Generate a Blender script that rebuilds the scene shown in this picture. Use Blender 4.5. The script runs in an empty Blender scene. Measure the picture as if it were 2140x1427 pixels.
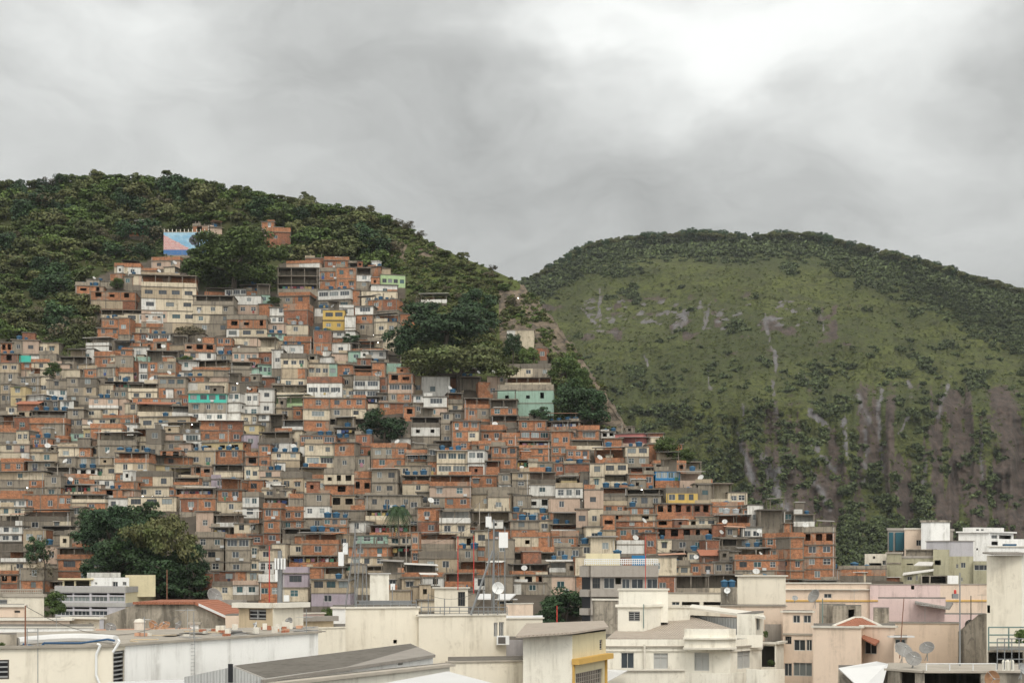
import bpy, math, random
import numpy as np
from mathutils import Vector, Matrix, noise as mnoise
random.seed(7)
rng = np.random.default_rng(7)
R = math.radians
scn = bpy.context.scene
COL = scn.collection

# ---------------------------------------------------------------- camera
F = 2972.0      # focal length in pixels of the 2140 px wide photograph (50 mm lens)
HY = 1190.0     # horizon row
CAMZ = 25.0
cam_data = bpy.data.cameras.new("camera")
cam_data.lens = 50.0
cam_data.sensor_width = 36.0
cam_data.shift_y = (HY - 713.5) / 2140.0
cam_data.clip_start = 0.5
cam_data.clip_end = 12000
cam = bpy.data.objects.new("camera", cam_data)
cam.location = (0, 0, CAMZ)
cam.rotation_euler = (R(90), 0, 0)
COL.objects.link(cam)
scn.camera = cam

# ---------------------------------------------------------------- light and exposure
SUN_EL, SUN_AZ = 50.0, 168.0      # behind the camera, slightly to the right, diffused by the overcast
scn.view_settings.view_transform = 'Standard'
scn.view_settings.look = 'None'
scn.view_settings.exposure = 0.0
scn.view_settings.gamma = 1.0
scn.cycles.use_denoising = True
scn.cycles.max_bounces = 5
scn.cycles.diffuse_bounces = 3
scn.cycles.glossy_bounces = 2
scn.cycles.transmission_bounces = 2
scn.cycles.transparent_max_bounces = 6
scn.cycles.volume_bounces = 0
scn.cycles.use_adaptive_sampling = True
scn.cycles.adaptive_threshold = 0.02
sun_data = bpy.data.lights.new("sun", 'SUN')
sun_data.energy = 1.5
sun_data.angle = R(22)
sun_data.color = (1.0, 0.94, 0.85)
sun = bpy.data.objects.new("sun", sun_data)
az = R(SUN_AZ)
sdir = Vector((math.sin(az) * math.cos(R(SUN_EL)), math.cos(az) * math.cos(R(SUN_EL)), math.sin(R(SUN_EL))))
sun.rotation_euler = sdir.to_track_quat('Z', 'Y').to_euler()
COL.objects.link(sun)


class NT:
    """small helper to write node trees compactly"""
    def __init__(s, tree):
        s.t = tree
    def n(s, typ, **kw):
        nd = s.t.nodes.new(typ)
        for k, v in kw.items():
            setattr(nd, k, v)
        return nd
    def l(s, a, b):
        s.t.links.new(a, b)
    def val(s, inp, v):
        if isinstance(v, bpy.types.NodeSocket):
            s.l(v, inp)
        else:
            inp.default_value = v
    def math(s, op, a, b=0.0, c=None, clamp=False):
        nd = s.n('ShaderNodeMath', operation=op)
        nd.use_clamp = clamp
        s.val(nd.inputs[0], a)
        s.val(nd.inputs[1], b)
        if c is not None:
            s.val(nd.inputs[2], c)
        return nd.outputs[0]
    def vmath(s, op, a, b=(0, 0, 0)):
        nd = s.n('ShaderNodeVectorMath', operation=op)
        s.val(nd.inputs[0], a)
        if op != 'LENGTH':
            s.val(nd.inputs[1], b)
        return nd.outputs['Value'] if op in ('LENGTH', 'DOT_PRODUCT', 'DISTANCE') else nd.outputs[0]
    def mix(s, f, a, b, blend='MIX'):
        nd = s.n('ShaderNodeMix', data_type='RGBA', blend_type=blend)
        s.val(nd.inputs[0], f)
        s.val(nd.inputs[6], a if isinstance(a, bpy.types.NodeSocket) else (*a[:3], 1))
        s.val(nd.inputs[7], b if isinstance(b, bpy.types.NodeSocket) else (*b[:3], 1))
        return nd.outputs[2]
    def noise(s, vec, scale, detail=3.0, rough=0.55, dist=0.0):
        nd = s.n('ShaderNodeTexNoise')
        s.l(vec, nd.inputs['Vector'])
        nd.inputs['Scale'].default_value = scale
        nd.inputs['Detail'].default_value = detail
        nd.inputs['Roughness'].default_value = rough
        nd.inputs['Distortion'].default_value = dist
        return nd.outputs['Fac']
    def ramp(s, f, lo, hi, a=0.0, b=1.0, smooth=True):
        nd = s.n('ShaderNodeMapRange')
        if smooth:
            nd.interpolation_type = 'SMOOTHSTEP'
        s.val(nd.inputs[0], f)
        s.val(nd.inputs[1], lo)
        s.val(nd.inputs[2], hi)
        s.val(nd.inputs[3], a)
        s.val(nd.inputs[4], b)
        return nd.outputs[0]
    def scale(s, vec, v):
        return s.vmath('MULTIPLY', vec, v)


# ---------------------------------------------------------------- overcast sky
world = bpy.data.worlds.new("World")
scn.world = world
world.use_nodes = True
world.node_tree.nodes.clear()
w = NT(world.node_tree)
out = w.n('ShaderNodeOutputWorld')
bg = w.n('ShaderNodeBackground')
SKY_K = 0.1
bg.inputs['Strength'].default_value = SKY_K
sky = w.n('ShaderNodeTexSky', sky_type='NISHITA')
sky.sun_disc = False
sky.sun_elevation = R(SUN_EL)
sky.sun_rotation = R(SUN_AZ)
sky.air_density = 1.0
sky.dust_density = 2.0
tc = w.n('ShaderNodeTexCoord')
d = tc.outputs['Generated']
sep = w.n('ShaderNodeSeparateXYZ')
w.l(d, sep.inputs[0])
# cloud sheet: blotches placed by direction, edges broken up by noise
nz = w.n('ShaderNodeTexNoise')
w.l(w.scale(d, (1.0, 1.0, 1.9)), nz.inputs['Vector'])
nz.inputs['Scale'].default_value = 4.2
nz.inputs['Detail'].default_value = 5
nz.inputs['Roughness'].default_value = 0.5
warp = w.vmath('SCALE', w.vmath('SUBTRACT', nz.outputs['Color'], (0.5, 0.5, 0.5)))
warp.node.inputs['Scale'].default_value = 0.24
dw = w.vmath('ADD', d, warp)
def skydir(x, y):
    return tuple(Vector(((x - 1070) / F, 1.0, (HY - y) / F)).normalized())
lum = None
BLOBS = [  # px x, px y, amount, half-width in x, half-width in y (px)
    (1500, 90, 0.34, 300, 80), (1780, 150, 0.30, 300, 120), (1230, 30, 0.24, 240, 50),
    (180, 60, 0.24, 300, 120), (330, 20, 0.10, 90, 60), (560, 330, 0.05, 200, 60), (330, 120, 0.06, 120, 60), (60, 300, 0.12, 240, 110), (1900, 330, 0.14, 160, 60),
    (950, 210, -0.07, 360, 90), (1400, 330, -0.08, 380, 75), (640, 130, -0.06, 160, 90), (1230, 130, -0.14, 110, 40), (2110, 90, -0.22, 75, 150),
    (1380, 460, -0.06, 500, 60), (1060, 520, 0.02, 300, 60), (2000, 480, 0.07, 200, 80),
]
acc = 0.57
for bx, by, am, wx, wy in BLOBS:
    c = Vector(skydir(bx, by))
    diff = w.vmath('SUBTRACT', dw, tuple(c))
    s2 = w.scale(diff, (F / wx * 0.9, F / wx * 0.5, F / wy * 0.9))
    ln = w.vmath('LENGTH', s2)
    g = w.math('POWER', 2.718, w.math('MULTIPLY', w.math('MULTIPLY', ln, ln), -0.7))
    acc = w.math('MULTIPLY_ADD', g, am, acc)
n2 = w.noise(w.scale(dw, (1.0, 1.0, 2.6)), 7.5, 7, 0.56, 0.8)
acc = w.math('MULTIPLY_ADD', w.math('SUBTRACT', n2, 0.5), 0.26, acc)
n3 = w.noise(w.scale(dw, (1.0, 1.0, 2.0)), 17.0, 7, 0.6, 0.6)
acc = w.math('MULTIPLY_ADD', w.math('SUBTRACT', n3, 0.5), 0.20, acc)
acc = w.math('MINIMUM', acc, w.math('MULTIPLY_ADD', acc, 0.45, 0.60))
# the cloud deck overhead and behind the viewer is brightened to add front light
behind = w.ramp(sep.outputs['Y'], 0.70, -0.3, 0.0, 1.05)
acc = w.math('ADD', acc, behind)
cl = w.n('ShaderNodeCombineColor')
w.l(w.math('MULTIPLY', acc, 10 * 0.975), cl.inputs[0])
w.l(w.math('MULTIPLY', acc, 10 * 0.99), cl.inputs[1])
w.l(w.math('MULTIPLY', acc, 10 * 0.965), cl.inputs[2])
skyc = w.mix(0.96, sky.outputs[0], cl.outputs[0])
w.l(skyc, bg.inputs['Color'])
w.l(bg.outputs[0], out.inputs['Surface'])

# ---------------------------------------------------------------- geometry helpers
def P(x, y, D):
    """photo pixel (2140 px frame) at distance D metres -> world point"""
    return Vector(((x - 1070) / F * D, D, CAMZ + (HY - y) / F * D))

def mpp(D):
    return D / F

def tag(o, label=None, cat=None, group=None, kind=None):
    if label: o['label'] = label
    if cat: o['category'] = cat
    if group: o['group'] = group
    if kind: o['kind'] = kind
    return o

def empty(name, loc=(0, 0, 0), rz=0.0):
    o = bpy.data.objects.new(name, None)
    o.empty_display_size = 0.5
    o.location = loc
    o.rotation_euler = (0, 0, rz)
    COL.objects.link(o)
    return o

class MB:
    """mesh builder: collects quads with material slots"""
    def __init__(s):
        s.v = []; s.f = []; s.m = []; s.mats = []
    def slot(s, mat):
        if mat not in s.mats:
            s.mats.append(mat)
        return s.mats.index(mat)
    def face(s, pts, mat):
        i = len(s.v)
        s.v.extend([tuple(p) for p in pts])
        s.f.append(tuple(range(i, i + len(pts))))
        s.m.append(s.slot(mat))
    def box(s, x0, x1, y0, y1, z0, z1, mat):
        i = len(s.v)
        s.v += [(x0, y0, z0), (x1, y0, z0), (x1, y1, z0), (x0, y1, z0), (x0, y0, z1), (x1, y0, z1), (x1, y1, z1), (x0, y1, z1)]
        k = s.slot(mat)
        for q in ((0, 3, 2, 1), (4, 5, 6, 7), (0, 1, 5, 4), (1, 2, 6, 5), (2, 3, 7, 6), (3, 0, 4, 7)):
            s.f.append(tuple(i + a for a in q)); s.m.append(k)
        return s
    def hexa(s, p, mat):
        """8 corners: bottom 4 then top 4, counter-clockwise from above"""
        i = len(s.v)
        s.v += [tuple(a) for a in p]
        k = s.slot(mat)
        for q in ((0, 3, 2, 1), (4, 5, 6, 7), (0, 1, 5, 4), (1, 2, 6, 5), (2, 3, 7, 6), (3, 0, 4, 7)):
            s.f.append(tuple(i + a for a in q)); s.m.append(k)
        return s
    def prism(s, poly, y0, y1, mat):
        """polygon in x,z (counter-clockwise seen from the front, -y) extruded y0..y1"""
        n = len(poly); i = len(s.v)
        s.v += [(x, y0, z) for x, z in poly] + [(x, y1, z) for x, z in poly]
        k = s.slot(mat)
        s.f.append(tuple(range(i, i + n))); s.m.append(k)
        s.f.append(tuple(range(i + 2 * n - 1, i + n - 1, -1))); s.m.append(k)
        for a in range(n):
            b = (a + 1) % n
            s.f.append((i + a, i + n + a, i + n + b, i + b)); s.m.append(k)
        return s
    def vprism(s, poly, z0, z1, mat):
        """footprint polygon in x,y (counter-clockwise from above) extruded z0..z1"""
        n = len(poly); i = len(s.v)
        s.v += [(x, y, z0) for x, y in poly] + [(x, y, z1) for x, y in poly]
        k = s.slot(mat)
        s.f.append(tuple(range(i + n - 1, i - 1, -1))); s.m.append(k)
        s.f.append(tuple(range(i + n, i + 2 * n))); s.m.append(k)
        for a in range(n):
            b = (a + 1) % n
            s.f.append((i + a, i + b, i + n + b, i + n + a)); s.m.append(k)
        return s
    def tube(s, a, b, r0, r1, mat, n=6, cap=True):
        a = Vector(a); b = Vector(b)
        d = (b - a)
        if d.length < 1e-6: return s
        q = d.to_track_quat('Z', 'Y')
        i = len(s.v); k = s.slot(mat)
        for c, r in ((a, r0), (b, r1)):
            for j in range(n):
                t = 2 * math.pi * j / n
                s.v.append(tuple(c + q @ Vector((r * math.cos(t), r * math.sin(t), 0))))
        for j in range(n):
            s.f.append((i + j, i + (j + 1) % n, i + n + (j + 1) % n, i + n + j)); s.m.append(k)
        if cap:
            s.f.append(tuple(i + j for j in reversed(range(n)))); s.m.append(k)
            s.f.append(tuple(i + n + j for j in range(n))); s.m.append(k)
        return s
    def lathe(s, prof, mat, n=16, org=(0, 0, 0), M=None):
        i = len(s.v); k = s.slot(mat)
        for r, z in prof:
            for j in range(n):
                t = 2 * math.pi * j / n
                p = Vector((r * math.cos(t), r * math.sin(t), z))
                if M is not None: p = M @ p
                s.v.append((p.x + org[0], p.y + org[1], p.z + org[2]))
        for a in range(len(prof) - 1):
            for j in range(n):
                s.f.append((i + a * n + j, i + a * n + (j + 1) % n, i + (a + 1) * n + (j + 1) % n, i + (a + 1) * n + j)); s.m.append(k)
        return s
    def wall(s, p0, p1, z0, z1, holes, mat, depth=0.16, inner=None):
        """vertical wall from p0 to p1 (xy), outward normal to the right-hand side when walking p0->p1,
        holes: (u0,u1,v0,v1) in metres along / above z0; real openings with reveals"""
        ax, ay = p0; bx, by = p1
        L = math.hypot(bx - ax, by - ay)
        ux, uy = (bx - ax) / L, (by - ay) / L
        nx, ny = uy, -ux
        us = sorted({0.0, L} | {h[0] for h in holes} | {h[1] for h in holes})
        vs = sorted({0.0, z1 - z0} | {h[2] for h in holes} | {h[3] for h in holes})
        def pt(u, v, dd=0.0):
            return (ax + ux * u - nx * dd, ay + uy * u - ny * dd, z0 + v)
        for a, b in zip(us, us[1:]):
            for c, e in zip(vs, vs[1:]):
                mu, mv = (a + b) / 2, (c + e) / 2
                if any(h[0] < mu < h[1] and h[2] < mv < h[3] for h in holes):
                    continue
                s.face([pt(a, c), pt(b, c), pt(b, e), pt(a, e)], mat)
        for h in holes:
            a, b, c, e = h
            s.face([pt(a, c), pt(a, c, depth), pt(b, c, depth), pt(b, c)], inner or mat)
            s.face([pt(a, e, depth), pt(a, e), pt(b, e), pt(b, e, depth)], inner or mat)
            s.face([pt(a, c), pt(a, e), pt(a, e, depth), pt(a, c, depth)], inner or mat)
            s.face([pt(b, e), pt(b, c), pt(b, c, depth), pt(b, e, depth)], inner or mat)
        return s
    def mesh(s, name):
        me = bpy.data.meshes.new(name)
        me.from_pydata(s.v, [], s.f)
        for m_ in s.mats:
            me.materials.append(m_)
        me.polygons.foreach_set('material_index', s.m)
        me.update()
        return me
    def build(s, name, parent=None, loc=(0, 0, 0), rz=0.0):
        o = bpy.data.objects.new(name, s.mesh(name))
        o.location = loc
        o.rotation_euler = (0, 0, rz)
        if parent is not None: o.parent = parent
        COL.objects.link(o)
        return o

def link(name, me, parent=None, loc=(0, 0, 0), rot=(0, 0, 0), sc=None):
    o = bpy.data.objects.new(name, me)
    o.location = loc
    o.rotation_euler = rot
    if sc is not None: o.scale = sc
    if parent is not None: o.parent = parent
    COL.objects.link(o)
    return o

# ---------------------------------------------------------------- materials
MATS = {}
def new_mat(name):
    m = bpy.data.materials.new(name)
    m.use_nodes = True
    m.node_tree.nodes.clear()
    t = NT(m.node_tree)
    o = t.n('ShaderNodeOutputMaterial')
    b = t.n('ShaderNodeBsdfPrincipled')
    t.l(b.outputs[0], o.inputs['Surface'])
    MATS[name] = m
    return m, t, b

def plain(name, col, rough=0.7, var=0.12, nscale=1.5, metal=0.0, spec=0.3, hue=0.0):
    m, t, b = new_mat(name)
    oi = t.n('ShaderNodeObjectInfo')
    tcn = t.n('ShaderNodeTexCoord')
    off = t.vmath('ADD', tcn.outputs['Object'], t.vmath('SCALE', oi.outputs['Location']))
    off.node.inputs[1].links[0].from_node.inputs['Scale'].default_value = 0.37
    n1 = t.noise(off, nscale, 5, 0.65)
    k = t.math('MULTIPLY_ADD', t.math('SUBTRACT', n1, 0.5), var * 4, 1.0)
    rk = t.math('MULTIPLY_ADD', t.math('SUBTRACT', oi.outputs['Random'], 0.5), var * 1.6, k)
    c = t.vmath('SCALE', tuple(col))
    t.l(rk, c.node.inputs['Scale'])
    t.l(c, b.inputs['Base Color'])
    b.inputs['Roughness'].default_value = rough
    b.inputs['Metallic'].default_value = metal
    b.inputs['Specular IOR Level'].default_value = spec
    return m

def masonry(name, col, stain=0.5, dirt=(0.09, 0.08, 0.065), var=0.12, brick=None, streak=1.0, patch=None, lo=0.0):
    """render / brick wall with blotches, run-down streaks and per-house tint"""
    m, t, b = new_mat(name)
    oi = t.n('ShaderNodeObjectInfo')
    tcn = t.n('ShaderNodeTexCoord')
    rnd = oi.outputs['Random']
    sh = t.n('ShaderNodeCombineXYZ')
    t.l(t.math('MULTIPLY', rnd, 211.0), sh.inputs[0])
    t.l(t.math('MULTIPLY', rnd, 97.0), sh.inputs[1])
    t.l(t.math('MULTIPLY', rnd, 53.0), sh.inputs[2])
    p = t.vmath('ADD', tcn.outputs['Object'], sh.outputs[0])
    base = None
    if brick:
        sx = t.n('ShaderNodeSeparateXYZ'); t.l(tcn.outputs['Object'], sx.inputs[0])
        cx = t.n('ShaderNodeCombineXYZ')
        t.l(t.math('ADD', sx.outputs[0], sx.outputs[1]), cx.inputs[0])
        t.l(sx.outputs[2], cx.inputs[1])
        bt = t.n('ShaderNodeTexBrick')
        t.l(cx.outputs[0], bt.inputs['Vector'])
        bt.inputs['Scale'].default_value = 1.0
        bt.inputs['Brick Width'].default_value = 0.30
        bt.inputs['Row Height'].default_value = 0.21
        bt.inputs['Mortar Size'].default_value = 0.018
        bt.inputs['Mortar Smooth'].default_value = 0.3
        c2 = tuple(x * 0.62 for x in col)
        c1 = tuple(x * 1.16 for x in col)
        bt.inputs['Color1'].default_value = (*c1, 1)
        bt.inputs['Color2'].default_value = (*c2, 1)
        bt.inputs['Mortar'].default_value = (*brick, 1)
        base = bt.outputs['Color']
    else:
        base = col
    n1 = t.noise(p, 0.55, 6, 0.68)
    n2 = t.noise(p, 2.6, 4, 0.7)
    k = t.math('MULTIPLY_ADD', t.math('SUBTRACT', n1, 0.5), var * 4.5, 1.0)
    k = t.math('MULTIPLY_ADD', t.math('SUBTRACT', n2, 0.5), var * 2.0, k)
    k = t.math('MULTIPLY_ADD', t.math('SUBTRACT', rnd, 0.5), var * 2.2, k)
    sc = t.n('ShaderNodeVectorMath', operation='SCALE')
    if isinstance(base, tuple): sc.inputs[0].default_value = base
    else: t.l(base, sc.inputs[0])
    t.l(k, sc.inputs['Scale'])
    c = sc.outputs[0]
    if patch:
        n4 = t.noise(p, 0.33, 4, 0.6, 0.5)
        c = t.mix(t.math('MULTIPLY', t.ramp(n4, 0.56, 0.62), 0.75), c, patch)
    # run-down streaks and mould
    st = t.noise(t.scale(p, (1.0, 1.0, 0.09)), 2.3 * streak, 5, 0.7)
    mo = t.noise(p, 0.8, 6, 0.75, 0.6)
    s1 = t.math('MULTIPLY', t.ramp(st, 0.44 - lo, 0.68 - lo), t.ramp(mo, 0.30 - lo, 0.58 - lo))
    s2 = t.ramp(mo, 0.52 - lo, 0.72 - lo, 0, 0.8)
    sm = t.math('MULTIPLY', t.math('MAXIMUM', s1, s2), stain, clamp=True)
    c = t.mix(sm, c, dirt)
    t.l(c, b.inputs['Base Color'])
    b.inputs['Roughness'].default_value = 0.9
    b.inputs['Specular IOR Level'].default_value = 0.15
    return m

BRK = (0.22, 0.172, 0.132)
masonry('o', (0.435, 0.175, 0.080), 0.7, (0.13, 0.085, 0.06), 0.13, BRK, patch=(0.30, 0.24, 0.185))
masonry('r', (0.300, 0.115, 0.060), 0.60, (0.09, 0.06, 0.045), 0.14, (0.20, 0.15, 0.12), patch=(0.16, 0.11, 0.09))
masonry('g', (0.275, 0.236, 0.183), 0.9, (0.095, 0.085, 0.07), 0.11)
masonry('d', (0.165, 0.143, 0.115), 0.70, (0.05, 0.047, 0.04), 0.12)
masonry('c', (0.56, 0.480, 0.355), 0.8, (0.17, 0.14, 0.10), 0.10)
masonry('b', (0.39, 0.315, 0.220), 0.65, (0.12, 0.10, 0.075), 0.11)
masonry('w', (0.62, 0.60, 0.55), 0.75, (0.22, 0.20, 0.17), 0.08)
masonry('k', (0.46, 0.345, 0.265), 0.55, (0.17, 0.12, 0.095), 0.10)
masonry('m', (0.28, 0.40, 0.32), 0.5, (0.15, 0.17, 0.14), 0.08)
masonry('y', (0.533, 0.370, 0.115), 0.35, (0.25, 0.18, 0.08), 0.06)
masonry('e', (0.44, 0.355, 0.20), 0.5, (0.17, 0.13, 0.08), 0.08)
masonry('t', (0.074, 0.444, 0.348), 0.25, (0.08, 0.2, 0.17), 0.05)
masonry('l', (0.33, 0.28, 0.31), 0.5, (0.15, 0.13, 0.14), 0.09)
masonry('n', (0.370, 0.488, 0.266), 0.4, (0.18, 0.2, 0.12), 0.07)
masonry('p', (0.459, 0.178, 0.163), 0.35, (0.2, 0.1, 0.08), 0.07)
masonry('u', (0.037, 0.192, 0.385), 0.3, (0.04, 0.08, 0.12), 0.07)
masonry('conc', (0.200, 0.170, 0.135), 0.75, (0.07, 0.062, 0.05), 0.13)
masonry('roofing', (0.15, 0.135, 0.115), 0.7, (0.06, 0.055, 0.045), 0.15)
plain('tank_blue', (0.026, 0.085, 0.155), 0.45, 0.12, 1.0)
plain('tank_lid', (0.05, 0.13, 0.205), 0.5, 0.12, 1.0)
plain('tank_grey', (0.35, 0.36, 0.36), 0.6)
plain('frame_white', (0.50, 0.49, 0.46), 0.5, 0.06)
plain('frame_dark', (0.10, 0.09, 0.08), 0.5, 0.1)
plain('frame_wood', (0.20, 0.09, 0.05), 0.6, 0.1)
plain('sheet_light', (0.60, 0.57, 0.52), 0.6, 0.08, 0.8)
plain('sheet_grey', (0.26, 0.24, 0.215), 0.7, 0.14, 0.8)
plain('clay', (0.34, 0.135, 0.078), 0.8, 0.14, 1.4)
plain('clay_faded', (0.46, 0.26, 0.17), 0.8, 0.14, 1.4)
plain('metal_grey', (0.34, 0.34, 0.33), 0.45, 0.08, 2.0, metal=0.3)
plain('metal_rust', (0.22, 0.10, 0.06), 0.7, 0.15, 2.0)
plain('antenna_w', (0.5, 0.5, 0.48), 0.5, 0.05)
plain('cloth_red', (0.25, 0.05, 0.05), 0.9); plain('cloth_white', (0.45, 0.45, 0.45), 0.9)
plain('cloth_blue', (0.05, 0.08, 0.2), 0.9); plain('cloth_pink', (0.33, 0.16, 0.2), 0.9); plain('cloth_yellow', (0.4, 0.3, 0.12), 0.9)
plain('cloth_dark', (0.05, 0.05, 0.07), 0.9); plain('cloth_green', (0.07, 0.18, 0.11), 0.9)
def glass(name, col, rough):
    m, t, b = new_mat(name)
    oi = t.n('ShaderNodeObjectInfo')
    k = t.math('MULTIPLY_ADD', oi.outputs['Random'], 1.1, 0.45)
    c = t.vmath('SCALE', tuple(col)); t.l(k, c.node.inputs['Scale'])
    t.l(c, b.inputs['Base Color'])
    b.inputs['Roughness'].default_value = rough
    b.inputs['Specular IOR Level'].default_value = 0.5
    return m
glass('glass_dark', (0.035, 0.042, 0.048), 0.12)
glass('glass_pale', (0.17, 0.19, 0.185), 0.25)
glass('glass_green', (0.03, 0.07, 0.075), 0.12)
M = MATS
# ================================================================ terrain
def interp(pts):
    xs = np.array([p[0] for p in pts], float); ys = np.array([p[1] for p in pts], float)
    return lambda x: np.interp(x, xs, ys)

hill_crest = interp([(-500, 420), (-200, 392), (0, 384), (60, 386), (140, 374), (230, 368), (320, 374), (420, 384), (520, 402), (640, 418),
                     (700, 436), (760, 442), (850, 470), (900, 503), (960, 530), (1030, 558), (1090, 586), (1120, 618), (1160, 668),
                     (1200, 718), (1240, 776), (1280, 836), (1320, 893), (1350, 920), (1400, 972), (1500, 1056), (1600, 1104), (1750, 1196), (2000, 1212), (2600, 1218)])
mount_crest = interp([(300, 900), (700, 760), (900, 680), (1100, 586), (1140, 572), (1180, 545), (1220, 520), (1300, 502), (1380, 496), (1450, 492), (1550, 498), (1620, 494),
                      (1690, 494), (1760, 510), (1850, 532), (1950, 558), (2050, 590), (2140, 614), (2300, 660), (2700, 800)])
def hillD(y):
    return 225.0 + 0.225 * (1230.0 - y)
_mk = interp([(430, 1120), (480, 1050), (560, 900), (850, 700), (1170, 610), (1240, 590)])
def mountD(y):
    return _mk(y)

def grid_mesh(name, X, Y, Z, mat, attrs=None, smooth=True):
    nr, nc = X.shape
    co = np.stack([X, Y, Z], -1).reshape(-1, 3)
    idx = np.arange(nr * nc).reshape(nr, nc)
    q = np.stack([idx[:-1, :-1], idx[:-1, 1:], idx[1:, 1:], idx[1:, :-1]], -1).reshape(-1, 4)
    me = bpy.data.meshes.new(name)
    me.vertices.add(len(co)); me.vertices.foreach_set('co', co.ravel().astype(np.float32))
    me.loops.add(q.size); me.loops.foreach_set('vertex_index', q.ravel().astype(np.int32))
    me.polygons.add(len(q)); me.polygons.foreach_set('loop_start', (np.arange(len(q)) * 4).astype(np.int32))
    me.polygons.foreach_set('loop_total', np.full(len(q), 4, np.int32))
    me.update(calc_edges=True)
    if smooth: me.polygons.foreach_set('use_smooth', np.ones(len(q), bool))
    for k, v in (attrs or {}).items():
        a = me.attributes.new(k, 'FLOAT', 'POINT'); a.data.foreach_set('value', v.ravel().astype(np.float32))
    me.materials.append(mat)
    o = bpy.data.objects.new(name, me)
    COL.objects.link(o)
    return o

def vnoise(x, y, seed=0, octv=5, base=1.0, gain=0.5):
    """value noise, vectorised"""
    r = np.random.default_rng(seed); T = r.random((256, 256))
    tot = np.zeros_like(x, float); amp = 1.0; s = 0
    for k in range(octv):
        fx = x * base * 2 ** k + 13.7 * k; fy = y * base * 2 ** k + 7.1 * k
        ix = np.floor(fx).astype(int); iy = np.floor(fy).astype(int)
        u = fx - ix; v = fy - iy
        u = u * u * (3 - 2 * u); v = v * v * (3 - 2 * v)
        a = T[ix % 256, iy % 256]; b_ = T[(ix + 1) % 256, iy % 256]; c = T[ix % 256, (iy + 1) % 256]; d_ = T[(ix + 1) % 256, (iy + 1) % 256]
        tot += amp * ((a * (1 - u) + b_ * u) * (1 - v) + (c * (1 - u) + d_ * u) * v)
        s += amp; amp *= gain
    return tot / s

def ground_mat(name):
    m, t, b = new_mat(name)
    tcn = t.n('ShaderNodeTexCoord'); p = tcn.outputs['Object']
    n1 = t.noise(p, 0.08, 6, 0.6); n2 = t.noise(p, 0.5, 5, 0.7)
    c = t.mix(t.ramp(n1, 0.35, 0.65), (0.030, 0.042, 0.014), (0.055, 0.058, 0.024))
    c = t.mix(t.ramp(n2, 0.45, 0.75, 0, 0.6), c, (0.075, 0.062, 0.04))
    ag = t.n('ShaderNodeAttribute', attribute_name='grassy')
    c = t.mix(ag.outputs['Fac'], c, t.mix(t.ramp(n2, 0.4, 0.65), (0.080, 0.098, 0.030), (0.058, 0.062, 0.026)))
    at = t.n('ShaderNodeAttribute', attribute_name='town')
    c = t.mix(at.outputs['Fac'], c, t.mix(n2, (0.05, 0.042, 0.032), (0.12, 0.10, 0.08)))
    at = t.n('ShaderNodeAttribute', attribute_name='rock')
    rk = t.noise(t.scale(p, (1, 1, 0.35)), 0.5, 6, 0.7)
    rc = t.mix(t.ramp(rk, 0.3, 0.7), (0.20, 0.155, 0.11), (0.055, 0.048, 0.040))
    c = t.mix(t.ramp(at.outputs['Fac'], 0.35, 0.6), c, rc)
    t.l(c, b.inputs['Base Color']); b.inputs['Roughness'].default_value = 0.95
    b.inputs['Specular IOR Level'].default_value = 0.1
    return m

def in_poly(x, y, poly):
    x = np.asarray(x, float); y = np.asarray(y, float)
    ins = np.zeros(x.shape, bool); n = len(poly)
    for i in range(n):
        x1, y1 = poly[i]; x2, y2 = poly[(i + 1) % n]
        c = ((y1 > y) != (y2 > y)) & (x < (x2 - x1) * (y - y1) / (y2 - y1 + 1e-9) + x1)
        ins ^= c
    return ins

TOWN = [(-300, 700), (0, 703), (80, 705), (118, 735), (190, 750), (205, 650), (160, 612), (160, 590), (232, 560), (320, 535), (390, 545), (420, 600), (580, 605), (582, 545), (600, 540),
        (720, 537), (850, 575), (850, 640), (805, 690), (860, 790), (1050, 790), (1050, 762), (1150, 765), (1155, 880), (1250, 885), (1355, 905), (1385, 925), (1440, 965), (1485, 1005), (1570, 1055),
        (1640, 1075), (1740, 1095), (1745, 1200), (1745, 1300), (-300, 1300)]

def seg_dist_(px, py, pts):
    best = np.full(px.shape, 1e9)
    for (x1, y1, w1), (x2, y2, w2) in zip(pts, pts[1:]):
        dx, dy = x2 - x1, y2 - y1
        t = np.clip(((px - x1) * dx + (py - y1) * dy) / (dx * dx + dy * dy), 0, 1)
        best = np.minimum(best, np.hypot(px - x1 - t * dx, py - y1 - t * dy) / (w1 + (w2 - w1) * t))
    return best
# hill under the houses and the forest
xs = np.arange(-560, 2620, 5.0)
nr = 150
cr = hill_crest(xs)
rows = []
Xs, Ys, Zs, PX, PY = [], [], [], [], []
for j in range(nr + 1):
    s = j / nr
    y = 1230 + (cr - 1230) * s
    D = hillD(y)
    bump = (vnoise(xs / 60, y / 60, 3, 4) - 0.5) * 5.0 * min(1, s * 4) * (1 - (s > 0.97) * 0.5)
    Dn = D + bump
    crag = (vnoise(xs / 11, y / 14, 8, 4) - 0.5) * np.interp(xs, [1060, 1110, 1360, 1420], [0, 1, 1, 0]) * np.interp(y - cr, [0, 90, 150], [1, 1, 0])
    Dn = Dn + crag * 9
    Xs.append((xs - 1070) / F * Dn); Ys.append(Dn); Zs.append(CAMZ + (HY - y) / F * Dn - 0.8 + crag * 3.2); PX.append(xs); PY.append(y)
for dd, dz in ((6, 1.0), (18, 5), (45, 20), (90, 50), (160, 110), (260, 200)):
    Dn = hillD(cr) + dd
    Xs.append((xs - 1070) / F * hillD(cr) * (1 + 0.3 * dd / 300)); Ys.append(Dn); Zs.append(np.maximum(-1, CAMZ + (HY - cr) / F * hillD(cr) - 0.8 - dz)); PX.append(xs); PY.append(cr)
front = []
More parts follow.
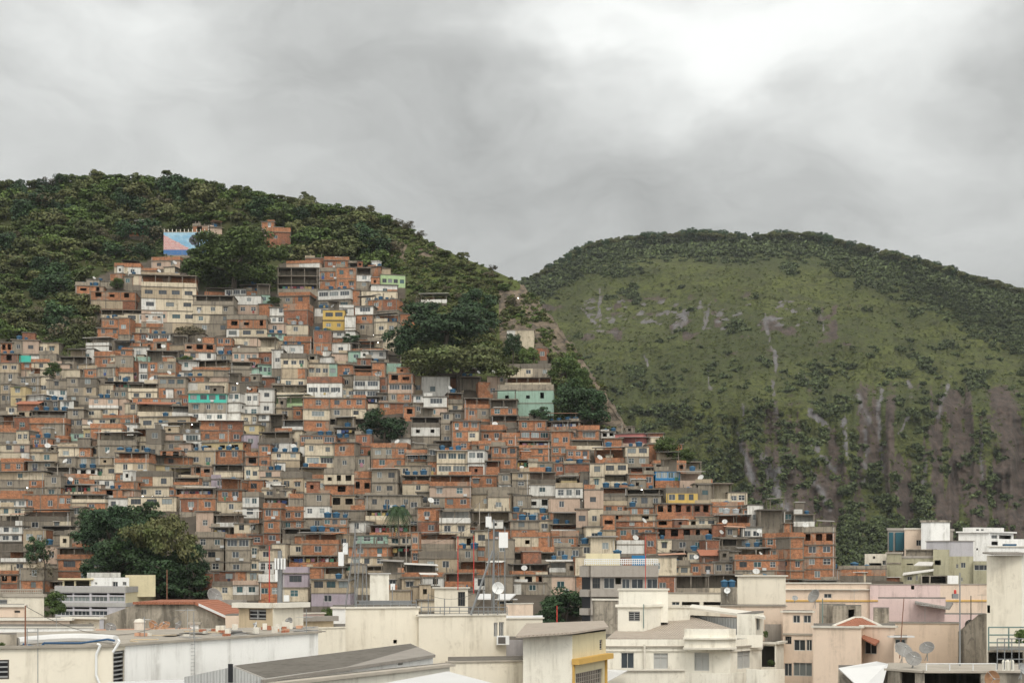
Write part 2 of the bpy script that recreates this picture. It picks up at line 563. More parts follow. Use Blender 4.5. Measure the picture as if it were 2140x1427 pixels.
for D_, z_ in ((110, -0.6), (150, -0.3), (195, 12)):
    front.append(((xs - 1070) / F * D_, np.full_like(xs, D_), np.full_like(xs, z_)))
Xs = [f_[0] for f_ in front] + Xs; Ys = [f_[1] for f_ in front] + Ys; Zs = [f_[2] for f_ in front] + Zs
PX = [xs] * 3 + PX; PY = [np.full_like(xs, 1260)] * 3 + PY
HX, HYY, HZ = np.array(Xs), np.array(Ys), np.array(Zs); PXa, PYa = np.array(PX), np.array(PY)
town = (in_poly(PXa, PYa, TOWN) | ((PXa > 1740) & (PYa > 1150)) | (PYa > 1225)).astype(float)
ridge_d = PYa - hill_crest(PXa)
nzr = vnoise(PXa / 26, PYa / 50, 11, 4)
rock = np.zeros_like(PXa)
inr = (PXa > 1040) & (PXa < 1420) & (PYa > 600)
rock[inr] = np.clip(1.0 - (ridge_d[inr] - 60) / 160, 0, 1) * (nzr[inr] > 0.40)
r2 = (PXa > 800) & (PXa < 1010) & (PYa > 500) & (PYa < 560)
rock[r2] = np.clip((nzr[r2] - 0.5) * 6, 0, 1)
edge_w = np.interp(PXa, [1080, 1120, 1190, 1280, 1350], [10, 30, 34, 56, 70])
nzf = vnoise(PXa / 10, PYa / 13, 15, 4)
rock = np.maximum(rock, ((ridge_d < edge_w * (2.6 * nzf - 0.35)) & (ridge_d > -1) & (PXa > 1085) & (PXa < 1400)) * 1.0)
slab = seg_dist_(PXa, PYa, [(1104, 606, 10), (1118, 650, 20), (1136, 690, 14)])
rock = np.maximum(rock, (slab < 1.0 + (nzf - 0.5)) * 1.0)
rock *= 1 - town
hill = grid_mesh('hill', HX, HYY, HZ, ground_mat('hill_soil'), {'town': town, 'rock': rock, 'grassy': np.interp(PXa, [800, 900], [0, 1])})
tag(hill, 'steep wooded hill that carries the crowded brick houses', None, None, 'structure')

# city floor, reaching the horizon
gm, gt, gb = new_mat('street')
gtc = gt.n('ShaderNodeTexCoord')
gt.l(gt.mix(gt.noise(gtc.outputs['Object'], 0.4, 5, 0.6), (0.045, 0.043, 0.04), (0.08, 0.075, 0.068)), gb.inputs['Base Color'])
gb.inputs['Roughness'].default_value = 0.9
g = MB().face([(-6000, -3000, -0.9), (6000, -3000, -0.9), (6000, 9000, -0.9), (-6000, 9000, -0.9)], gm)
mb_ = MB(); mb_.face([(-6000, -3000, -0.9), (6000, -3000, -0.9), (6000, 9000, -0.9), (-6000, 9000, -0.9)], gm)
tag(mb_.build('ground'), 'flat city ground between and below the buildings', None, None, 'structure')

# ---------------------------------------------------------------- far granite mountain
def mountain_mat():
    m, t, b = new_mat('mountain_cover')
    tcn = t.n('ShaderNodeTexCoord'); p = tcn.outputs['Object']
    n1 = t.noise(t.scale(p, (1, 1, 2.4)), 0.012, 6, 0.62)
    n2 = t.noise(t.scale(p, (1, 1, 3.0)), 0.07, 6, 0.68)
    n3 = t.noise(t.scale(p, (1, 1, 2.0)), 0.40, 6, 0.78)
    c = t.mix(t.ramp(n1, 0.38, 0.66), (0.058, 0.069, 0.019), (0.106, 0.118, 0.029))
    c = t.mix(t.ramp(n2, 0.42, 0.62, 0.0, 0.75), c, (0.060, 0.062, 0.025))
    c = t.mix(t.ramp(n3, 0.46, 0.60, 0.0, 0.8), c, (0.022, 0.028, 0.011))
    at = t.n('ShaderNodeAttribute', attribute_name='rock')
    pale = t.n('ShaderNodeAttribute', attribute_name='pale')
    st = t.noise(t.scale(p, (1, 1, 0.12)), 0.22, 6, 0.7)
    rc = t.mix(t.ramp(st, 0.35, 0.65), (0.100, 0.074, 0.060), (0.052, 0.040, 0.034))
    rc = t.mix(pale.outputs['Fac'], rc, t.mix(t.ramp(st, 0.3, 0.7), (0.19, 0.18, 0.18), (0.10, 0.095, 0.095)))
    rf = t.math('ADD', t.math('MAXIMUM', at.outputs['Fac'], pale.outputs['Fac']), t.math('ADD', t.math('MULTIPLY', t.math('SUBTRACT', n2, 0.5), 1.6), t.math('MULTIPLY', t.math('SUBTRACT', n3, 0.5), 1.5)))
    c = t.mix(t.ramp(rf, 0.46, 0.54), c, rc)
    t.l(c, b.inputs['Base Color']); b.inputs['Roughness'].default_value = 0.85
    b.inputs['Specular IOR Level'].default_value = 0.2
    bp = t.n('ShaderNodeBump'); bp.inputs['Strength'].default_value = 0.8; bp.inputs['Distance'].default_value = 1.6
    t.l(n3, bp.inputs['Height']); t.l(bp.outputs[0], b.inputs['Normal'])
    return m

MSTEP = 3.2
mxs = np.arange(700, 2560, MSTEP)
mc = mount_crest(mxs)
NRM = 280
nr = NRM
Xs, Ys, Zs, PX, PY = [], [], [], [], []
for j in range(nr + 1):
    s = (j / nr)
    y = 1240 + (mc - 1240) * s
    D = mountD(y)
    D = D * (1 + 0.00012 * np.abs(mxs - 1600)) + (mxs < 1250) * 0
    gul = (vnoise(mxs / 34, y / 240, 21, 4) - 0.5) * 34 * np.interp(y, [600, 850], [0.35, 1.0])
    bump = (vnoise(mxs / 90, y / 60, 5, 5) - 0.5) * 26
    Dn = D + (gul + bump) * min(1, (1 - s) * 5 + 0.15)
    Xs.append((mxs - 1070) / F * Dn); Ys.append(Dn); Zs.append(CAMZ + (HY - y) / F * Dn); PX.append(mxs); PY.append(y)
for dd, dz in ((30, 3), (90, 20), (250, 90), (500, 250), (800, 330)):
    Db = mountD(mc)
    Xs.append((mxs - 1070) / F * Db); Ys.append(Db + dd); Zs.append(np.maximum(-2, CAMZ + (HY - mc) / F * Db - dz)); PX.append(mxs); PY.append(mc)
MX, MY, MZ = np.array(Xs), np.array(Ys), np.array(Zs); MPX, MPY = np.array(PX), np.array(PY)

def seg_dist(px, py, pts):
    best = np.full(px.shape, 1e9)
    for (x1, y1, w1), (x2, y2, w2) in zip(pts, pts[1:]):
        dx, dy = x2 - x1, y2 - y1
        t = np.clip(((px - x1) * dx + (py - y1) * dy) / (dx * dx + dy * dy + 1e-9), 0, 1)
        dd = np.hypot(px - x1 - t * dx, py - y1 - t * dy) / (w1 + (w2 - w1) * t)
        best = np.minimum(best, dd)
    return best
STREAKS = [  # bare pale rock runs (px x, px y, half width)
    [(1604, 655, 2), (1600, 690, 4), (1612, 722, 5), (1622, 745, 9), (1622, 775, 5)],
    [(1487, 630, 2), (1478, 660, 8), (1470, 688, 3)], [(1432, 655, 12), (1422, 688, 3)],
    [(1256, 600, 1.5), (1252, 650, 3), (1256, 670, 2)], [(1540, 905, 4), (1560, 960, 8), (1576, 1010, 9)],
    [(1590, 950, 9), (1612, 990, 16), (1630, 1040, 12), (1650, 1078, 5)], [(1638, 970, 4), (1625, 985, 8)],
    [(1695, 985, 4), (1712, 1020, 8), (1736, 1064, 7)], [(1700, 930, 8), (1725, 960, 10), (1745, 985, 4)],
    [(1790, 825, 6), (1805, 860, 9), (1815, 885, 4)], [(1842, 815, 8), (1836, 850, 6), (1844, 990, 4)], [(1810, 900, 5), (1808, 960, 6), (1806, 1010, 4)],
    [(1896, 800, 8), (1904, 830, 6)], [(1985, 790, 7), (1970, 830, 6), (1962, 870, 5)], [(1670, 780, 3), (1686, 796, 4)], [(1715, 650, 3), (1718, 690, 2)],
    [(1345, 745, 3), (1356, 765, 3)], [(1210, 640, 2), (1250, 680, 5)],
    [(1480, 770, 2), (1486, 815, 3)], [(1552, 840, 3), (1556, 880, 2)], [(1690, 860, 14), (1730, 890, 12)], [(2050, 905, 4), (2052, 1000, 3)],
    [(1930, 950, 4), (1934, 1040, 3)], [(1760, 1180, 1), (1761, 1181, 1)], [(1610, 790, 3), (1625, 870, 4)], [(1900, 870, 5), (1880, 905, 4)], [(1765, 870, 5), (1768, 930, 7), (1775, 960, 4)],
]
pale = np.zeros_like(MPX)
wob = (vnoise(MPX / 11, MPY / 16, 31, 4) - 0.5) * 16
for st_ in STREAKS:
    dd = seg_dist(MPX + wob, MPY, [(a, b_, c_ * 0.62 + 1.0) for a, b_, c_ in st_])
    pale = np.maximum(pale, np.clip(1.25 - dd * 0.75, 0, 1))
fine = vnoise(MPX / 5, MPY / 8, 33, 3)
pale = pale * np.clip(0.55 + (fine - 0.36) * 2.6, 0, 1.1)
lz = vnoise(MPX / 17 + MPY / 40, MPY / 7, 35, 4)
pale = np.maximum(pale, np.clip((lz - 0.60) * 9, 0, 0.95) * np.interp(MPY, [612, 635, 685, 705], [0, 1, 1, 0]) * np.interp(MPX, [1190, 1230, 1660, 1740], [0, 1, 1, 0]))
band = vnoise(MPX / 15, MPY / 180, 41, 4)
low = np.interp(MPY, [760, 860, 1080, 1150], [0, 1, 1, 0.15]) * np.interp(MPX, [1480, 1640, 1900, 2000], [0, 0.75, 1, 1.1])
rockm = np.clip((band - 0.44) * 5, 0, 1) * low
RB = [[(1560, 930, 10), (1590, 1060, 14)], [(1662, 990, 12), (1700, 1080, 16)], [(1990, 830, 18), (2010, 1000, 22), (2040, 1100, 16)], [(2090, 830, 26), (2130, 1000, 34), (2130, 1150, 26)],
      [(1880, 960, 14), (1890, 1060, 14)], [(1950, 900, 14), (1960, 1010, 14)], [(1800, 800, 8), (1820, 960, 16)], [(1735, 900, 10), (1760, 1000, 14)]]
for st_ in RB:
    dd = seg_dist(MPX + wob * 2, MPY, st_)
    rockm = np.maximum(rockm, np.clip(1.5 - dd, 0, 0.8))
rockm = np.maximum(rockm, np.clip((vnoise(MPX / 30, MPY / 16, 51, 4) - 0.60) * 9, 0, 0.9) * np.interp(MPY, [590, 640, 700, 760], [0, 1, 1, 0]) * (MPX < 1800))
mountain = grid_mesh('mountain', MX, MY, MZ, mountain_mat(), {'rock': rockm, 'pale': pale})
tag(mountain, 'rounded green granite mountain with grey rock streaks behind the town', None, None, 'structure')
# ================================================================ hillside houses
_cache = {}
def box_mesh(name, sx, sy, sz, mat):
    k = (name, round(sx, 2), round(sy, 2), round(sz, 2), mat.name)
    if k not in _cache:
        _cache[k] = MB().box(-sx / 2, sx / 2, 0, sy, 0, sz, mat).mesh(name)
    return _cache[k]

def q(v, s=0.1):
    return max(s, round(v / s) * s)

def window_meshes(wd, ht, style):
    """style: w white two-leaf, c cross of panes, d dark frame wide, s strip of leaves"""
    k = ('win', round(wd, 2), round(ht, 2), style)
    if k in _cache: return _cache[k]
    fm = {'w': M['frame_white'], 'c': M['frame_white'], 'd': M['frame_dark'], 's': M['frame_white'], 'r': M['frame_wood']}[style]
    t = 0.055 if style != 'd' else 0.045
    m = MB()
    m.box(-wd / 2, wd / 2, 0, 0.07, 0, t, fm); m.box(-wd / 2, wd / 2, 0, 0.07, ht - t, ht, fm)
    m.box(-wd / 2, -wd / 2 + t, 0, 0.07, t, ht - t, fm); m.box(wd / 2 - t, wd / 2, 0, 0.07, t, ht - t, fm)
    nb = 1 if wd < 1.5 else (2 if wd < 2.0 else 3)
    if wd < 0.75: nb = 0
    for i in range(nb):
        cx = -wd / 2 + wd * (i + 1) / (nb + 1)
        m.box(cx - t / 2, cx + t / 2, 0.005, 0.065, t, ht - t, fm)
    if style == 'c':
        m.box(-wd / 2 + t, wd / 2 - t, 0.01, 0.06, ht * 0.55, ht * 0.55 + t, fm)
    g = {}
    for gn in ('glass_dark', 'glass_pale', 'glass_green'):
        g[gn] = MB().box(-wd / 2 + t * 0.5, wd / 2 - t * 0.5, 0.025, 0.045, t * 0.5, ht - t * 0.5, M[gn]).mesh('pane')
    _cache[k] = (m.mesh('window'), g)
    return _cache[k]

TANK = {}
def tank_meshes(kind):
    if kind not in TANK:
        bm_, lm = (M['tank_blue'], M['tank_lid']) if kind == 'blue' else (M['tank_grey'], M['tank_grey'])
        b = MB().lathe([(0.001, 0), (0.50, 0), (0.56, 0.3), (0.60, 0.62), (0.64, 0.66), (0.64, 0.72)], bm_, 14)
        l_ = MB().lathe([(0.67, 0.70), (0.67, 0.76), (0.52, 0.82), (0.24, 0.90), (0.20, 0.95), (0.001, 0.96)], lm, 14)
        TANK[kind] = (b.mesh('tank_body'), l_.mesh('lid'))
    return TANK[kind]

HOUSES = []     # records for labels
ROOFTHINGS = [] # (object, record, kind)
def water_tank(loc, rec, kind='blue', s=1.0):
    e = empty('water_tank', loc, random.uniform(0, 3))
    e.scale = (s, s, s)
    b, l_ = tank_meshes(kind)
    link('tank_body', b, e); link('lid', l_, e)
    rec.setdefault('tanks', []).append((e, kind))
    return e

DISH = {}
def dish(loc, yaw, size, rec=None, label=None, mat='frame_white', group='satellite dishes on the roofs', tilt=35):
    e = empty('satellite_dish', loc, yaw)
    k = ('dish', mat)
    if k not in DISH:
        prof = [(0.02, 0.0), (0.25, 0.03), (0.40, 0.08), (0.5, 0.13), (0.51, 0.14), (0.40, 0.10), (0.25, 0.05), (0.001, 0.02)]
        Mx = Matrix.Rotation(R(90 - tilt), 4, 'X')
        r_ = MB().lathe(prof, M[mat], 18, (0, 0, 1.0), Mx).mesh('reflector')
        po = MB().tube((0, 0.08, -0.05), (0, 0.08, 1.0), 0.035, 0.03, M['metal_grey']).mesh('mast')
        tip = Mx @ Vector((0, 0, 0.42)) + Vector((0, 0, 1.0))
        f_ = MB().tube(Mx @ Vector((0, -0.45, 0.12)) + Vector((0, 0, 1)), tip, 0.015, 0.015, M['metal_grey'], 4)
        f_.tube(tip - Vector((0, 0.0, 0.05)), tip + Vector((0, 0, 0.05)), 0.04, 0.04, M['metal_grey'], 6)
        DISH[k] = (r_, po, f_.mesh('feed_arm'))
    for nm, me in zip(('reflector', 'mast', 'feed_arm'), DISH[k]):
        link(nm, me, e)
    e.scale = (size, size, size)
    if label: tag(e, label, 'satellite dish', group)
    if rec is not None: rec.setdefault('dishes', []).append(e)
    return e

CLOTHS = ['cloth_red', 'cloth_white', 'cloth_blue', 'cloth_pink', 'cloth_yellow', 'cloth_dark', 'cloth_green', 'cloth_white']
def laundry(loc, yaw, width, rec):
    e = empty('clothesline', loc, yaw)
    MB().tube((-width / 2, 0, 0), (width / 2, 0, 0), 0.012, 0.012, M['metal_grey'], 4).build('line', e)
    x = -width / 2 + 0.2
    while x < width / 2 - 0.5:
        ww = random.uniform(0.35, 0.9); hh = random.uniform(0.45, 1.0)
        m = MB(); mt = M[random.choice(CLOTHS)]
        n = 4
        for i in range(n):
            a, b_ = x + ww * i / n, x + ww * (i + 1) / n
            ya, yb = 0.04 * math.sin(i * 2.1), 0.04 * math.sin((i + 1) * 2.1)
            h_ = hh * (1 - 0.05 * (i % 2))
            m.face([(a, ya, -h_), (b_, yb, -h_), (b_, 0, 0), (a, 0, 0)], mt)
        m.build('garment', e)
        x += ww + random.uniform(0.05, 0.3)
    rec.setdefault('laundry', []).append(e)
    return e

def parse(tok):
    """token -> (kind, colour, n windows, style)"""
    kind = 's'
    if tok[0] == 'T': kind = 't'; tok = tok[1:]
    elif tok[0] == 'P': kind = 'p'; tok = tok[1:]
    elif tok[0] == 'X': kind = 'x'; tok = tok[1:]
    col = tok[0]; n = 0; st = 'w'
    rest = tok[1:]
    if rest and rest[0].isdigit(): n = int(rest[0]); rest = rest[1:]
    if rest: st = rest[0]
    return kind, col, n, st

def house(x0, x1, y0, y1, toks, flags='', yaw=None, D=None, depth=None, name=None):
    """one house from its facade rectangle in the photograph; everything is built at true size at distance D"""
    hid = len(HOUSES)
    rs = random.Random(hid * 7919 + 13)
    if D is None: D = hillD(y1) + rs.uniform(-0.45, 0.45)
    s = mpp(D)
    W = (x1 - x0) * s
    H = (y1 - y0) * s
    if yaw is None: yaw = rs.gauss(0, 8.5)
    yr = R(yaw)
    depth = depth or min(8.0, max(4.2, W * rs.uniform(0.55, 0.9)))
    W *= 1.0 / max(0.9, math.cos(yr))
    base = P((x0 + x1) / 2, y1, D)
    st = [parse(t) for t in toks]
    wts = [{'p': 0.42}.get(k[0], 1.0) for k in st]
    tot = sum(wts)
    heights = [H * a / tot for a in wts]
    main = st[-1][1] if len(st) == 1 else max((k for k in st), key=lambda k: (k[0] == 's'))[1]
    nm = name or ({'o': 'brick_house', 'r': 'brick_house', 'g': 'cement_house', 'd': 'cement_house'}.get(st[0][1] if st[0][0] != 'p' else st[min(1, len(st) - 1)][1], 'painted_house'))
    e = empty(nm, base, yr)
    rec = dict(o=e, x0=x0, x1=x1, y0=y0, y1=y1, st=st, D=D, flags=flags, s=s, W=W, depth=depth, yaw=yaw)
    HOUSES.append(rec)
    hw = W / 2
    body = MB()
    conc = M['conc']
    z = 0.0
    # plinth down into the slope
    pc = M[rs.choice(['g', 'd', 'conc', st[-1][1]])]
    body.box(-hw, hw, 0, depth, -3.2, -0.02, pc)
    order = list(zip(st, heights))[::-1]
    setback_total = 0
    wins = []
    ztop = 0
    for li, ((kind, colr, n, sty), h) in enumerate(order):
        mat = M[colr]
        top = (li == len(order) - 1)
        if kind == 's':
            holes = []
            if n:
                cell = (W - 0.3) / n
                for i in range(n):
                    if sty == 's': ww, hh = min(cell * 0.86, 2.6), 1.15
                    elif sty == 'd': ww, hh = min(cell * 0.72, 1.9), 1.05
                    elif sty == 'h': ww, hh = min(cell * 0.62, rs.choice([0.8, 1.2, 1.5])), rs.choice([0.7, 1.1, 1.3])
                    else: ww, hh = min(cell * 0.7, rs.choice([0.9, 1.1, 1.25])), rs.choice([0.95, 1.05, 1.15])
                    ww = q(ww); hh = q(min(hh, h * 0.55))
                    cx = -hw + 0.15 + cell * (i + 0.5) + rs.uniform(-0.5, 0.5) * (cell - ww) * 0.35
                    zb = h * 0.34 + rs.uniform(-0.04, 0.04)
                    if zb + hh > h - 0.28: zb = h - 0.3 - hh
                    holes.append((cx + hw - ww / 2, cx + hw + ww / 2, zb, zb + hh))
                    if sty != 'h': wins.append((cx, z + zb, ww, hh, sty))
            if W > 5.5 and rs.random() < 0.5:
                cuts = [c_ for c_ in (rs.uniform(0.25, 0.75) * W for _ in range(6)) if not any(h_[0] - .1 < c_ < h_[1] + .1 for h_ in holes)]
            else: cuts = []
            if cuts:
                cu = cuts[0]; m2 = M[rs.choice({'o': 'gcbro', 'r': 'ogb', 'g': 'ocbgd', 'c': 'owbk', 'b': 'ocg', 'w': 'cgw'}.get(colr, 'wgc'))]
                if rs.random() < 0.5: ma, mb2 = mat, m2
                else: ma, mb2 = m2, mat
                body.wall((-hw, 0), (-hw + cu, 0), z, z + h, [h_ for h_ in holes if h_[1] < cu], ma, 0.14)
                body.wall((-hw + cu, 0), (hw, 0), z, z + h, [(h_[0] - cu, h_[1] - cu, h_[2], h_[3]) for h_ in holes if h_[0] > cu], mb2, 0.14)
            else: body.wall((-hw, 0), (hw, 0), z, z + h, holes, mat, 0.14)
            # side walls; now and then a small opening
            sm = mat if rs.random() < 0.6 else M[rs.choice(['g', 'o', 'conc'])]
            for side in (0, 1):
                sh = []
                if rs.random() < 0.5 and depth > 3:
                    a = rs.uniform(0.5, depth - 1.6); sh = [(a, a + 0.8, h * 0.4, h * 0.4 + 0.7)]
                if side == 0: body.wall((hw, 0), (hw, depth), z, z + h, sh, sm, 0.14)
                else: body.wall((-hw, depth), (-hw, 0), z, z + h, sh, sm, 0.14)
            body.face([(hw, depth, z), (-hw, depth, z), (-hw, depth, z + h), (hw, depth, z + h)], sm)
            if colr in 'or':      # the concrete frame shows between the brick panels
                nc = max(2, int(W / 3.2) + 1)
                for i in range(nc):
                    cx = -hw + 0.1 + (W - 0.2) * i / (nc - 1)
                    if any(abs(cx - (a + b_) / 2 + hw) < (b_ - a) / 2 + 0.12 for a, b_, _, _ in holes): continue
                    if 0 < i < nc - 1 and rs.random() < 0.35: continue
                    body.box(cx - 0.09, cx + 0.09, -0.025, 0.05, z + 0.01, z + h - 0.19, conc)
        elif kind in 'tx':
            ph = min(1.05, h * 0.40) if kind == 't' else 0.12
            if kind == 't':
                body.box(-hw, hw, 0, 0.14, z, z + ph, mat)
                body.box(hw - 0.14, hw, 0.14, depth, z, z + ph, mat)
                body.box(-hw, -hw + 0.14, 0.14, depth, z, z + ph, mat)
            back = min(depth - 0.5, rs.uniform(2.0, 3.4))
            bm = mat if rs.random() < 0.5 else M[rs.choice(['o', 'g', 'b', 'k'])]
            body.box(-hw + 0.15, hw - 0.15, back, depth, z, z + h - 0.16, bm)
            if rs.random() < 0.5:
                sd = rs.choice([-1, 1])
                body.box(min(sd * hw, sd * (hw - 0.15)), max(sd * hw, sd * (hw - 0.15)), 0.15, depth, z + ph, z + h - 0.16, mat)
            nc = max(2, int(W / 2.6) + 1)
            for i in range(nc):
                cx = -hw + 0.12 + (W - 0.24) * i / (nc - 1)
                body.box(cx - 0.09, cx + 0.09, 0.01, 0.19, z + ph, z + h - 0.16, conc)
            if rs.random() < 0.22: rec.setdefault('wantlaundry', []).append((z + h - 0.55, W))
        elif kind == 'p':
            body.box(-hw, hw, 0, 0.13, z, z + h, mat)
            body.box(-hw, hw, depth - 0.13, depth, z, z + h * 0.9, mat)
            body.box(hw - 0.13, hw, 0.13, depth - 0.13, z, z + h, mat)
            body.box(-hw, -hw + 0.13, 0.13, depth - 0.13, z, z + h, mat)
        if kind != 'p' and not top:
            ov = rs.choice([0.05, 0.1, 0.2])
            body.box(-hw - ov, hw + ov, -ov, depth + ov, z + h - 0.17, z + h + 0.01, conc if rs.random() < 0.5 else M['d'])  # some slabs take dark cement, painting in shade between the storeys
        if top and kind != 'p':
            ov = rs.choice([0.08, 0.18, 0.3])
            rm = M['roofing'] if rs.random() < 0.6 else conc
            rf = MB()
            if 'K' in flags:
                kh = 0.9
                rf.hexa([(-hw - .35, -.45, z + h - .1), (hw + .35, -.45, z + h - .1), (hw + .35, depth * .8, z + h + kh), (-hw - .35, depth * .8, z + h + kh),
                         (-hw - .35, -.45, z + h), (hw + .35, -.45, z + h), (hw + .35, depth * .8, z + h + kh + .12), (-hw - .35, depth * .8, z + h + kh + .12)], M['clay'])
            elif 'C' in flags:
                t_ = rs.uniform(0.0, 0.10); o_ = 0.55
                rf.hexa([(-hw - o_, -o_ - .2, z + h - .02), (hw + o_, -o_ - .2, z + h - .02 + t_ * W * 0.3), (hw + o_, depth * .9, z + h + .25), (-hw - o_, depth * .9, z + h + .2),
                         (-hw - o_, -o_ - .2, z + h + .06), (hw + o_, -o_ - .2, z + h + .06 + t_ * W * 0.3), (hw + o_, depth * .9, z + h + .33), (-hw - o_, depth * .9, z + h + .28)],
                        M['sheet_light'] if rs.random() < 0.7 else M['sheet_grey'])
            else:
                rf.box(-hw - ov, hw + ov, -ov, depth + ov, z + h - 0.17, z + h + 0.03, rm)
            rf.build('roof', e)
        z += h
        if kind != 'p': ztop = z
        elif top:
            ztop = z - h
            body.box(-hw + 0.131, hw - 0.131, 0.131, depth - 0.131, z - h - 0.16, z - h + 0.02, M['roofing'])
    body.build('wall', e)
    for cx, zz, ww, hh, sty in wins:
        fr, gl = window_meshes(ww, hh, {'w': rs.choice('wwwcd'), 'd': 'd', 's': 's'}.get(sty, 'w'))
        wo = link('window', fr, e, (cx, 0.05, zz))
        r_ = rs.random()
        r2_ = rs.random()
        if r2_ < 0.07: link('window_hood', box_mesh('window_hood', q(ww + .3), 0.5, 0.05, M[rs.choice(['sheet_grey', 'sheet_light', 'clay_faded', 'cloth_green'])]), wo, (0, -0.5, hh + .08))
        elif r2_ < 0.15: link('air_conditioner', box_mesh('air_conditioner', 0.65, 0.35, 0.42, M['antenna_w']), wo, (ww / 2 + rs.uniform(.2, .5) if rs.random() < .5 else 0, -0.36, -0.5))
        elif r2_ < 0.21: link('hanging_cloth', box_mesh('hanging_cloth', q(rs.uniform(.4, .8)), 0.03, q(rs.uniform(.5, .9)), M[rs.choice(CLOTHS)]), wo, (0, -0.1, -0.55))
        link('pane', gl['glass_pale' if r_ < 0.27 else ('glass_dark' if r_ < 0.85 else 'glass_green')], wo)
    # column stubs left for the next storey
    if ('R' in flags or rs.random() < 0.12) and 'C' not in flags and 'K' not in flags:
        for i in range(rs.choice([2, 3, 4])):
            cx = rs.uniform(-hw + .1, hw - .2); yy = rs.choice([0.2, depth - 0.3])
            link('column', box_mesh('column', 0.2, 0.2, q(rs.uniform(0.6, 1.5), 0.3), conc), e, (cx, yy, ztop + 0.02))
    # roof rooms, lean-to sheets and rain pipes break up the outlines
    covered = 'C' in flags or 'K' in flags
    parap = st[0][0] == 'p'
    if not covered and W > 3.2 and rs.random() < 0.13:
        aw = rs.uniform(1.4, min(3.2, W * 0.55)); ah = rs.uniform(1.3, 2.3); ax = rs.uniform(-hw + .1, hw - aw - .1); ay = rs.uniform(0.9, 2.2)
        rm_ = MB(); am = M[rs.choice(['o', 'o', 'g', 'c', 'w', 'conc', 'r', 'b'])]
        rm_.wall((ax, ay), (ax + aw, ay), ztop + .02, ztop + ah, [(aw * .3, aw * .3 + .6, ah * .35, ah * .7)] if rs.random() < .6 else [], am, 0.12)
        rm_.wall((ax + aw, ay), (ax + aw, ay + 2), ztop + .02, ztop + ah, [], am); rm_.wall((ax, ay + 2), (ax, ay), ztop + .02, ztop + ah, [], am); rm_.wall((ax + aw, ay + 2), (ax, ay + 2), ztop + .02, ztop + ah, [], am)
        rm_.box(ax - .15, ax + aw + .15, ay - .2, ay + 2.1, ztop + ah, ztop + ah + .1, M[rs.choice(['roofing', 'sheet_grey', 'conc', 'sheet_light'])])
        rm_.build('roof_room', e)
    elif not covered and W > 3 and rs.random() < 0.13:
        aw = rs.uniform(W * .4, W * .95); ax = rs.uniform(-hw, hw - aw); zh = ztop + rs.uniform(1.6, 2.3); sl = rs.uniform(-.25, .25)
        ls = MB(); sm_ = M[rs.choice(['sheet_grey', 'sheet_light', 'sheet_grey', 'roofing', 'clay_faded'])]; dd_ = min(depth, 3.2)
        ls.hexa([(ax - .2, -.25, zh), (ax + aw + .2, -.25, zh + sl), (ax + aw + .2, dd_, zh + sl + .25), (ax - .2, dd_, zh + .25),
                 (ax - .2, -.25, zh + .06), (ax + aw + .2, -.25, zh + sl + .06), (ax + aw + .2, dd_, zh + sl + .31), (ax - .2, dd_, zh + .31)], sm_)
        for px_, zz_ in ((ax + .1, zh), (ax + aw - .1, zh + sl)):
            ls.box(px_ - .06, px_ + .06, 0.02, 0.14, ztop + .02, zz_ + .03, conc); ls.box(px_ - .06, px_ + .06, dd_ - .2, dd_ - .08, ztop + .02, zz_ + .25, conc)
        if rs.random() < .5: ls.box(ax + .1, ax + aw - .1, dd_ - .35, dd_ - .22, ztop + .02, zh + .1, M[rs.choice(['o', 'g', 'b', 'd'])])
        ls.build('lean_to_roof', e)
    if not covered and not parap and W > 3 and rs.random() < 0.4:
        aw = rs.uniform(W * .25, W * .7); ax = -hw if rs.random() < .5 else hw - aw; ph_ = rs.uniform(.35, .9)
        MB().box(ax, ax + aw, 0.02, 0.14, ztop + .04, ztop + ph_, M[rs.choice([st[0][1], 'o', 'g', 'b'])]).build('parapet', e)
    if rs.random() < 0.35:
        px_ = rs.choice([-1, 1]) * (hw - rs.uniform(.15, .5))
        link('downpipe', box_mesh('downpipe', 0.09, 0.07, q(max(1.0, z - .4), 0.5), M[rs.choice(['frame_white', 'conc', 'metal_grey'])]), e, (px_, -0.10, 0.1))
    # things on the roof
    nt = 0
    for c_ in flags.split():
        if c_[0] == 'T': nt = int(c_[1:])
    if nt == 0 and rs.random() < 0.15 and 'K' not in flags: nt = rs.choice([1, 1, 2, 3])
    Mr = Matrix.Translation(base) @ Matrix.Rotation(yr, 4, 'Z')
    if nt:
        x = rs.uniform(-hw + 0.8, max(-hw + 0.9, hw - 1.45 * nt))
        kd = 'blue' if rs.random() < 0.93 or nt > 2 else 'grey'
        off = 0.32 if 'C' in flags else 0.035
        for i in range(nt):
            if x > hw - 0.5: break
            water_tank(Mr @ Vector((x, rs.uniform(0.85, 1.1) + (1.0 if 'C' in flags else 0), ztop + off)), rec, kd, rs.choice([0.7, 0.85, 1.0, 1.1]))
            x += rs.uniform(1.35, 2.1)
    if rs.random() < 0.09 and 'C' not in flags:
        dish(Mr @ Vector((rs.uniform(-hw + .5, hw - .5), rs.uniform(0.4, 1.2), ztop + 0.03)), yr + R(rs.uniform(-60, 60)), rs.uniform(0.8, 1.2), rec)
    for zz, ww in rec.get('wantlaundry', [])[:1]:
        laundry(Mr @ Vector((0, 0.35, zz)), yr, ww * 0.8, rec)
    return rec
Z = 2140 / 540.0
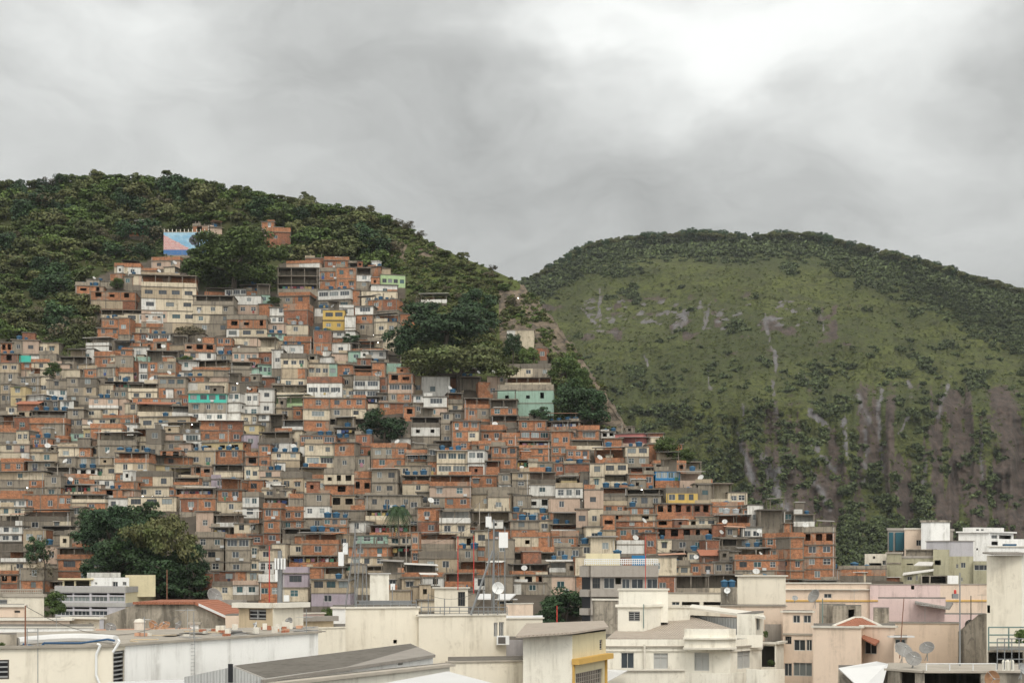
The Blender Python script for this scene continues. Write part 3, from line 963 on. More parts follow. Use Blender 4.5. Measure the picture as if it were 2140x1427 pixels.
def tile(ox, oy, text):
    for ln in text.strip().splitlines():
        ln = ln.split('#')[0].strip()
        if not ln: continue
        body, _, fl = ln.partition(';')
        p = body.split()
        a, b_, c, d_ = [float(v) / Z for v in p[:4]]
        toks = p[4:]; yaw = None
        if toks and toks[0][0] == '@': yaw = float(toks[0][1:]); toks = toks[1:]
        house(ox + a, ox + b_, oy + c, oy + d_, toks, fl.strip(), yaw)

tile(0, 340, """
1065 1215 552 610 o0 ;T1
1590 1745 520 585 o1h
1745 1835 535 590 k0 ;T1
1250 1495 780 880 @-6 Po k2
1355 1450 862 940 c0
950 1165 832 938 @5 Po w2
1105 1300 872 940 Po o0
905 1020 915 990 o0
1085 1290 928 1015 c1
1022 1100 940 1020 g1
630 858 1018 1155 @10 o2h g2
755 1120 1068 1210 @6 o3h r0
725 930 978 1030 g0 ;T1
1180 1618 930 1420 @9 Tc c4d c3d c4d b2h
1600 1932 1100 1410 @3 Tg g3 g2 g2
840 1190 1218 1292 @6 Tc
1035 1345 1250 1440 @8 w3d Po c3d
848 1000 1288 1372 o1
805 1005 1368 1440 o2
1860 2060 1044 1110 w3s
1945 2160 1098 1255 @3 w1 k2
1990 2145 1010 1060 Xg
2040 2145 1060 1130 o1 ;T3
1875 2210 1262 1452 Pg o3h c3d
1700 1860 1070 1110 Po
""")
tile(540, 400, """
25 135 250 305 o1
50 265 300 420 Po r1
228 510 572 650 Po k0
160 495 630 835 @2 Xg Xg Tg
165 430 835 935 Po o2
385 545 550 610 r0
545 750 540 640 @4 Po o2
500 645 630 808 @-3 Pg o2 o1
643 812 628 812 @5 o2 o2
750 940 590 645 Xg
812 935 630 805 Xg w1 g1
905 1010 622 705 @-20 o0
1015 1215 690 795 @12 n4d
935 1150 772 875 @8 w1
855 1150 825 955 c3
900 1150 895 985 o2 ;T3
488 765 810 980 w3s g3d
750 842 815 960 o0
465 790 965 1035 w2
534 716 980 1150 @2 y2d y2
716 805 1030 1225 w0 w1
800 952 948 1165 @-8 w1s o1 g1
957 1162 990 1085 g1 ;D
960 1150 1080 1285 c2 c1
-10 95 768 935 Xg m1
0 100 930 1035 o0
95 278 958 1105 w1 w3
205 412 930 1105 Po r1 ;T3
70 232 1090 1180 k1
230 412 1103 1185 c1
82 222 1175 1295 m2 b0
210 440 1200 1345 Po o0 ;T4
455 605 1150 1355 r1 o2
715 800 1150 1225 w0
610 712 1160 1265 w1 o0
1345 1560 850 925 Tw ;C
810 962 1220 1265 o0
1170 1330 1012 1092 o0
""")
tile(0, 680, """
105 315 118 232 @10 k2 ;T2
0 106 140 235 o2h
0 148 232 320 r1h ;T3
158 256 250 312 Pt
255 325 240 305 w0
325 470 235 325 g0
160 412 305 430 o2 c1
0 150 310 470 b2 g1
708 905 105 230 @-6 Tw w0 ;C
668 780 190 312 w1
780 1000 118 220 g0
1040 1232 62 140 r2
1225 1410 70 185 w2s o1 ;T2
1165 1390 138 225 o2h
1400 1530 158 225 b0
1530 1785 148 292 o3h k2
1790 1922 100 245 o2 w1
1925 2140 185 305 @3 Pg k4
780 948 215 350 Po o1
945 1100 200 255 o1
1060 1165 140 190 w0 ;T3
495 730 258 375 @5 Xg b1
798 958 260 350 c3 o0
800 962 345 495 g1 c2d
958 1100 250 485 g1 Po c2
1100 1238 260 305 Pm
1152 1226 300 475 w1s w1s
1218 1457 300 475 @-3 o3 o2
1220 1475 208 305 Xg
1480 1645 292 372 w1 ;C
1598 1890 288 375 Tg
1352 1592 380 435 w2
1598 1905 345 475 @6 Po b0 c0
1308 1535 424 602 @2 g3d o2
1535 1700 420 525 o1 c0
1535 1892 468 565 c1
1795 1922 240 305 g1
1912 2082 300 480 Tg g0 o2
2080 2145 350 475 m1
1985 2145 465 565 d1
1983 2145 555 765 @-2 w3 w2
1562 1882 560 800 @2 t4d g3 w3
1880 1988 556 798 @-12 w2d w0 w0
1143 1432 650 755 Tc ;K
1143 1582 752 862 c3d
1430 1578 665 755 Tw
1030 1152 640 725 c1
1100 1500 600 652 g3
738 975 600 745 @4 k2 Pw c1
1060 1302 480 615 Tc c2
900 1202 470 540 Tg ;C
920 1060 538 612 g2
390 562 448 602 @8 g1 w2
560 792 430 655 @8 g2 g2 g2
493 662 360 435 c0 ;T1
690 805 358 435 o1
145 332 425 565 @-6 g2 g2
90 212 500 668 e1 e1
0 96 480 650 b1 g2
185 362 580 655 w0 ;C
318 612 618 695 d3
50 142 668 748 c1
140 312 650 765 r0 b2h ;K
268 545 705 765 Td ;T6
245 542 765 912 Po o1
560 692 690 855 g1 g2
688 832 690 768 c1
690 902 768 872 c2 c1
585 692 890 955 m1
690 762 850 965 e1
750 1012 812 1035 Po o1 o1
850 1125 740 825 Po o2 ;T2
808 1128 890 1085 @5 Tg g2 ;C
825 948 1080 1165 w1
258 562 910 1015 Po r2
260 402 930 1085 o2 g1
400 652 968 1045 g1
408 472 1000 1055 w1
480 752 1005 1112 @6 o2
480 632 1085 1165 g1
640 822 1088 1165 g2
0 242 980 1115 @4 c2 c0 ;T2
0 202 1098 1215 Po o2
130 242 868 975 c2
0 132 850 965 Po g0
235 442 1128 1205 g2 ;C
0 362 1212 1405 @3 c1 g2 g1 ;C
360 592 1168 1312 @2 Td g1
370 502 1240 1430 g1 g1
585 802 1180 1242 w3h
530 747 1228 1335 Po o3
745 942 1242 1352 Pc w2
948 1232 1048 1305 @-2 To b2 o2 ;T6
1120 1432 1203 1345 @2 Pd c2
1170 1562 1150 1212 e1
1225 1572 1088 1165 o1
1318 1502 1032 1105 o2h
1435 1652 1258 1382 To k0
1283 1387 805 905 w1
1383 1662 798 895 @-3 Td
1283 1520 890 982 k2
1518 1658 890 982 w1s
1662 2012 790 885 o2 ;C
1660 2018 868 975 @5 o3
1658 2022 965 1045 e3h
1578 1772 1163 1245 o2h
1648 1752 1250 1345 Pg c1
1748 1892 1270 1352 l1
1768 2012 1150 1255 Xg c0
1778 2012 1030 1115 o2
2018 2145 820 905 e1
2028 2145 900 1015 l1
2028 2145 1048 1165 Po o1h
2023 2145 1160 1285 c2
1883 2002 1288 1427 r1
938 1122 1288 1432 o0 k0
""")
tile(540, 700, """
192 372 78 170 w1 ;T4
188 397 150 445 @2 Pd c3 o0 c2
403 492 160 245 g1h
490 607 178 248 w0
403 652 232 355 m4
402 692 345 515 @-2 Pr w3s ;T4
650 792 240 345 o1
680 782 328 455 g1
608 752 150 215 k0
745 872 130 225 m1
813 937 190 275 r1
878 1057 130 195 w2 ;C
938 1052 225 355 o0 o1
788 968 250 345 To
788 1002 338 532 @2 Pg w2s w2s
1073 1282 318 562 @-2 o2h k2s o2
1000 1076 350 505 r1
1043 1182 228 305 m0
0 112 240 375 m3 Pw
0 132 440 665 w1 w1
0 92 650 772 w1 g1
133 402 500 605 Tn ;C
148 292 600 705 b1
283 378 588 705 o1
193 377 700 795 Tw
373 588 518 795 @10 o1 c1s o1
588 892 522 775 @2 o3 g2 Tg
1283 1372 495 562 w1
1283 1372 560 665 g1
1368 1562 508 685 w1s k1
1568 1692 478 655 Tg c1
998 1282 558 615 o2
1198 1302 588 685 o1h
1703 1917 520 695 @2 To o2
1918 2145 530 742 @-2 Xo o2 To
1268 1502 678 915 @3 Td w2h g0
1512 1612 640 905 g1 g1 g1
1603 1832 708 965 @4 o3 o2 o1
1838 2022 748 885 Po o2
1768 2037 878 985 Po o2
2018 2145 808 935 Po o1
1928 2145 918 1105 o3 o1
928 1232 893 1105 @-6 Po o3 o2
1098 1262 850 905 w0 ;T2
1218 1442 948 1115 Po o2s b0
798 937 820 1015 r1 r1
798 922 998 1105 g1
343 642 828 1005 @3 o3s c2
618 803 848 935 @-12 o2
388 627 898 1095 c2 c2s
623 803 888 1112 @-8 o1 g1
0 282 800 972 Td w1s
98 342 968 1095 @4 c2 b0
0 102 898 1105 o1 o1
138 222 1053 1125 w0
358 562 1093 1195 To ;T2
368 552 1188 1305 c3
543 792 1108 1325 @2 Pg c3h o1h
178 372 1128 1295 Pd b2
0 192 1118 1205 k1 ;T3
783 937 1128 1315 Po o2h
938 1152 1108 1325 @-3 g2 g2 ;C
1193 1422 1158 1305 To c1 ;T3
1418 1762 1158 1432 @2 To k2 g3
1478 1732 958 1165 @3 c3s c2s ;C T3
1733 1872 948 1165 w2s w2s
1868 1992 1038 1165 To Po
1748 1982 1158 1265 o2
1988 2092 1148 1315 g1 w1
1758 2082 1258 1435 Pg b1
28 272 1268 1345 c2
""")
tile(1000, 560, """
235 457 512 660 @-4 c1h
470 572 658 765 r1
218 602 793 980 @-3 Pd g3 Tc
158 622 965 1225 @-3 Pg m3h m2
0 98 945 1065 Po
0 345 1078 1150 Xo
""")
tile(1000, 860, """
108 332 28 125 Td
328 562 68 165 @2 o2
343 592 158 245 r3s
563 832 78 155 To ;T4
818 1003 113 245 @-3 Po o1s
598 762 158 305 o2
18 217 108 245 Po o2
198 342 173 295 Po o1
328 592 238 425 @-2 To o2 o0
0 217 238 405 Po o2 o1
1013 1137 163 220 w2h ;T2
1133 1362 178 272 p0
1188 1417 213 295 @3 Tk ;C
768 1037 233 315 Tc
598 752 288 435 @6 o2 o1
723 922 313 475 @-4 o3 o1
1038 1192 218 315 o0
1218 1412 288 455 @3 c2d g2
1408 1512 258 360 @-8 o1
968 1217 298 425 To ;C
1053 1112 353 415 c0
1038 1237 423 615 @2 c2d Tc
923 1042 428 645 @-6 c1 c1
1238 1432 458 525 Tr
1238 1452 513 625 o3
1448 1722 403 485 @4 Po o3h
1463 1672 488 605 @2 u4s Po
1668 1852 498 615 Tk ;C
1828 1932 558 725 @-10 Po g1
1553 1817 628 765 @3 Pd y3
1818 1922 598 735 @-4 g1
1018 1232 628 705 Td ;T4
1228 1502 638 705 Td ;T4
1238 1512 688 795 @-2 g3
1028 1232 738 855 @3 Pb o2
1228 1462 788 875 o2
1463 1932 758 865 @6 o6h
1463 1982 862 962 @6 Po o4h
1465 1982 960 1060 @6 o5h
1480 1880 1055 1165 @6 d3
1800 1978 868 960 @6 c2
1038 1472 848 1005 @-2 o2h r1 o1
1018 1137 848 1105 o1h b0
1133 1472 955 1055 o3
278 422 498 695 @2 b1 g1 g0
418 642 498 600 Td ;T3
418 642 600 697 w1
638 862 588 725 @-4 Pb w3
763 857 718 835 w2
683 817 533 595 Te ;C
413 592 713 805 w2h
288 432 688 825 g1
708 922 428 505 r0 ;T2
798 922 418 475 o1
178 262 508 655 g1
78 262 648 835 Pg c1
268 392 828 915 o2
263 502 898 1045 @2 g1 o1
498 612 838 905 o1 ;T3
598 822 928 1005 Tw ;T4
598 832 985 1135 @-3 Po o2
628 862 1118 1235 g2
278 592 998 1125 Po o1h
278 627 1118 1265 @-2 Po Tg
278 577 1258 1355 To
258 572 1348 1435 c3h
588 862 1238 1365 @2 Tw Pg ;C T4
888 1022 948 1105 c1
928 1132 1038 1185 c1 ;C
1143 1392 1063 1175 Pw w0
1378 1482 998 1175 r1
1878 2002 1058 1205 r0 r0
1928 2145 1038 1155 @-3 Td
2008 2145 1148 1245 g1
1848 2012 1188 1265 r0 ;K
1748 1952 1248 1365 @-6 o2
1498 1752 1228 1375 Pg c3d
1948 2122 1238 1355 g2
1978 2145 848 965 To ;C
1928 2145 748 855 @-4 Po o1 ;T3
1998 2145 958 1045 g1
""")
tile(1400, 920, """
393 662 618 725 @-4 To ;C T2
343 612 508 605 @-4 Po o1
598 682 558 665 @-4 o1
398 562 718 805 g2
598 762 713 835 @-4 w2
558 792 798 905 @-4 g2
788 942 768 985 Po o2 o1
428 632 808 925 @-3 Td
423 572 913 1055 @-4 g1
588 812 893 1005 @-3 To ;C T2
808 1042 908 995 @-3 o2
538 1052 988 1155 @-4 o4 r0
988 1112 760 1165 @20 Po o0 o0 o1 o0
1100 1368 715 1165 @-8 Pg o3h o2 o2 o1
1028 1195 610 712 @-8 Tw ;T2
940 1000 680 800 o0
1400 1790 1035 1120 Pg o0 ;T2
1248 1412 1062 1155 o0 ;T3
""")
tile(0, 1000, """
0 217 98 175 Po
0 212 168 245 w3
0 207 233 305 c2
478 602 128 245 @3 o2
588 868 128 265 @3 Tc b1
160 582 262 425 @4 Td g2 ;C
0 222 298 385 Td ;C
348 582 388 525 @4 Td g0
0 182 388 525 w2 w2
0 242 518 605 d0
0 217 598 695 Tw
0 332 688 765 c1
0 152 758 935 @4 Po o2h r0
148 372 738 935 g1 o1
478 892 568 855 @4 To o2d r1
828 1112 83 175 @4 o2h
1058 1462 148 245 @-2 c3d
1448 1792 78 165 To
1488 1792 158 275 @3 o2
1798 2012 88 285 @3 o2 c1
2008 2145 108 325 @-3 Pg w2 w1
1788 1972 298 405 Tw
1618 1852 438 785 @4 Pg g2 g1 g2
1868 2072 488 785 @4 g2s g1 g1
1938 2145 368 485 c2 Po
1748 1902 398 495 Tg
2068 2145 548 785 c1 c1
1758 1982 848 965 @3 Pd c1
1930 2145 842 960 Pk w2
578 692 228 405 g1 g0
528 742 458 565 Tg Po
""")
tile(540, 980, """
28 272 168 255 @3 c2
48 252 232 292 Xg
250 372 203 325 Po g0
378 592 198 505 @3 g1 w2 g1
38 187 278 625 @-2 Po o2 o1 r1
188 382 308 505 @2 Po o2 o2 ;T2
588 802 213 335 @-3 b2h
598 882 338 405 g1
883 1277 213 335 @2 g3
883 1277 333 455 Tc Pb
803 882 238 335 o0
1498 1752 338 555 @-3 Tw c2 ;C
1758 2082 348 515 Xc Xc
528 742 403 545 @2 o3 o1
738 892 428 525 w1
198 482 488 645 Td g0
355 665 528 805 @-2 To o1 To ;C
738 1072 543 645 m3 Pd
738 1077 638 805 o2 c3
1078 1267 558 635 c2
1078 1272 628 775 Td
918 1262 458 565 To
1308 1642 528 655 @3 Tk Pg ;C
1638 1812 558 665 c1h
1328 1652 678 855 @3 Pd g2
1648 1812 658 775 g1
1263 1332 518 805 o1 o1
818 1362 798 865 Tb
1188 1537 853 975 Po w2h
1188 1342 898 1015 b1
1278 1502 968 1105 b0
1543 1782 858 975 To
1648 1902 758 875 To
0 132 658 865 c1 w2
203 412 808 1095 @5 Pl l1d c1
398 552 808 905 o0
548 712 808 905 Tb
438 762 908 1135 @-2 b3d l1
0 192 868 1085 Pw o2
248 502 712 812 To
1788 1902 888 1005 w1
1878 2105 878 1025 g0
1640 1800 1000 1100 g0
1050 1260 1000 1120 b0
1330 1560 1080 1180 c0
""")
print('houses', len(HOUSES), flush=True)

def fill_houses():
    """recessed houses that close the gaps between the ones drawn above"""
    H_, W_ = 760, 1760       # y 480..1240, x 0..1760
    mask = np.zeros((H_, W_), bool)
    for r_ in HOUSES:
        a, b_, c, d_ = int(r_['x0']), int(r_['x1']), int(r_['y0']), int(r_['y1'])
        mask[max(0, c - 480):max(0, d_ - 480 + 2), max(0, a):max(0, b_)] = True
    gx, gy = np.meshgrid(np.arange(W_), np.arange(H_) + 480)
    mask |= ~in_poly(gx, gy, TOWN)
    for a, b_, c, d_ in ((170, 415, 1060, 1240), (800, 1090, 640, 790), (760, 860, 850, 925)):   # under big trees
        mask[c - 480:d_ - 480, a:b_] = True
    rs = random.Random(5)
    n = 0
    for y in range(1236, 560, -4):
        x = 0
        row = mask[y - 480 - 1]
        while x < W_ - 10:
            if row[x]: x += 1; continue
            x2 = x
            while x2 < W_ and not row[x2] and x2 - x < 66: x2 += 1
            wd = x2 - x
            if wd >= 13:
                col_ = mask[:y - 480, x + wd // 3:x2 - wd // 3].mean(1)
                h = 0
                while h < 70 and y - 480 - h - 1 > 0 and col_[y - 480 - h - 1] < 0.5: h += 1
                if h >= 9 and n < 110:
                    two = h > 44
                    toks = [rs.choice(['o1', 'o2', 'g1', 'c1', 'c2', 'r1', 'b2', 'k1', 'w1', 'Tg', 'To', 'Tc', 'Xg'])] + ([rs.choice(['o2', 'g1', 'c1', 'r1'])] if two else [])
                    if wd < 24: toks = [t_[0] + '1' if t_[0] not in 'TX' else 'd1' for t_ in toks]
                    ex = 5
                    hh = max(20, h + 4)
                    house(x - ex, x2 + ex, y - hh, y + 6, toks, '', rs.uniform(-3, 3), D=hillD(y + 6) + 2.2)
                    mask[y - 480 - hh:y - 480 + 2, max(0, x - 2):x2 + 2] = True
                    n += 1
            x = x2 + 1
    print('fill', n, mask.mean())
fill_houses()
# ================================================================ vegetation
def leaf_mat(name, c1, c2, c3, rough=0.65):
    m, t, b = new_mat(name)
    oi = t.n('ShaderNodeObjectInfo'); geo = t.n('ShaderNodeNewGeometry')
    tcn = t.n('ShaderNodeTexCoord')
    n1 = t.noise(tcn.outputs['Object'], 2.2, 3, 0.6)
    c = t.mix(t.ramp(oi.outputs['Random'], 0.0, 1.0, 0, 1, False), c1, c2)
    c = t.mix(t.math('MULTIPLY', t.ramp(n1, 0.4, 0.7), 0.6), c, c3)
    k = t.math('MULTIPLY_ADD', geo.outputs['Random Per Island'], 0.9, 0.55)
    k = t.math('MULTIPLY', k, t.math('MULTIPLY_ADD', t.math('FRACT', t.math('MULTIPLY', oi.outputs['Random'], 17.3)), 0.7, 0.68))
    cc = t.vmath('SCALE', c); t.l(k, cc.node.inputs['Scale'])
    t.l(cc, b.inputs['Base Color'])
    b.inputs['Roughness'].default_value = rough
    b.inputs['Specular IOR Level'].default_value = 0.25
    return m
leaf_mat('leaf_forest', (0.066, 0.086, 0.028), (0.112, 0.110, 0.044), (0.098, 0.126, 0.036))
leaf_mat('leaf_green', (0.052, 0.084, 0.022), (0.080, 0.116, 0.028), (0.102, 0.140, 0.034))
leaf_mat('leaf_grass', (0.088, 0.104, 0.030), (0.120, 0.130, 0.040), (0.074, 0.096, 0.026))
leaf_mat('leaf_dark', (0.026, 0.052, 0.023), (0.038, 0.067, 0.026), (0.043, 0.080, 0.026))
leaf_mat('leaf_olive', (0.072, 0.082, 0.030), (0.095, 0.088, 0.034), (0.064, 0.098, 0.026))
leaf_mat('leaf_brown', (0.088, 0.076, 0.046), (0.108, 0.088, 0.054), (0.070, 0.076, 0.034))
leaf_mat('leaf_far', (0.046, 0.062, 0.024), (0.064, 0.082, 0.030), (0.076, 0.098, 0.032))
plain('bark', (0.085, 0.068, 0.052), 0.9, 0.12, 3.0)
plain('bark_pale', (0.20, 0.17, 0.14), 0.9, 0.12, 3.0)

def mesh_np(name, co, quads, mat, midx=None):
    me = bpy.data.meshes.new(name)
    me.vertices.add(len(co)); me.vertices.foreach_set('co', co.ravel().astype(np.float32))
    me.loops.add(quads.size); me.loops.foreach_set('vertex_index', quads.ravel().astype(np.int32))
    me.polygons.add(len(quads)); me.polygons.foreach_set('loop_start', (np.arange(len(quads)) * quads.shape[1]).astype(np.int32))
    me.polygons.foreach_set('loop_total', np.full(len(quads), quads.shape[1], np.int32))
    me.update(calc_edges=True)
    me.materials.append(mat)
    return me

def leaves(cent, size, r, flat=0.0, out=None):
    """one leaf-cluster quad per centre, facing roughly outwards and up"""
    n = len(cent)
    nn = r.normal(size=(n, 3)) * 0.55
    if out is not None: nn += out * 0.8
    nn[:, 2] += 0.45
    nn /= np.linalg.norm(nn, axis=1, keepdims=True)
    a = np.cross(nn, r.normal(size=(n, 3)))
    a /= np.linalg.norm(a, axis=1, keepdims=True)
    b_ = np.cross(nn, a)
    b_ /= np.linalg.norm(b_, axis=1, keepdims=True)
    s1 = (size * r.uniform(0.6, 1.35, n))[:, None]; s2 = s1 * r.uniform(0.45, 0.8, n)[:, None]
    v = np.stack([cent - a * s1 - b_ * s2 * .3, cent - b_ * s2 + a * s1 * .1, cent + a * s1, cent + b_ * s2 - a * s1 * .1], 1).reshape(-1, 3)
    return v, np.arange(4 * n).reshape(n, 4)

def crown_mesh(name, seed, nblob, nleaf, lsize, mat, shape='round', spread=0.36):
    """crown in unit size: radius 1 in x,y, centred at z 0; leaf clusters on the shells of many sub-clumps"""
    r = np.random.default_rng(seed)
    cs = []
    while len(cs) < nblob:
        p = r.uniform(-1, 1, 3)
        rr = np.linalg.norm(p)
        if rr > 1 or rr < 0.25: continue
        if shape == 'umbrella' and abs(p[2] - (0.35 - 0.5 * (p[0] ** 2 + p[1] ** 2))) > 0.34: continue
        if shape == 'round' and p[2] < -0.75: continue
        cs.append(p * (0.80 if shape != 'umbrella' else 0.9))
    cs = np.array(cs)
    sq = {'round': 0.80, 'umbrella': 0.55, 'tall': 1.25, 'wide': 0.62}[shape]
    k = r.integers(0, nblob, nleaf)
    rad = r.uniform(spread * 0.6, spread * 1.15, nblob)[k]
    dirs = r.normal(size=(nleaf, 3)); dirs[:, 2] = np.abs(dirs[:, 2]) * np.where(r.random(nleaf) < 0.72, 1, -1)
    dirs /= np.linalg.norm(dirs, axis=1, keepdims=True)
    pos = cs[k] + dirs * (rad * r.uniform(0.72, 1.08, nleaf))[:, None] * np.array([1, 1, 0.72])
    pos += r.normal(size=pos.shape) * 0.03
    pos[:, 2] *= sq
    v, f = leaves(pos, lsize, r, 0.35, dirs)
    return mesh_np(name, v, f, mat), cs * np.array([1, 1, sq])

def trunk_mesh(name, seed, cs, height, mat, r0=0.045, nl=7):
    """tapered trunk from -height to the crown plus limbs to some clumps (unit crown)"""
    rs = random.Random(seed)
    m = MB()
    p = Vector((0, 0, -height)); top = Vector((rs.uniform(-.08, .08), rs.uniform(-.08, .08), -0.15))
    mid = (p + top) / 2 + Vector((rs.uniform(-.07, .07), rs.uniform(-.07, .07), 0))
    m.tube(p, mid, r0 * 1.3, r0, mat, 7, False); m.tube(mid, top, r0, r0 * 0.75, mat, 7, False)
    for c in list(cs)[:nl]:
        c = Vector(tuple(c))
        k = top.lerp(c, 0.5) + Vector((0, 0, -0.08))
        m.tube(top, k, r0 * 0.6, r0 * 0.4, mat, 5, False); m.tube(k, c, r0 * 0.4, r0 * 0.12, mat, 5, False)
    return m.mesh(name)

def tree(name, x, y, wpx, hpx, base_y, crown, trunk, label, cat='tree', group=None, D=None, rz=None):
    """crown centre (x,y) and size in photo pixels, foot on the slope at base_y"""
    if D is None: D = hillD(base_y)
    s = mpp(D)
    c = P(x, y, D)
    foot = P(x, base_y, D)
    e = empty(name, foot - Vector((0, 0, 0.6)), 0)
    rx = wpx / 2 * s * 1.12; rzz = hpx / 2 * s * 1.12
    co = link('crown', crown, e, (0, 0, c.z - foot.z + 0.6), (0, 0, rng.uniform(0, 6.28) if rz is None else rz), (rx * fr2.uniform(.88, 1.15), rx * fr2.uniform(.88, 1.15), rzz * fr2.uniform(.9, 1.15)))
    th = max(0.4, (c.z - foot.z + 0.6))
    if trunk is not None:
        tr = link('trunk', trunk, e, (0, 0, c.z - foot.z + 0.6), co.rotation_euler, (rx, rx, max(rzz, th / 1.2)))
    tag(e, label, cat, group)
    return e

fr2 = random.Random(3)
CR = {}
def variants(key, n, **kw):
    out_ = []
    for i in range(n):
        cm, cs = crown_mesh('crown', 100 + i + sum(map(ord, key)), **kw)
        tm = trunk_mesh('trunk', i, cs, 1.25, M['bark'], 0.05)
        out_.append((cm, tm))
    CR[key] = out_
variants('forest_a', 4, nblob=16, nleaf=1600, lsize=0.082, mat=M['leaf_forest'], shape='round')
variants('forest_b', 3, nblob=14, nleaf=1500, lsize=0.084, mat=M['leaf_green'], shape='wide')
variants('forest_c', 2, nblob=15, nleaf=1300, lsize=0.080, mat=M['leaf_olive'], shape='umbrella')
variants('forest_d', 2, nblob=15, nleaf=800, lsize=0.066, mat=M['leaf_brown'], shape='round')
variants('forest_e', 2, nblob=16, nleaf=1500, lsize=0.082, mat=M['leaf_dark'], shape='tall')
variants('big_green', 1, nblob=60, nleaf=14000, lsize=0.029, mat=M['leaf_green'], shape='round', spread=0.21)
variants('big_dark', 3, nblob=44, nleaf=9000, lsize=0.033, mat=M['leaf_dark'], shape='wide', spread=0.22)
variants('big_olive', 2, nblob=40, nleaf=8500, lsize=0.030, mat=M['leaf_olive'], shape='umbrella', spread=0.22)
variants('mid_green', 2, nblob=26, nleaf=4200, lsize=0.048, mat=M['leaf_green'], shape='round', spread=0.27)
variants('mid_dark', 3, nblob=26, nleaf=4500, lsize=0.046, mat=M['leaf_dark'], shape='round', spread=0.27)
variants('mid_brown', 1, nblob=30, nleaf=1500, lsize=0.05, mat=M['leaf_brown'], shape='umbrella', spread=0.24)
variants('bare', 1, nblob=22, nleaf=420, lsize=0.045, mat=M['leaf_brown'], shape='round', spread=0.25)

# single trees one can point to
def T1(kind, v, name, x, y, w_, h_, by, label, **kw):
    cm, tm = CR[kind][v]
    return tree(name, x, y, w_, h_ / {'big_green': .85, 'big_dark': .70, 'big_olive': .62, 'mid_green': .85, 'mid_dark': .85, 'mid_brown': .6, 'bare': .85,
                'forest_a': .85, 'forest_b': .68, 'forest_c': .6, 'forest_d': .85, 'forest_e': 1.2}[kind], by, cm, tm, label, **kw)
T1('big_green', 0, 'broadleaf_tree', 492, 545, 225, 150, 616, 'huge round glossy green tree beside the blue mural wall')
T1('mid_green', 1, 'broadleaf_tree', 415, 552, 75, 75, 590, 'smaller green tree growing against the left side of the huge round tree')
T1('big_dark', 0, 'broadleaf_tree', 930, 672, 190, 120, 760, 'dark spreading tree under the bare slope, right of the white upper houses')
T1('big_olive', 0, 'broadleaf_tree', 960, 765, 205, 125, 822, 'olive brown umbrella tree in front of the dark spreading tree')
T1('mid_dark', 1, 'broadleaf_tree', 838, 715, 75, 80, 762, 'dark tree left of the olive brown umbrella tree')
T1('mid_dark', 2, 'broadleaf_tree', 1000, 640, 90, 70, 690, 'dark tree crown above the right end of the spreading dark tree')
T1('mid_dark', 0, 'broadleaf_tree', 1072, 722, 46, 56, 760, 'small dark tree above the grey and mint hillside house')
T1('mid_green', 0, 'broadleaf_tree', 1106, 745, 40, 44, 772, 'small green tree by the rock house on the ridge')
T1('bare', 0, 'bare_tree', 868, 632, 70, 50, 668, 'nearly leafless grey brown tree left of the small house under the slope')
T1('mid_dark', 1, 'broadleaf_tree', 803, 888, 98, 76, 930, 'round dark tree alone in the middle of the brick houses')
T1('big_dark', 1, 'broadleaf_tree', 236, 1115, 150, 135, 1212, 'dark tree in front of the lower grey houses, left of its olive neighbour')
T1('big_olive', 1, 'broadleaf_tree', 345, 1135, 160, 160, 1232, 'large olive green tree right of the dark tree near the lower left')
for k_, (x_, y_, w_, h_, lb_) in enumerate(((196, 1092, 84, 84, 'leftmost dark crown of the tree mass at the lower left'), (272, 1165, 130, 120, 'dark crown filling the middle of the lower left tree mass'), (395, 1180, 84, 110, 'dark crown at the right side of the lower left tree mass'),
        (300, 1085, 110, 80, 'dark crown just left of the olive green tree top'), (232, 1190, 120, 84, 'low dark crown behind the yellow apartment house'), (385, 1225, 110, 60, 'lowest dark crown right of the yellow apartment house'))):
    T1('mid_dark' if k_ % 2 else 'big_dark', k_ % 3, 'broadleaf_tree', x_, y_, w_, h_, min(1240, y_ + h_ * 0.7), lb_)
T1('mid_dark', 2, 'broadleaf_tree', 330, 1205, 150, 95, 1245, 'dark undergrowth tree below the large olive green tree')
T1('bare', 0, 'broadleaf_tree', 92, 1170, 62, 110, 1240, 'thin leaved dark tree in front of the brick houses at the lower left edge')
T1('mid_dark', 0, 'broadleaf_tree', 78, 1150, 50, 60, 1238, 'small dark crown beside the thin leaved tree at the lower left edge')
T1('mid_dark', 1, 'broadleaf_tree', 1195, 830, 95, 110, 880, 'dark tree right of the grey and mint hillside house', )
T1('mid_dark', 2, 'broadleaf_tree', 1238, 850, 80, 95, 888, 'dark tree beside the rock edge, right of the hillside house')
T1('mid_green', 0, 'broadleaf_tree', 1182, 770, 70, 60, 830, 'green bushy tree above the dark trees on the ridge')
T1('mid_green', 1, 'broadleaf_tree', 1210, 800, 60, 60, 860, 'mid green tree between the ridge and the dark trees')
T1('mid_dark', 0, 'broadleaf_tree', 1128, 868, 62, 42, 888, 'low dark tree in front of the mint storey of the hillside house')
T1('mid_green', 1, 'broadleaf_tree', 1395, 938, 56, 50, 965, 'green tree behind the pink roofed house on the ridge')
T1('mid_green', 0, 'broadleaf_tree', 1425, 955, 50, 34, 975, 'low green tree at the right end of the ridge houses')
T1('mid_dark', 1, 'broadleaf_tree', 1180, 1258, 135, 75, 1320, 'dark broad tree left of the grey apartment block', D=212)
T1('mid_dark', 2, 'broadleaf_tree', 1150, 1285, 90, 60, 1330, 'lower dark tree beside the grey apartment block tree', D=208)
T1('mid_green', 0, 'broadleaf_tree', 1655, 1110, 40, 34, 1130, 'green tree peeping behind the roofs left of the brick tower', D=262)
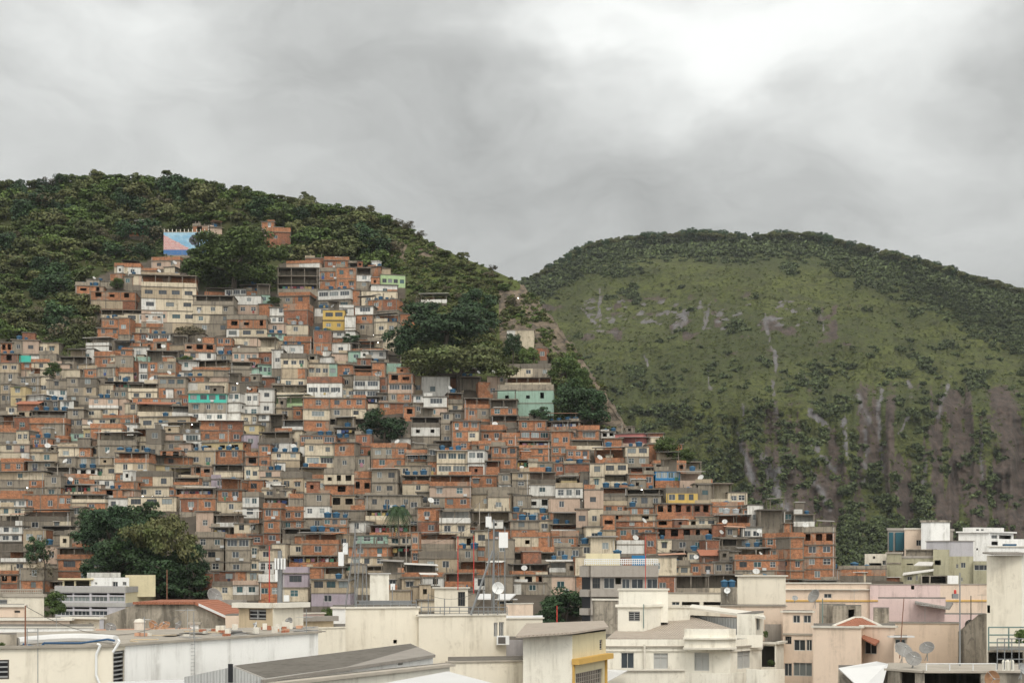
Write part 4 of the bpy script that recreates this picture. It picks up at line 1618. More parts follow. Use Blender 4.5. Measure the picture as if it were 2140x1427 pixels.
T1('mid_brown', 0, 'broadleaf_tree', 395, 695, 60, 36, 715, 'brown shrubby tree below the large cream block')
T1('mid_green', 1, 'broadleaf_tree', 110, 775, 34, 38, 800, 'small green tree between the left hand houses')
T1('mid_green', 0, 'broadleaf_tree', 388, 752, 34, 20, 765, 'small bush on the terrace near the brick row')
T1('mid_green', 1, 'broadleaf_tree', 688, 700, 34, 26, 715, 'small leafy tree below the yellow house')
T1('mid_dark', 0, 'broadleaf_tree', 735, 710, 40, 26, 725, 'dark leafy tree right below the yellow house')
T1('mid_dark', 0, 'broadleaf_tree', 1244, 1036, 26, 30, 1055, 'dark tree between the cream house and the brick block')
T1('mid_dark', 1, 'broadleaf_tree', 775, 948, 14, 40, 970, 'narrow green creeper tree beside the brick house')
T1('mid_green', 1, 'broadleaf_tree', 574, 632, 34, 26, 645, 'green tree squeezed left of the concrete frame house')
T1('mid_green', 0, 'broadleaf_tree', 246, 592, 30, 28, 606, 'green tree among the first houses below the forest')
T1('mid_green', 1, 'broadleaf_tree', 110, 1265, 60, 60, 1300, 'green shrubbery behind the cream wall at the lower left', D=185)
T1('mid_green', 0, 'broadleaf_tree', 684, 1285, 26, 34, 1310, 'green bush beside the long cream roof wall', D=120)

def palm(name, x, ytop, base_y, wpx, label, D, droop=1.0, n=17):
    e = empty(name, P(x, base_y, D) - Vector((0, 0, 0.5)), 0)
    s = mpp(D)
    Hh = (base_y - ytop) * s + 0.5
    MB().tube((0, 0, 0), (0.15, 0, Hh * 0.5), 0.20, 0.15, M['bark_pale'], 8).tube((0.15, 0, Hh * 0.5), (0, 0, Hh), 0.15, 0.12, M['bark_pale'], 8).build('trunk', e)
    L = wpx / 2 * s * 1.15
    m = MB(); r_ = random.Random(int(x))
    for i in range(n):
        az_ = 2 * math.pi * i / n + r_.uniform(-.15, .15); up = r_.uniform(0.15, 1.1)
        prev = None
        K = 9
        for j in range(K + 1):
            t = j / K
            rad = L * (math.cos(up * (1 - t)) * t) * 0.9
            zz = Hh + L * (math.sin(up) * t - droop * 1.35 * t * t)
            c = Vector((math.cos(az_) * rad, math.sin(az_) * rad, zz))
            if prev is not None:
                dr = (c - prev).normalized(); side = dr.cross(Vector((0, 0, 1)))
                side = side.normalized() if side.length > .01 else Vector((1, 0, 0))
                for k in range(3):
                    b0 = prev.lerp(c, k / 3)
                    for sg in (-1, 1):
                        ll = L * 0.30 * math.sin(math.pi * min(1, 0.12 + t * 0.85)) + 0.05
                        tip = b0 + (side * sg * 0.75 + dr * 0.5 + Vector((0, 0, -0.55))) * ll
                        m.face([b0, b0 + dr * 0.10 * L / 2, tip], M['leaf_dark'])
            prev = c
    m.build('crown', e)
    tag(e, label, 'palm tree', None)
    return e
palm('palm_tree', 832, 1062, 1205, 74, 'tall palm with drooping fronds standing before the lower grey houses', 238, 1.25, 20)
palm('palm_tree', 138, 572, 645, 60, 'palm with spreading fronds in the forest left of the upper houses', 372, 1.0)
palm('palm_tree', 722, 532, 560, 34, 'small palm behind the topmost brick houses', 384, 0.9)

# the forest that covers the hill: every crown an object, up to 300 of them
FOREST = [(-60, 360), (140, 355), (230, 348), (420, 365), (640, 400), (760, 425), (900, 490), (1040, 560), (1100, 592), (1160, 680), (1240, 800), (1280, 860), (1190, 880), (1160, 760), (1050, 760),
          (960, 640), (905, 655), (850, 640), (855, 575), (735, 530), (600, 535), (620, 490), (560, 460), (450, 470), (330, 480), (330, 530), (230, 545), (155, 600), (155, 625), (205, 655), (185, 740), (85, 700), (-60, 700)]
pts = []
fr_ = random.Random(31)
tries = 0
while len(pts) < 262 and tries < 60000:
    tries += 1
    x = fr_.uniform(-40, 1285); y = fr_.uniform(350, 885)
    if not in_poly([x], [y], FOREST)[0]: continue
    cy = hill_crest(x)
    if y < cy - 2: continue
    shrub = x > 830 and (y - cy) < 190
    dmin = (15 if x > 880 else 20) * (1 - 0.15 * (y < 500))
    if any((x - a) ** 2 + ((y - b_) * 1.35) ** 2 < dmin ** 2 for a, b_, _ in pts): continue
    if 1030 < x < 1190 and 590 < y < 745 and fr_.random() < 0.8: continue
    if shrub and (fr_.random() < 0.6 or (x > 1085 and y - cy < 50)): continue
    pts.append((x, y, shrub))
# fill the crest line densely
x = -30
while x < 900:
    pts.append((x, float(hill_crest(x)) + fr_.uniform(0, 5), False)); x += fr_.uniform(20, 32)
pts.sort(key=lambda p: p[1])
def zone(x, y):
    cy = hill_crest(x)
    a = 'on the crest' if y - cy < 14 else ('high on the slope' if y - cy < 90 else 'low on the slope')
    if x > 830: a = 'on the bare right ridge' if y > 500 or x > 900 else a
    s_ = 'at the far left' if x < 150 else ('left of the mural wall' if x < 340 else ('above the mural wall' if x < 600 else ('above the topmost houses' if x < 830 else 'over the spreading dark tree')))
    return a, s_
KD = [('forest_a', 'rounded dull green'), ('forest_b', 'bright green spreading'), ('forest_c', 'flat topped olive'), ('forest_d', 'thin brownish'), ('forest_e', 'tall dark green')]
for x, y, sh in pts:
    rr = fr_.random()
    nzv = float(vnoise(np.array([x / 90.0]), np.array([y / 70.0]), 77, 2)[0])
    if sh: k = 1 if rr < 0.3 else (2 if rr < 0.6 else (0 if rr < 0.85 else 3))
    elif nzv > 0.56: k = 1 if rr < 0.6 else 0
    elif nzv < 0.42: k = 3 if rr < 0.4 else (4 if rr < 0.7 else 0)
    else: k = 0 if rr < 0.5 else (4 if rr < 0.6 else (2 if rr < 0.85 else 1))
    kind, adj = KD[k]
    cm, tm = fr_.choice(CR[kind])
    w_ = fr_.uniform(40, 74) if not sh else fr_.uniform(18, 32)
    if y - hill_crest(x) < 16: w_ = fr_.uniform(22, 40)
    hpx = w_ * fr_.uniform(0.8, 1.1)
    a, s_ = zone(x, y)
    lab = f'{adj} tree {a}, {s_}' if x < 830 or not sh else f'low {adj} bush tree {a}'
    tree('forest_tree', x, y, w_, hpx, y + w_ * 0.36, cm, tm, lab, 'tree', f'{adj} trees {a} {s_}', D=hillD(y) + fr_.uniform(-1.5, 1.5))
T1('forest_c', 0, 'forest_tree', 349, 362, 22, 20, 385, 'single tree with tiered crown standing out above the crest')
T1('forest_c', 1, 'forest_tree', 636, 405, 12, 10, 418, 'tiny tree standing clear on the falling crest')

# scattered ground cover instanced by geometry nodes: one object each, kind stuff
def scatter(name, label, pos, scl, meshes, mat=None):
    n = len(pos)
    me = bpy.data.meshes.new(name)
    me.vertices.add(n); me.vertices.foreach_set('co', np.asarray(pos, np.float32).ravel())
    a = me.attributes.new('sc', 'FLOAT', 'POINT'); a.data.foreach_set('value', np.asarray(scl, np.float32))
    a = me.attributes.new('rz', 'FLOAT', 'POINT'); a.data.foreach_set('value', rng.uniform(0, 6.28, n).astype(np.float32))
    a = me.attributes.new('vi', 'INT', 'POINT'); a.data.foreach_set('value', rng.integers(0, len(meshes), n).astype(np.int32))
    o = bpy.data.objects.new(name, me); COL.objects.link(o)
    ng = bpy.data.node_groups.new(name, 'GeometryNodeTree')
    ng.interface.new_socket('Geometry', in_out='INPUT', socket_type='NodeSocketGeometry')
    ng.interface.new_socket('Geometry', in_out='OUTPUT', socket_type='NodeSocketGeometry')
    N = ng.nodes; L_ = ng.links
    gi = N.new('NodeGroupInput'); go = N.new('NodeGroupOutput')
    iop = N.new('GeometryNodeInstanceOnPoints')
    j = N.new('GeometryNodeGeometryToInstance')
    infos = []
    for mm in meshes:
        src = bpy.data.objects.new(name + '_leafage', mm)
        oi = N.new('GeometryNodeObjectInfo'); oi.inputs['Object'].default_value = src
        infos.append(oi)
    for oi in reversed(infos): L_.new(oi.outputs['Geometry'], j.inputs[0])
    L_.new(gi.outputs[0], iop.inputs['Points']); L_.new(j.outputs[0], iop.inputs['Instance'])
    iop.inputs['Pick Instance'].default_value = True
    def attr(nm, typ):
        a_ = N.new('GeometryNodeInputNamedAttribute'); a_.data_type = typ; a_.inputs[0].default_value = nm
        return a_.outputs[0]
    L_.new(attr('vi', 'INT'), iop.inputs['Instance Index'])
    cx = N.new('ShaderNodeCombineXYZ'); L_.new(attr('rz', 'FLOAT'), cx.inputs[2])
    L_.new(cx.outputs[0], iop.inputs['Rotation'])
    L_.new(attr('sc', 'FLOAT'), iop.inputs['Scale'])
    L_.new(iop.outputs[0], go.inputs[0])
    md = o.modifiers.new('scatter', 'NODES'); md.node_group = ng
    tag(o, label, None, None, 'stuff')
    return o

bush = [crown_mesh('bush', 900 + i, 7, 130, 0.26, M['leaf_far'], 'round', 0.5)[0] for i in range(3)]
bush_ol = [crown_mesh('bush', 950 + i, 7, 120, 0.24, M['leaf_olive'], 'wide', 0.5)[0] for i in range(2)]
bush_gs = [crown_mesh('bush', 970 + i, 7, 120, 0.24, M['leaf_grass'], 'wide', 0.5)[0] for i in range(2)]
bush_gr = [crown_mesh('bush', 960 + i, 7, 150, 0.22, M['leaf_green'], 'round', 0.5)[0] for i in range(2)]
def surf_sampler(GX, GY, GZ, PXX, PYY):
    def f(i, j, u, v):
        def lp(A): return (A[i, j] * (1 - u) + A[i, j + 1] * u) * (1 - v) + (A[i + 1, j] * (1 - u) + A[i + 1, j + 1] * u) * v
        return lp(GX), lp(GY), lp(GZ), lp(PXX), lp(PYY)
    return f
def scatter_grid(GX, GY, GZ, PXX, PYY, n, weight, rowmax=None):
    r = np.random.default_rng(n)
    nr_, nc_ = GX.shape
    rowmax = rowmax or nr_ - 7
    i = r.integers(3, rowmax, n); j = r.integers(0, nc_ - 1, n); u = r.random(n); v = r.random(n)
    x, y, z, px, py = surf_sampler(GX, GY, GZ, PXX, PYY)(i, j, u, v)
    wgt = weight(px, py)
    keep = r.random(n) < wgt
    return np.stack([x, y, z], -1)[keep], px[keep], py[keep]
# undergrowth on the near hill
def w_hill(px, py):
    dens = in_poly(px, py, [(-80, 330), (600, 330), (900, 470), (1100, 580), (1420, 960), (1290, 905), (1150, 880), (1150, 760), (-80, 760)]).astype(float)
    tw = in_poly(px, py, TOWN)
    rk = (px > 1040) & ((py - hill_crest(px)) < 230) & (vnoise(px / 26, py / 50, 11, 4) > 0.45)
    rk2 = (px > 1085) & ((py - hill_crest(px)) < np.interp(px, [1080, 1120, 1190, 1280, 1350], [10, 26, 30, 50, 64]) + 2)
    dens = dens * np.where(rk2, 0.55, 1)
    return dens * (1 - tw) * np.where(rk, 0.12, 1.0) * np.where(px > 820, 1.0, 0.33)
p_, px_, py_ = scatter_grid(HX, HYY, HZ, PXa, PYa, 60000, w_hill)
sc_ = rng.uniform(0.5, 1.3, len(p_)); sc_[px_ < 820] *= 1.2
sel = rng.random(len(p_))
isg = np.where(px_ > 830, sel < 0.22, sel < 0.55)
scatter('undergrowth', 'low bushes covering the soil between the trees on the near hill', p_[isg], sc_[isg], bush_gr)
scatter('scrub', 'dry olive scrub on the near hill and its bare ridge', p_[~isg], sc_[~isg], bush_ol + bush_gs)
# far mountain cover
def w_mount(px, py):
    cy = mount_crest(px)
    dcr = py - cy
    crest = np.clip(1.25 - dcr / np.interp(px, [1150, 1350, 1700, 1850, 2140], [54, 46, 48, 74, 110]), 0, 1) ** 0.6
    nz1 = vnoise(px / 55, py / 26, 61, 4)
    patch = np.clip((nz1 - 0.66) * 7, 0, 0.9)
    lowz = np.interp(py, [700, 900, 1050, 1180], [0, 0.14, 0.5, 0.95])
    n2_ = vnoise(px / 24, py / 18, 71, 3)
    low = lowz * np.clip((n2_ - 0.36) * 6, 0, 1)
    wv = np.maximum(np.maximum(crest, patch), low)
    return wv * (py < 1200)
def near_value(A, px, py):
    j = np.clip(((px - mxs[0]) / MSTEP).round().astype(int), 0, A.shape[1] - 1)
    s = (1240 - py) / (1240 - mount_crest(px)); i = np.clip((s * NRM).round().astype(int), 0, NRM)
    return A[i, j]
p_, px_, py_ = scatter_grid(MX, MY, MZ, MPX, MPY, 60000, w_mount)
rk_ = np.maximum(near_value(rockm, px_, py_), near_value(pale, px_, py_) * 1.3)
kp = rng.random(len(p_)) > np.clip(rk_ * 1.25, 0, 0.97)
p_, px_, py_ = p_[kp], px_[kp], py_[kp]
dc = py_ - mount_crest(px_)
sc_ = np.where(dc < 40, rng.uniform(2.6, 5.2, len(p_)), rng.uniform(1.2, 3.6, len(p_)))
scatter('shrubland', 'dark woodland and bushes dotted over the far granite mountain', p_, sc_, bush)
def w_tus(px, py):
    cy = mount_crest(px)
    n_ = vnoise(px / 16, py / 9, 91, 4)
    return (py > cy + 20) * (py < 1150) * np.clip((n_ - 0.38) * 4, 0.05, 0.9)
p_, px_, py_ = scatter_grid(MX, MY, MZ, MPX, MPY, 52000, w_tus)
rk_ = np.maximum(near_value(rockm, px_, py_), near_value(pale, px_, py_) * 1.3)
kp = rng.random(len(p_)) > np.clip(rk_ * 1.1, 0, 0.93)
p_ = p_[kp]
scatter('tussocks', 'tufts of olive grass and low scrub over the far mountain', p_, rng.uniform(0.5, 1.3, len(p_)), bush_gs)
cp_x = rng.uniform(1120, 2140, 230); cp_D = mountD(mount_crest(cp_x)) - rng.uniform(0, 25, 230)
cp = np.stack([(cp_x - 1070) / F * cp_D, cp_D, CAMZ + (HY - mount_crest(cp_x) - 1) / F * cp_D + 1.0], -1)
scatter('crest_wood', 'ragged line of trees along the crest of the far mountain', cp, rng.uniform(2.2, 4.8, 230), [CR['forest_c'][0][0], CR['forest_c'][1][0], CR['forest_a'][0][0], CR['forest_e'][0][0]])
# ================================================================ the town blocks in front of the hill
masonry('cream', (0.72, 0.66, 0.545), 0.50, (0.30, 0.25, 0.18), 0.035, streak=0.6, lo=-0.02)
masonry('ivory', (0.78, 0.74, 0.64), 0.50, (0.32, 0.28, 0.21), 0.035, streak=0.6, lo=-0.02)
masonry('white_wall', (0.80, 0.785, 0.745), 0.50, (0.33, 0.31, 0.27), 0.03, streak=0.6, lo=-0.02)
masonry('peach', (0.68, 0.545, 0.43), 0.50, (0.30, 0.23, 0.17), 0.04, streak=0.6, lo=-0.02)
masonry('pink_wall', (0.66, 0.51, 0.475), 0.50, (0.3, 0.22, 0.2), 0.04, streak=0.6, lo=-0.02)
masonry('tan_wall', (0.50, 0.40, 0.27), 0.4, (0.2, 0.16, 0.11), 0.06)
masonry('stained', (0.38, 0.335, 0.27), 0.85, (0.085, 0.075, 0.06), 0.16, streak=0.5, lo=0.05)
masonry('grey_panel', (0.36, 0.325, 0.285), 0.35, (0.14, 0.125, 0.11), 0.05)
masonry('grey_panel2', (0.40, 0.385, 0.36), 0.35, (0.2, 0.19, 0.17), 0.05)
masonry('olive_wall', (0.42, 0.39, 0.27), 0.55, (0.13, 0.12, 0.085), 0.08)
masonry('lilac_wall', (0.46, 0.44, 0.45), 0.4, (0.2, 0.19, 0.19), 0.05, streak=0.6, lo=-0.02)
masonry('butter', (0.66, 0.58, 0.38), 0.35, (0.3, 0.25, 0.14), 0.05, streak=0.6, lo=-0.02)
plain('black_tile', (0.018, 0.018, 0.020), 0.35, 0.2, 0.8)
plain('ochre', (0.60, 0.37, 0.10), 0.7, 0.08)
plain('slate', (0.30, 0.27, 0.235), 0.85, 0.12, 1.2)
plain('tile_grey', (0.42, 0.355, 0.29), 0.85, 0.12, 1.2)
plain('coping', (0.62, 0.58, 0.50), 0.85, 0.12, 1.5)
plain('coping_dirty', (0.36, 0.32, 0.265), 0.9, 0.2, 0.8)
plain('galv', (0.24, 0.245, 0.245), 0.45, 0.08, 2.0, metal=0.4)
plain('membrane', (0.60, 0.59, 0.57), 0.6, 0.05, 0.8)
plain('antenna_white', (0.72, 0.72, 0.70), 0.5, 0.05)
plain('red_paint', (0.50, 0.05, 0.04), 0.6, 0.08)
plain('mesh_grey', (0.22, 0.21, 0.195), 0.6, 0.15, 2.5)
plain('mesh_rust', (0.36, 0.20, 0.11), 0.7, 0.25, 2.5)
plain('curtain', (0.42, 0.42, 0.40), 0.9, 0.08)
plain('green_metal', (0.16, 0.22, 0.20), 0.5, 0.08)
plain('pipe_blue', (0.03, 0.08, 0.16), 0.5, 0.08)
plain('blue_glass', (0.035, 0.11, 0.14), 0.2, 0.12, 0.4)
plain('lamp_glow', (0.9, 0.85, 0.7), 0.5, 0.0)

def sheet_bump(matname, scale, depth=0.04, axis=0, ang=0.0):
    m = M[matname]; t = NT(m.node_tree)
    b = [n for n in m.node_tree.nodes if n.type == 'BSDF_PRINCIPLED'][0]
    tcn = t.n('ShaderNodeTexCoord')
    mp = t.n('ShaderNodeMapping'); mp.inputs['Rotation'].default_value = (0, 0, ang)
    t.l(tcn.outputs['Object'], mp.inputs['Vector'])
    wv = t.n('ShaderNodeTexWave', wave_type='BANDS', bands_direction='X' if axis == 0 else 'Y', wave_profile='SIN')
    wv.inputs['Scale'].default_value = scale
    t.l(mp.outputs[0], wv.inputs['Vector'])
    bp = t.n('ShaderNodeBump'); bp.inputs['Strength'].default_value = 1.0; bp.inputs['Distance'].default_value = depth
    t.l(wv.outputs['Fac'], bp.inputs['Height']); t.l(bp.outputs[0], b.inputs['Normal'])
sheet_bump('tile_grey', 1.3, 0.06, 0, R(20))
sheet_bump('slate', 1.0, 0.015, 0, R(-25))
sheet_bump('clay', 1.3, 0.06, 0, 0)
sheet_bump('sheet_grey', 1.1, 0.05, 0, 0)
sheet_bump('sheet_light', 1.1, 0.04, 0, 0)
plain('corrugated', (0.50, 0.50, 0.48), 0.55, 0.08, 1.2, metal=0.2)
sheet_bump('corrugated', 1.6, 0.06, 0, 0)

CITY = []
def zat(y, D): return CAMZ + (HY - y) / F * D
def wbox(m, A, u, n, a0, a1, v0, v1, d0, d1, mat):
    """box on a wall: a along u, v vertical, d outwards along n"""
    def p(a, d, v): return (A[0] + u[0] * a + n[0] * d, A[1] + u[1] * a + n[1] * d, v)
    m.hexa([p(a0, d1, v0), p(a1, d1, v0), p(a1, d0, v0), p(a0, d0, v0), p(a0, d1, v1), p(a1, d1, v1), p(a1, d0, v1), p(a0, d0, v1)], mat)

def bld(name, label, front, ytop, mat, depth=9.0, wins=(), bands=(), cap=None, cat='building', group=None, zbot=-0.9, roof='roofing', side=None, sides=None, ybot=None, back=None):
    """building from its front edge [(pixel x, distance), ...] seen left to right; ytop in pixels at the first point"""
    zt = zat(ytop, front[0][1])
    if ybot is not None: zbot = zat(ybot, front[0][1])
    W_ = [((x - 1070) / F * D, D) for x, D in front]
    ox, oy = W_[0]
    e = empty(name, (ox, oy, 0))
    pts = [(a - ox, b_ - oy) for a, b_ in W_]
    m = MB(); mt = M[mat]
    segs = []
    for k, ((ax, ay), (bx, by)) in enumerate(zip(pts, pts[1:])):
        L = math.hypot(bx - ax, by - ay); u = ((bx - ax) / L, (by - ay) / L); n = (u[1], -u[0])
        holes = []
        xa_, xb_ = front[k][0], front[k + 1][0]
        segs.append((ax, ay, L, u, n))
        for wv in wins:
            cxp = (wv[0] + wv[2]) / 2
            if not (xa_ <= cxp < xb_): continue
            def upos(px):
                # ray (px-1070)/F = X/Y meets the wall line
                t_ = (px - 1070) / F
                X0, Y0 = ax + ox, ay + oy
                a_ = (t_ * Y0 - X0) / (u[0] - t_ * u[1])
                return a_
            u0, u1 = max(0.03, upos(wv[0])), min(L - 0.03, upos(wv[2]))
            Dm = oy + ay + u[1] * (u0 + u1) / 2
            v1, v0 = zat(wv[1], Dm), zat(wv[3], Dm)
            v1 = min(v1, zt - 0.03)
            holes.append((u0, u1, v0 - zbot, v1 - zbot))
            window_in(e, (ax, ay), u, n, u0, u1, v0, v1, wv[4], k)
        smat = M[sides[k]] if sides else mt
        m.wall((ax, ay), (bx, by), zbot, zt, holes, smat, 0.22)
    q_ = pts
    if back is None: bk = [(p[0] * (1 + depth / (oy + p[1])) + ox * depth / (oy + p[1]), p[1] + depth) for p in (pts[-1], pts[0])]
    else: bk = [((x - 1070) / F * D - ox, D - oy) for x, D in back]
    loop = pts + bk
    nfront = len(pts)
    for i in range(nfront - 1, len(loop)):
        a, b_ = loop[i], loop[(i + 1) % len(loop)]
        if math.hypot(a[0] - b_[0], a[1] - b_[1]) < 1e-4: continue
        m.wall(a, b_, zbot, zt, [], M[side] if side else mt)
    m.build('wall', e)
    rf = MB()
    rf.face([(x, y, zt - 0.002 if cap else zt) for x, y in loop], M[roof])
    rf.build('roof', e)
    if cap:
        ch, co, cm = cap
        for k, (ax, ay, L, u, n) in enumerate(segs):
            c_ = MB(); wbox(c_, (ax, ay), u, n, -co if k == 0 else 0.0, L + (co if k == len(segs) - 1 else 0.0), zt + 0.004, zt + ch, -0.25 if True else 0, co, M[cm]); c_.build('coping', e)
        i = nfront - 1
        a, b_ = loop[i], loop[(i + 1) % len(loop)]
    for (ya, yb, pr, bm_) in bands:
        v1, v0 = zat(ya, oy), zat(yb, oy)
        for k, (ax, ay, L, u, n) in enumerate(segs):
            c_ = MB(); wbox(c_, (ax, ay), u, n, 0.003 * k, L - 0.003, v0, v1, 0.0, pr, M[bm_]); c_.build('band', e)
    tag(e, label, cat, group, 'thing')
    CITY.append(e)
    e['_z'] = zt
    return e

def window_in(e, A, u, n, a0, a1, v0, v1, style, k=0):
    """window set back in its opening; style letters: s sliding, l louvres, b bars over glass, h empty hole, c curtained, k big grid, d door"""
    w_, h_ = a1 - a0, v1 - v0
    if w_ < 0.05 or h_ < 0.05: return
    if style == 'h': return
    f_ = MB(); fm = M['frame_white'] if style in 'scd' else M['frame_dark']
    if style == 'k': fm = M['coping_dirty']
    t = 0.05
    wbox(f_, A, u, n, a0, a1, v0, v0 + t, -0.16, -0.08, fm); wbox(f_, A, u, n, a0, a1, v1 - t, v1, -0.16, -0.08, fm)
    wbox(f_, A, u, n, a0, a0 + t, v0 + t, v1 - t, -0.16, -0.08, fm); wbox(f_, A, u, n, a1 - t, a1, v0 + t, v1 - t, -0.16, -0.08, fm)
    if style in 'sc':
        nb = max(1, int(w_ / 0.8))
        for i in range(nb):
            c = a0 + w_ * (i + 1) / (nb + 1); wbox(f_, A, u, n, c - t / 2, c + t / 2, v0 + t, v1 - t, -0.15, -0.09, fm)
    if style == 'l':
        nb = max(3, int(h_ / 0.16))
        for i in range(nb):
            z_ = v0 + h_ * (i + 0.5) / nb; wbox(f_, A, u, n, a0 + t, a1 - t, z_ - 0.025, z_ + 0.03, -0.13, -0.05, M['metal_grey'])
        if w_ > 1: wbox(f_, A, u, n, (a0 + a1) / 2 - .04, (a0 + a1) / 2 + .04, v0 + t, v1 - t, -0.14, -0.04, M['metal_grey'])
    if style in 'bk':
        nb = max(2, int(w_ / 0.35))
        for i in range(nb):
            c = a0 + w_ * (i + 1) / (nb + 1); wbox(f_, A, u, n, c - 0.015, c + 0.015, v0 + t, v1 - t, -0.12, -0.09, fm)
        for i in range(3 if style == 'k' else 1):
            z_ = v0 + h_ * (i + 1) / (4 if style == 'k' else 2); wbox(f_, A, u, n, a0 + t, a1 - t, z_ - 0.015, z_ + 0.015, -0.125, -0.085, fm)
    if style == 'd':
        z_ = v0 + h_ * 0.72; wbox(f_, A, u, n, a0 + t, a1 - t, z_, z_ + 0.04, -0.15, -0.09, fm)
        c = (a0 + a1) / 2; wbox(f_, A, u, n, c - 0.03, c + 0.03, v0 + t, v1 - t, -0.15, -0.09, fm)
    wo = f_.build('window', e)
    p_ = MB(); gm = M['glass_pale'] if style in 'c' else (M['curtain'] if style == 'd' else (M['black_tile'] if style == 'l' else M['glass_dark']))
    wbox(p_, A, u, n, a0, a1, v0, v1, -0.205, -0.165, gm)
    p_.build('pane', wo)

def roof_sheet(name, label, pts, th, mat, cat='roof', parent=None):
    """sloping roof sheet from pixel corners (x, y, D), counter-clockwise from above"""
    c = [P(*p) for p in pts]; o = c[0].copy()
    m = MB(); n = len(c)
    m.face([p - o for p in c], M[mat]); m.face([p - o - Vector((0, 0, th)) for p in reversed(c)], M[mat])
    for i in range(n):
        a, b_ = c[i] - o, c[(i + 1) % n] - o; d_ = Vector((0, 0, th))
        m.face([a - d_, b_ - d_, b_, a], M[mat])
    if parent is not None: ob = m.build(name, parent, o - parent.location)
    else:
        ob = m.build(name, None, o); tag(ob, label, cat)
    return ob

def mast(name, label, x, y0, y1, D, r=0.04, mat='galv', cat='pole', x2=None, group=None):
    a, b_ = P(x, y1, D), P(x if x2 is None else x2, y0, D)
    m = MB().tube((0, 0, 0), b_ - a, r, r * 0.8, M[mat], 6)
    o = m.build(name, None, a); tag(o, label, cat, group); return o

def aerial(label, x, y0, y1, D, mat='metal_grey', n=5, wid=0.9):
    """television aerial: mast with a boom of short rods"""
    a = P(x, y1, D); Hh = (y1 - y0) * mpp(D)
    e = empty('television_aerial', a)
    MB().tube((0, 0, 0), (0, 0, Hh), 0.02, 0.016, M[mat], 5).build('mast', e)
    m = MB().tube((-wid * .1, -wid * .5, Hh - .1), (wid * .1, wid * .5, Hh - .1), 0.012, 0.012, M[mat], 4)
    for i in range(n):
        t = -0.45 + 0.9 * i / (n - 1); c = Vector((wid * .2 * t, wid * t, Hh - .1)); L = wid * (0.5 - 0.06 * i)
        m.tube(c - Vector((L, 0, 0)), c + Vector((L, 0, 0)), 0.008, 0.008, M[mat], 4)
    m.build('boom', e); tag(e, label, 'television aerial', 'television aerials on the roofs'); return e

# ---- far right, before the mountain
bld('glass_building', 'blue glazed office block with beige fins left of the white tower', [(1855, 300), (1908, 300), (1992, 306)], 1108, 'grey_panel', 14,
    cap=(0.5, 0.2, 'grey_panel'), zbot=8)
gb_ = CITY[-1]
for k, (xa, xb) in enumerate(((1858, 1866), (1871, 1889), (1896, 1908), (1915, 1923))):
    a = P(xa, 1150, 299.8); b_ = P(xb, 1112 if k < 2 else 1124, 299.8)
    MB().box(0, b_.x - a.x, -0.25 if k < 3 else 0.4, 0.25 if k < 3 else 0.9, 0, b_.z - a.z, M['blue_glass']).build('curtain_wall', gb_, a - gb_.location)
bld('beige_building', 'beige flat roofed block joining the glazed office and the white tower', [(1890, 290), (1946, 290)], 1106, 'peach', 12, cap=(0.3, 0.15, 'coping'), zbot=9, wins=[(1915, 1128, 1925, 1140, 's')])
bld('white_tower', 'tall white blank lift tower rising above the beige block', [(1925, 284), (1946, 283), (1985, 284)], 1091, 'white_wall', 10, cap=(0.4, 0.2, 'stained'), zbot=9)
bld('white_block', 'white stepped apartment block with balconies at the far right', [(2003, 300), (2068, 298), (2118, 304)], 1113, 'white_wall', 14, zbot=8,
    wins=[(2072, 1118, 2084, 1125, 's'), (2088, 1118, 2114, 1126, 'h'), (2072, 1131, 2112, 1139, 'h'), (2072, 1144, 2112, 1151, 'h'), (2040, 1145, 2044, 1149, 'h')], cap=(0.3, 0.5, 'white_wall'))
bld('white_penthouse', 'white set-back penthouse on the stepped white apartment block', [(2012, 304), (2035, 303), (2098, 306)], 1102, 'white_wall', 8, zbot=31, cat='penthouse', wins=[(2040, 1105, 2046, 1109, 's'), (2050, 1105, 2056, 1109, 's')])
bld('white_house', 'low white building with a blue tarpaulin at the right edge', [(2066, 262), (2150, 262)], 1143, 'white_wall', 12, zbot=6, cap=(0.2, 0.2, 'coping'))
bld('white_house', 'small white roof storey above the low white building at the right edge', [(2085, 272), (2150, 272)], 1126, 'white_wall', 12, zbot=8)
MB().box(-1.1, 1.1, 0, 1.2, 0, 0.35, M['tank_blue']).build('tarpaulin', None, P(2112, 1140, 263)); tag(bpy.data.objects['tarpaulin'], 'blue tarpaulin lying on the low white roof at the right edge', 'tarpaulin')
bld('grey_shed', 'grey metal clad roof shed between white tower and white block', [(1936, 262), (1985, 260), (2034, 261)], 1131, 'lilac_wall', 10, zbot=8, cap=(0.12, 0.2, 'slate'))
bld('cream_building', 'cream corner building with terrace right of the brick tower', [(1807, 248), (1860, 246)], 1157, 'cream', 10, zbot=6, wins=[(1824, 1162, 1829, 1167, 'h'), (1844, 1171, 1851, 1180, 's'), (1816, 1176, 1842, 1181, 'h')])
bld('olive_building', 'weathered olive apartment building with rounded stair corner', [(1853, 236), (1884, 234)], 1157, 'olive_wall', 10, zbot=6, cap=(0.3, 0.15, 'coping_dirty'), bands=[(1175, 1178, 0.1, 'stained')])
bld('olive_building', 'olive building with grey upper wall under a sagging sheet roof', [(1884, 236), (1950, 235)], 1161, 'olive_wall', 10, zbot=6, wins=[(1895, 1177, 1908, 1180, 'h')], bands=[(1161, 1166, 0.1, 'grey_panel')])
bld('grey_attic', 'grey cement attic behind the olive apartment building', [(1893, 240), (1952, 240)], 1149, 'g', 8, zbot=8, cap=(0.15, 0.4, 'stained'))
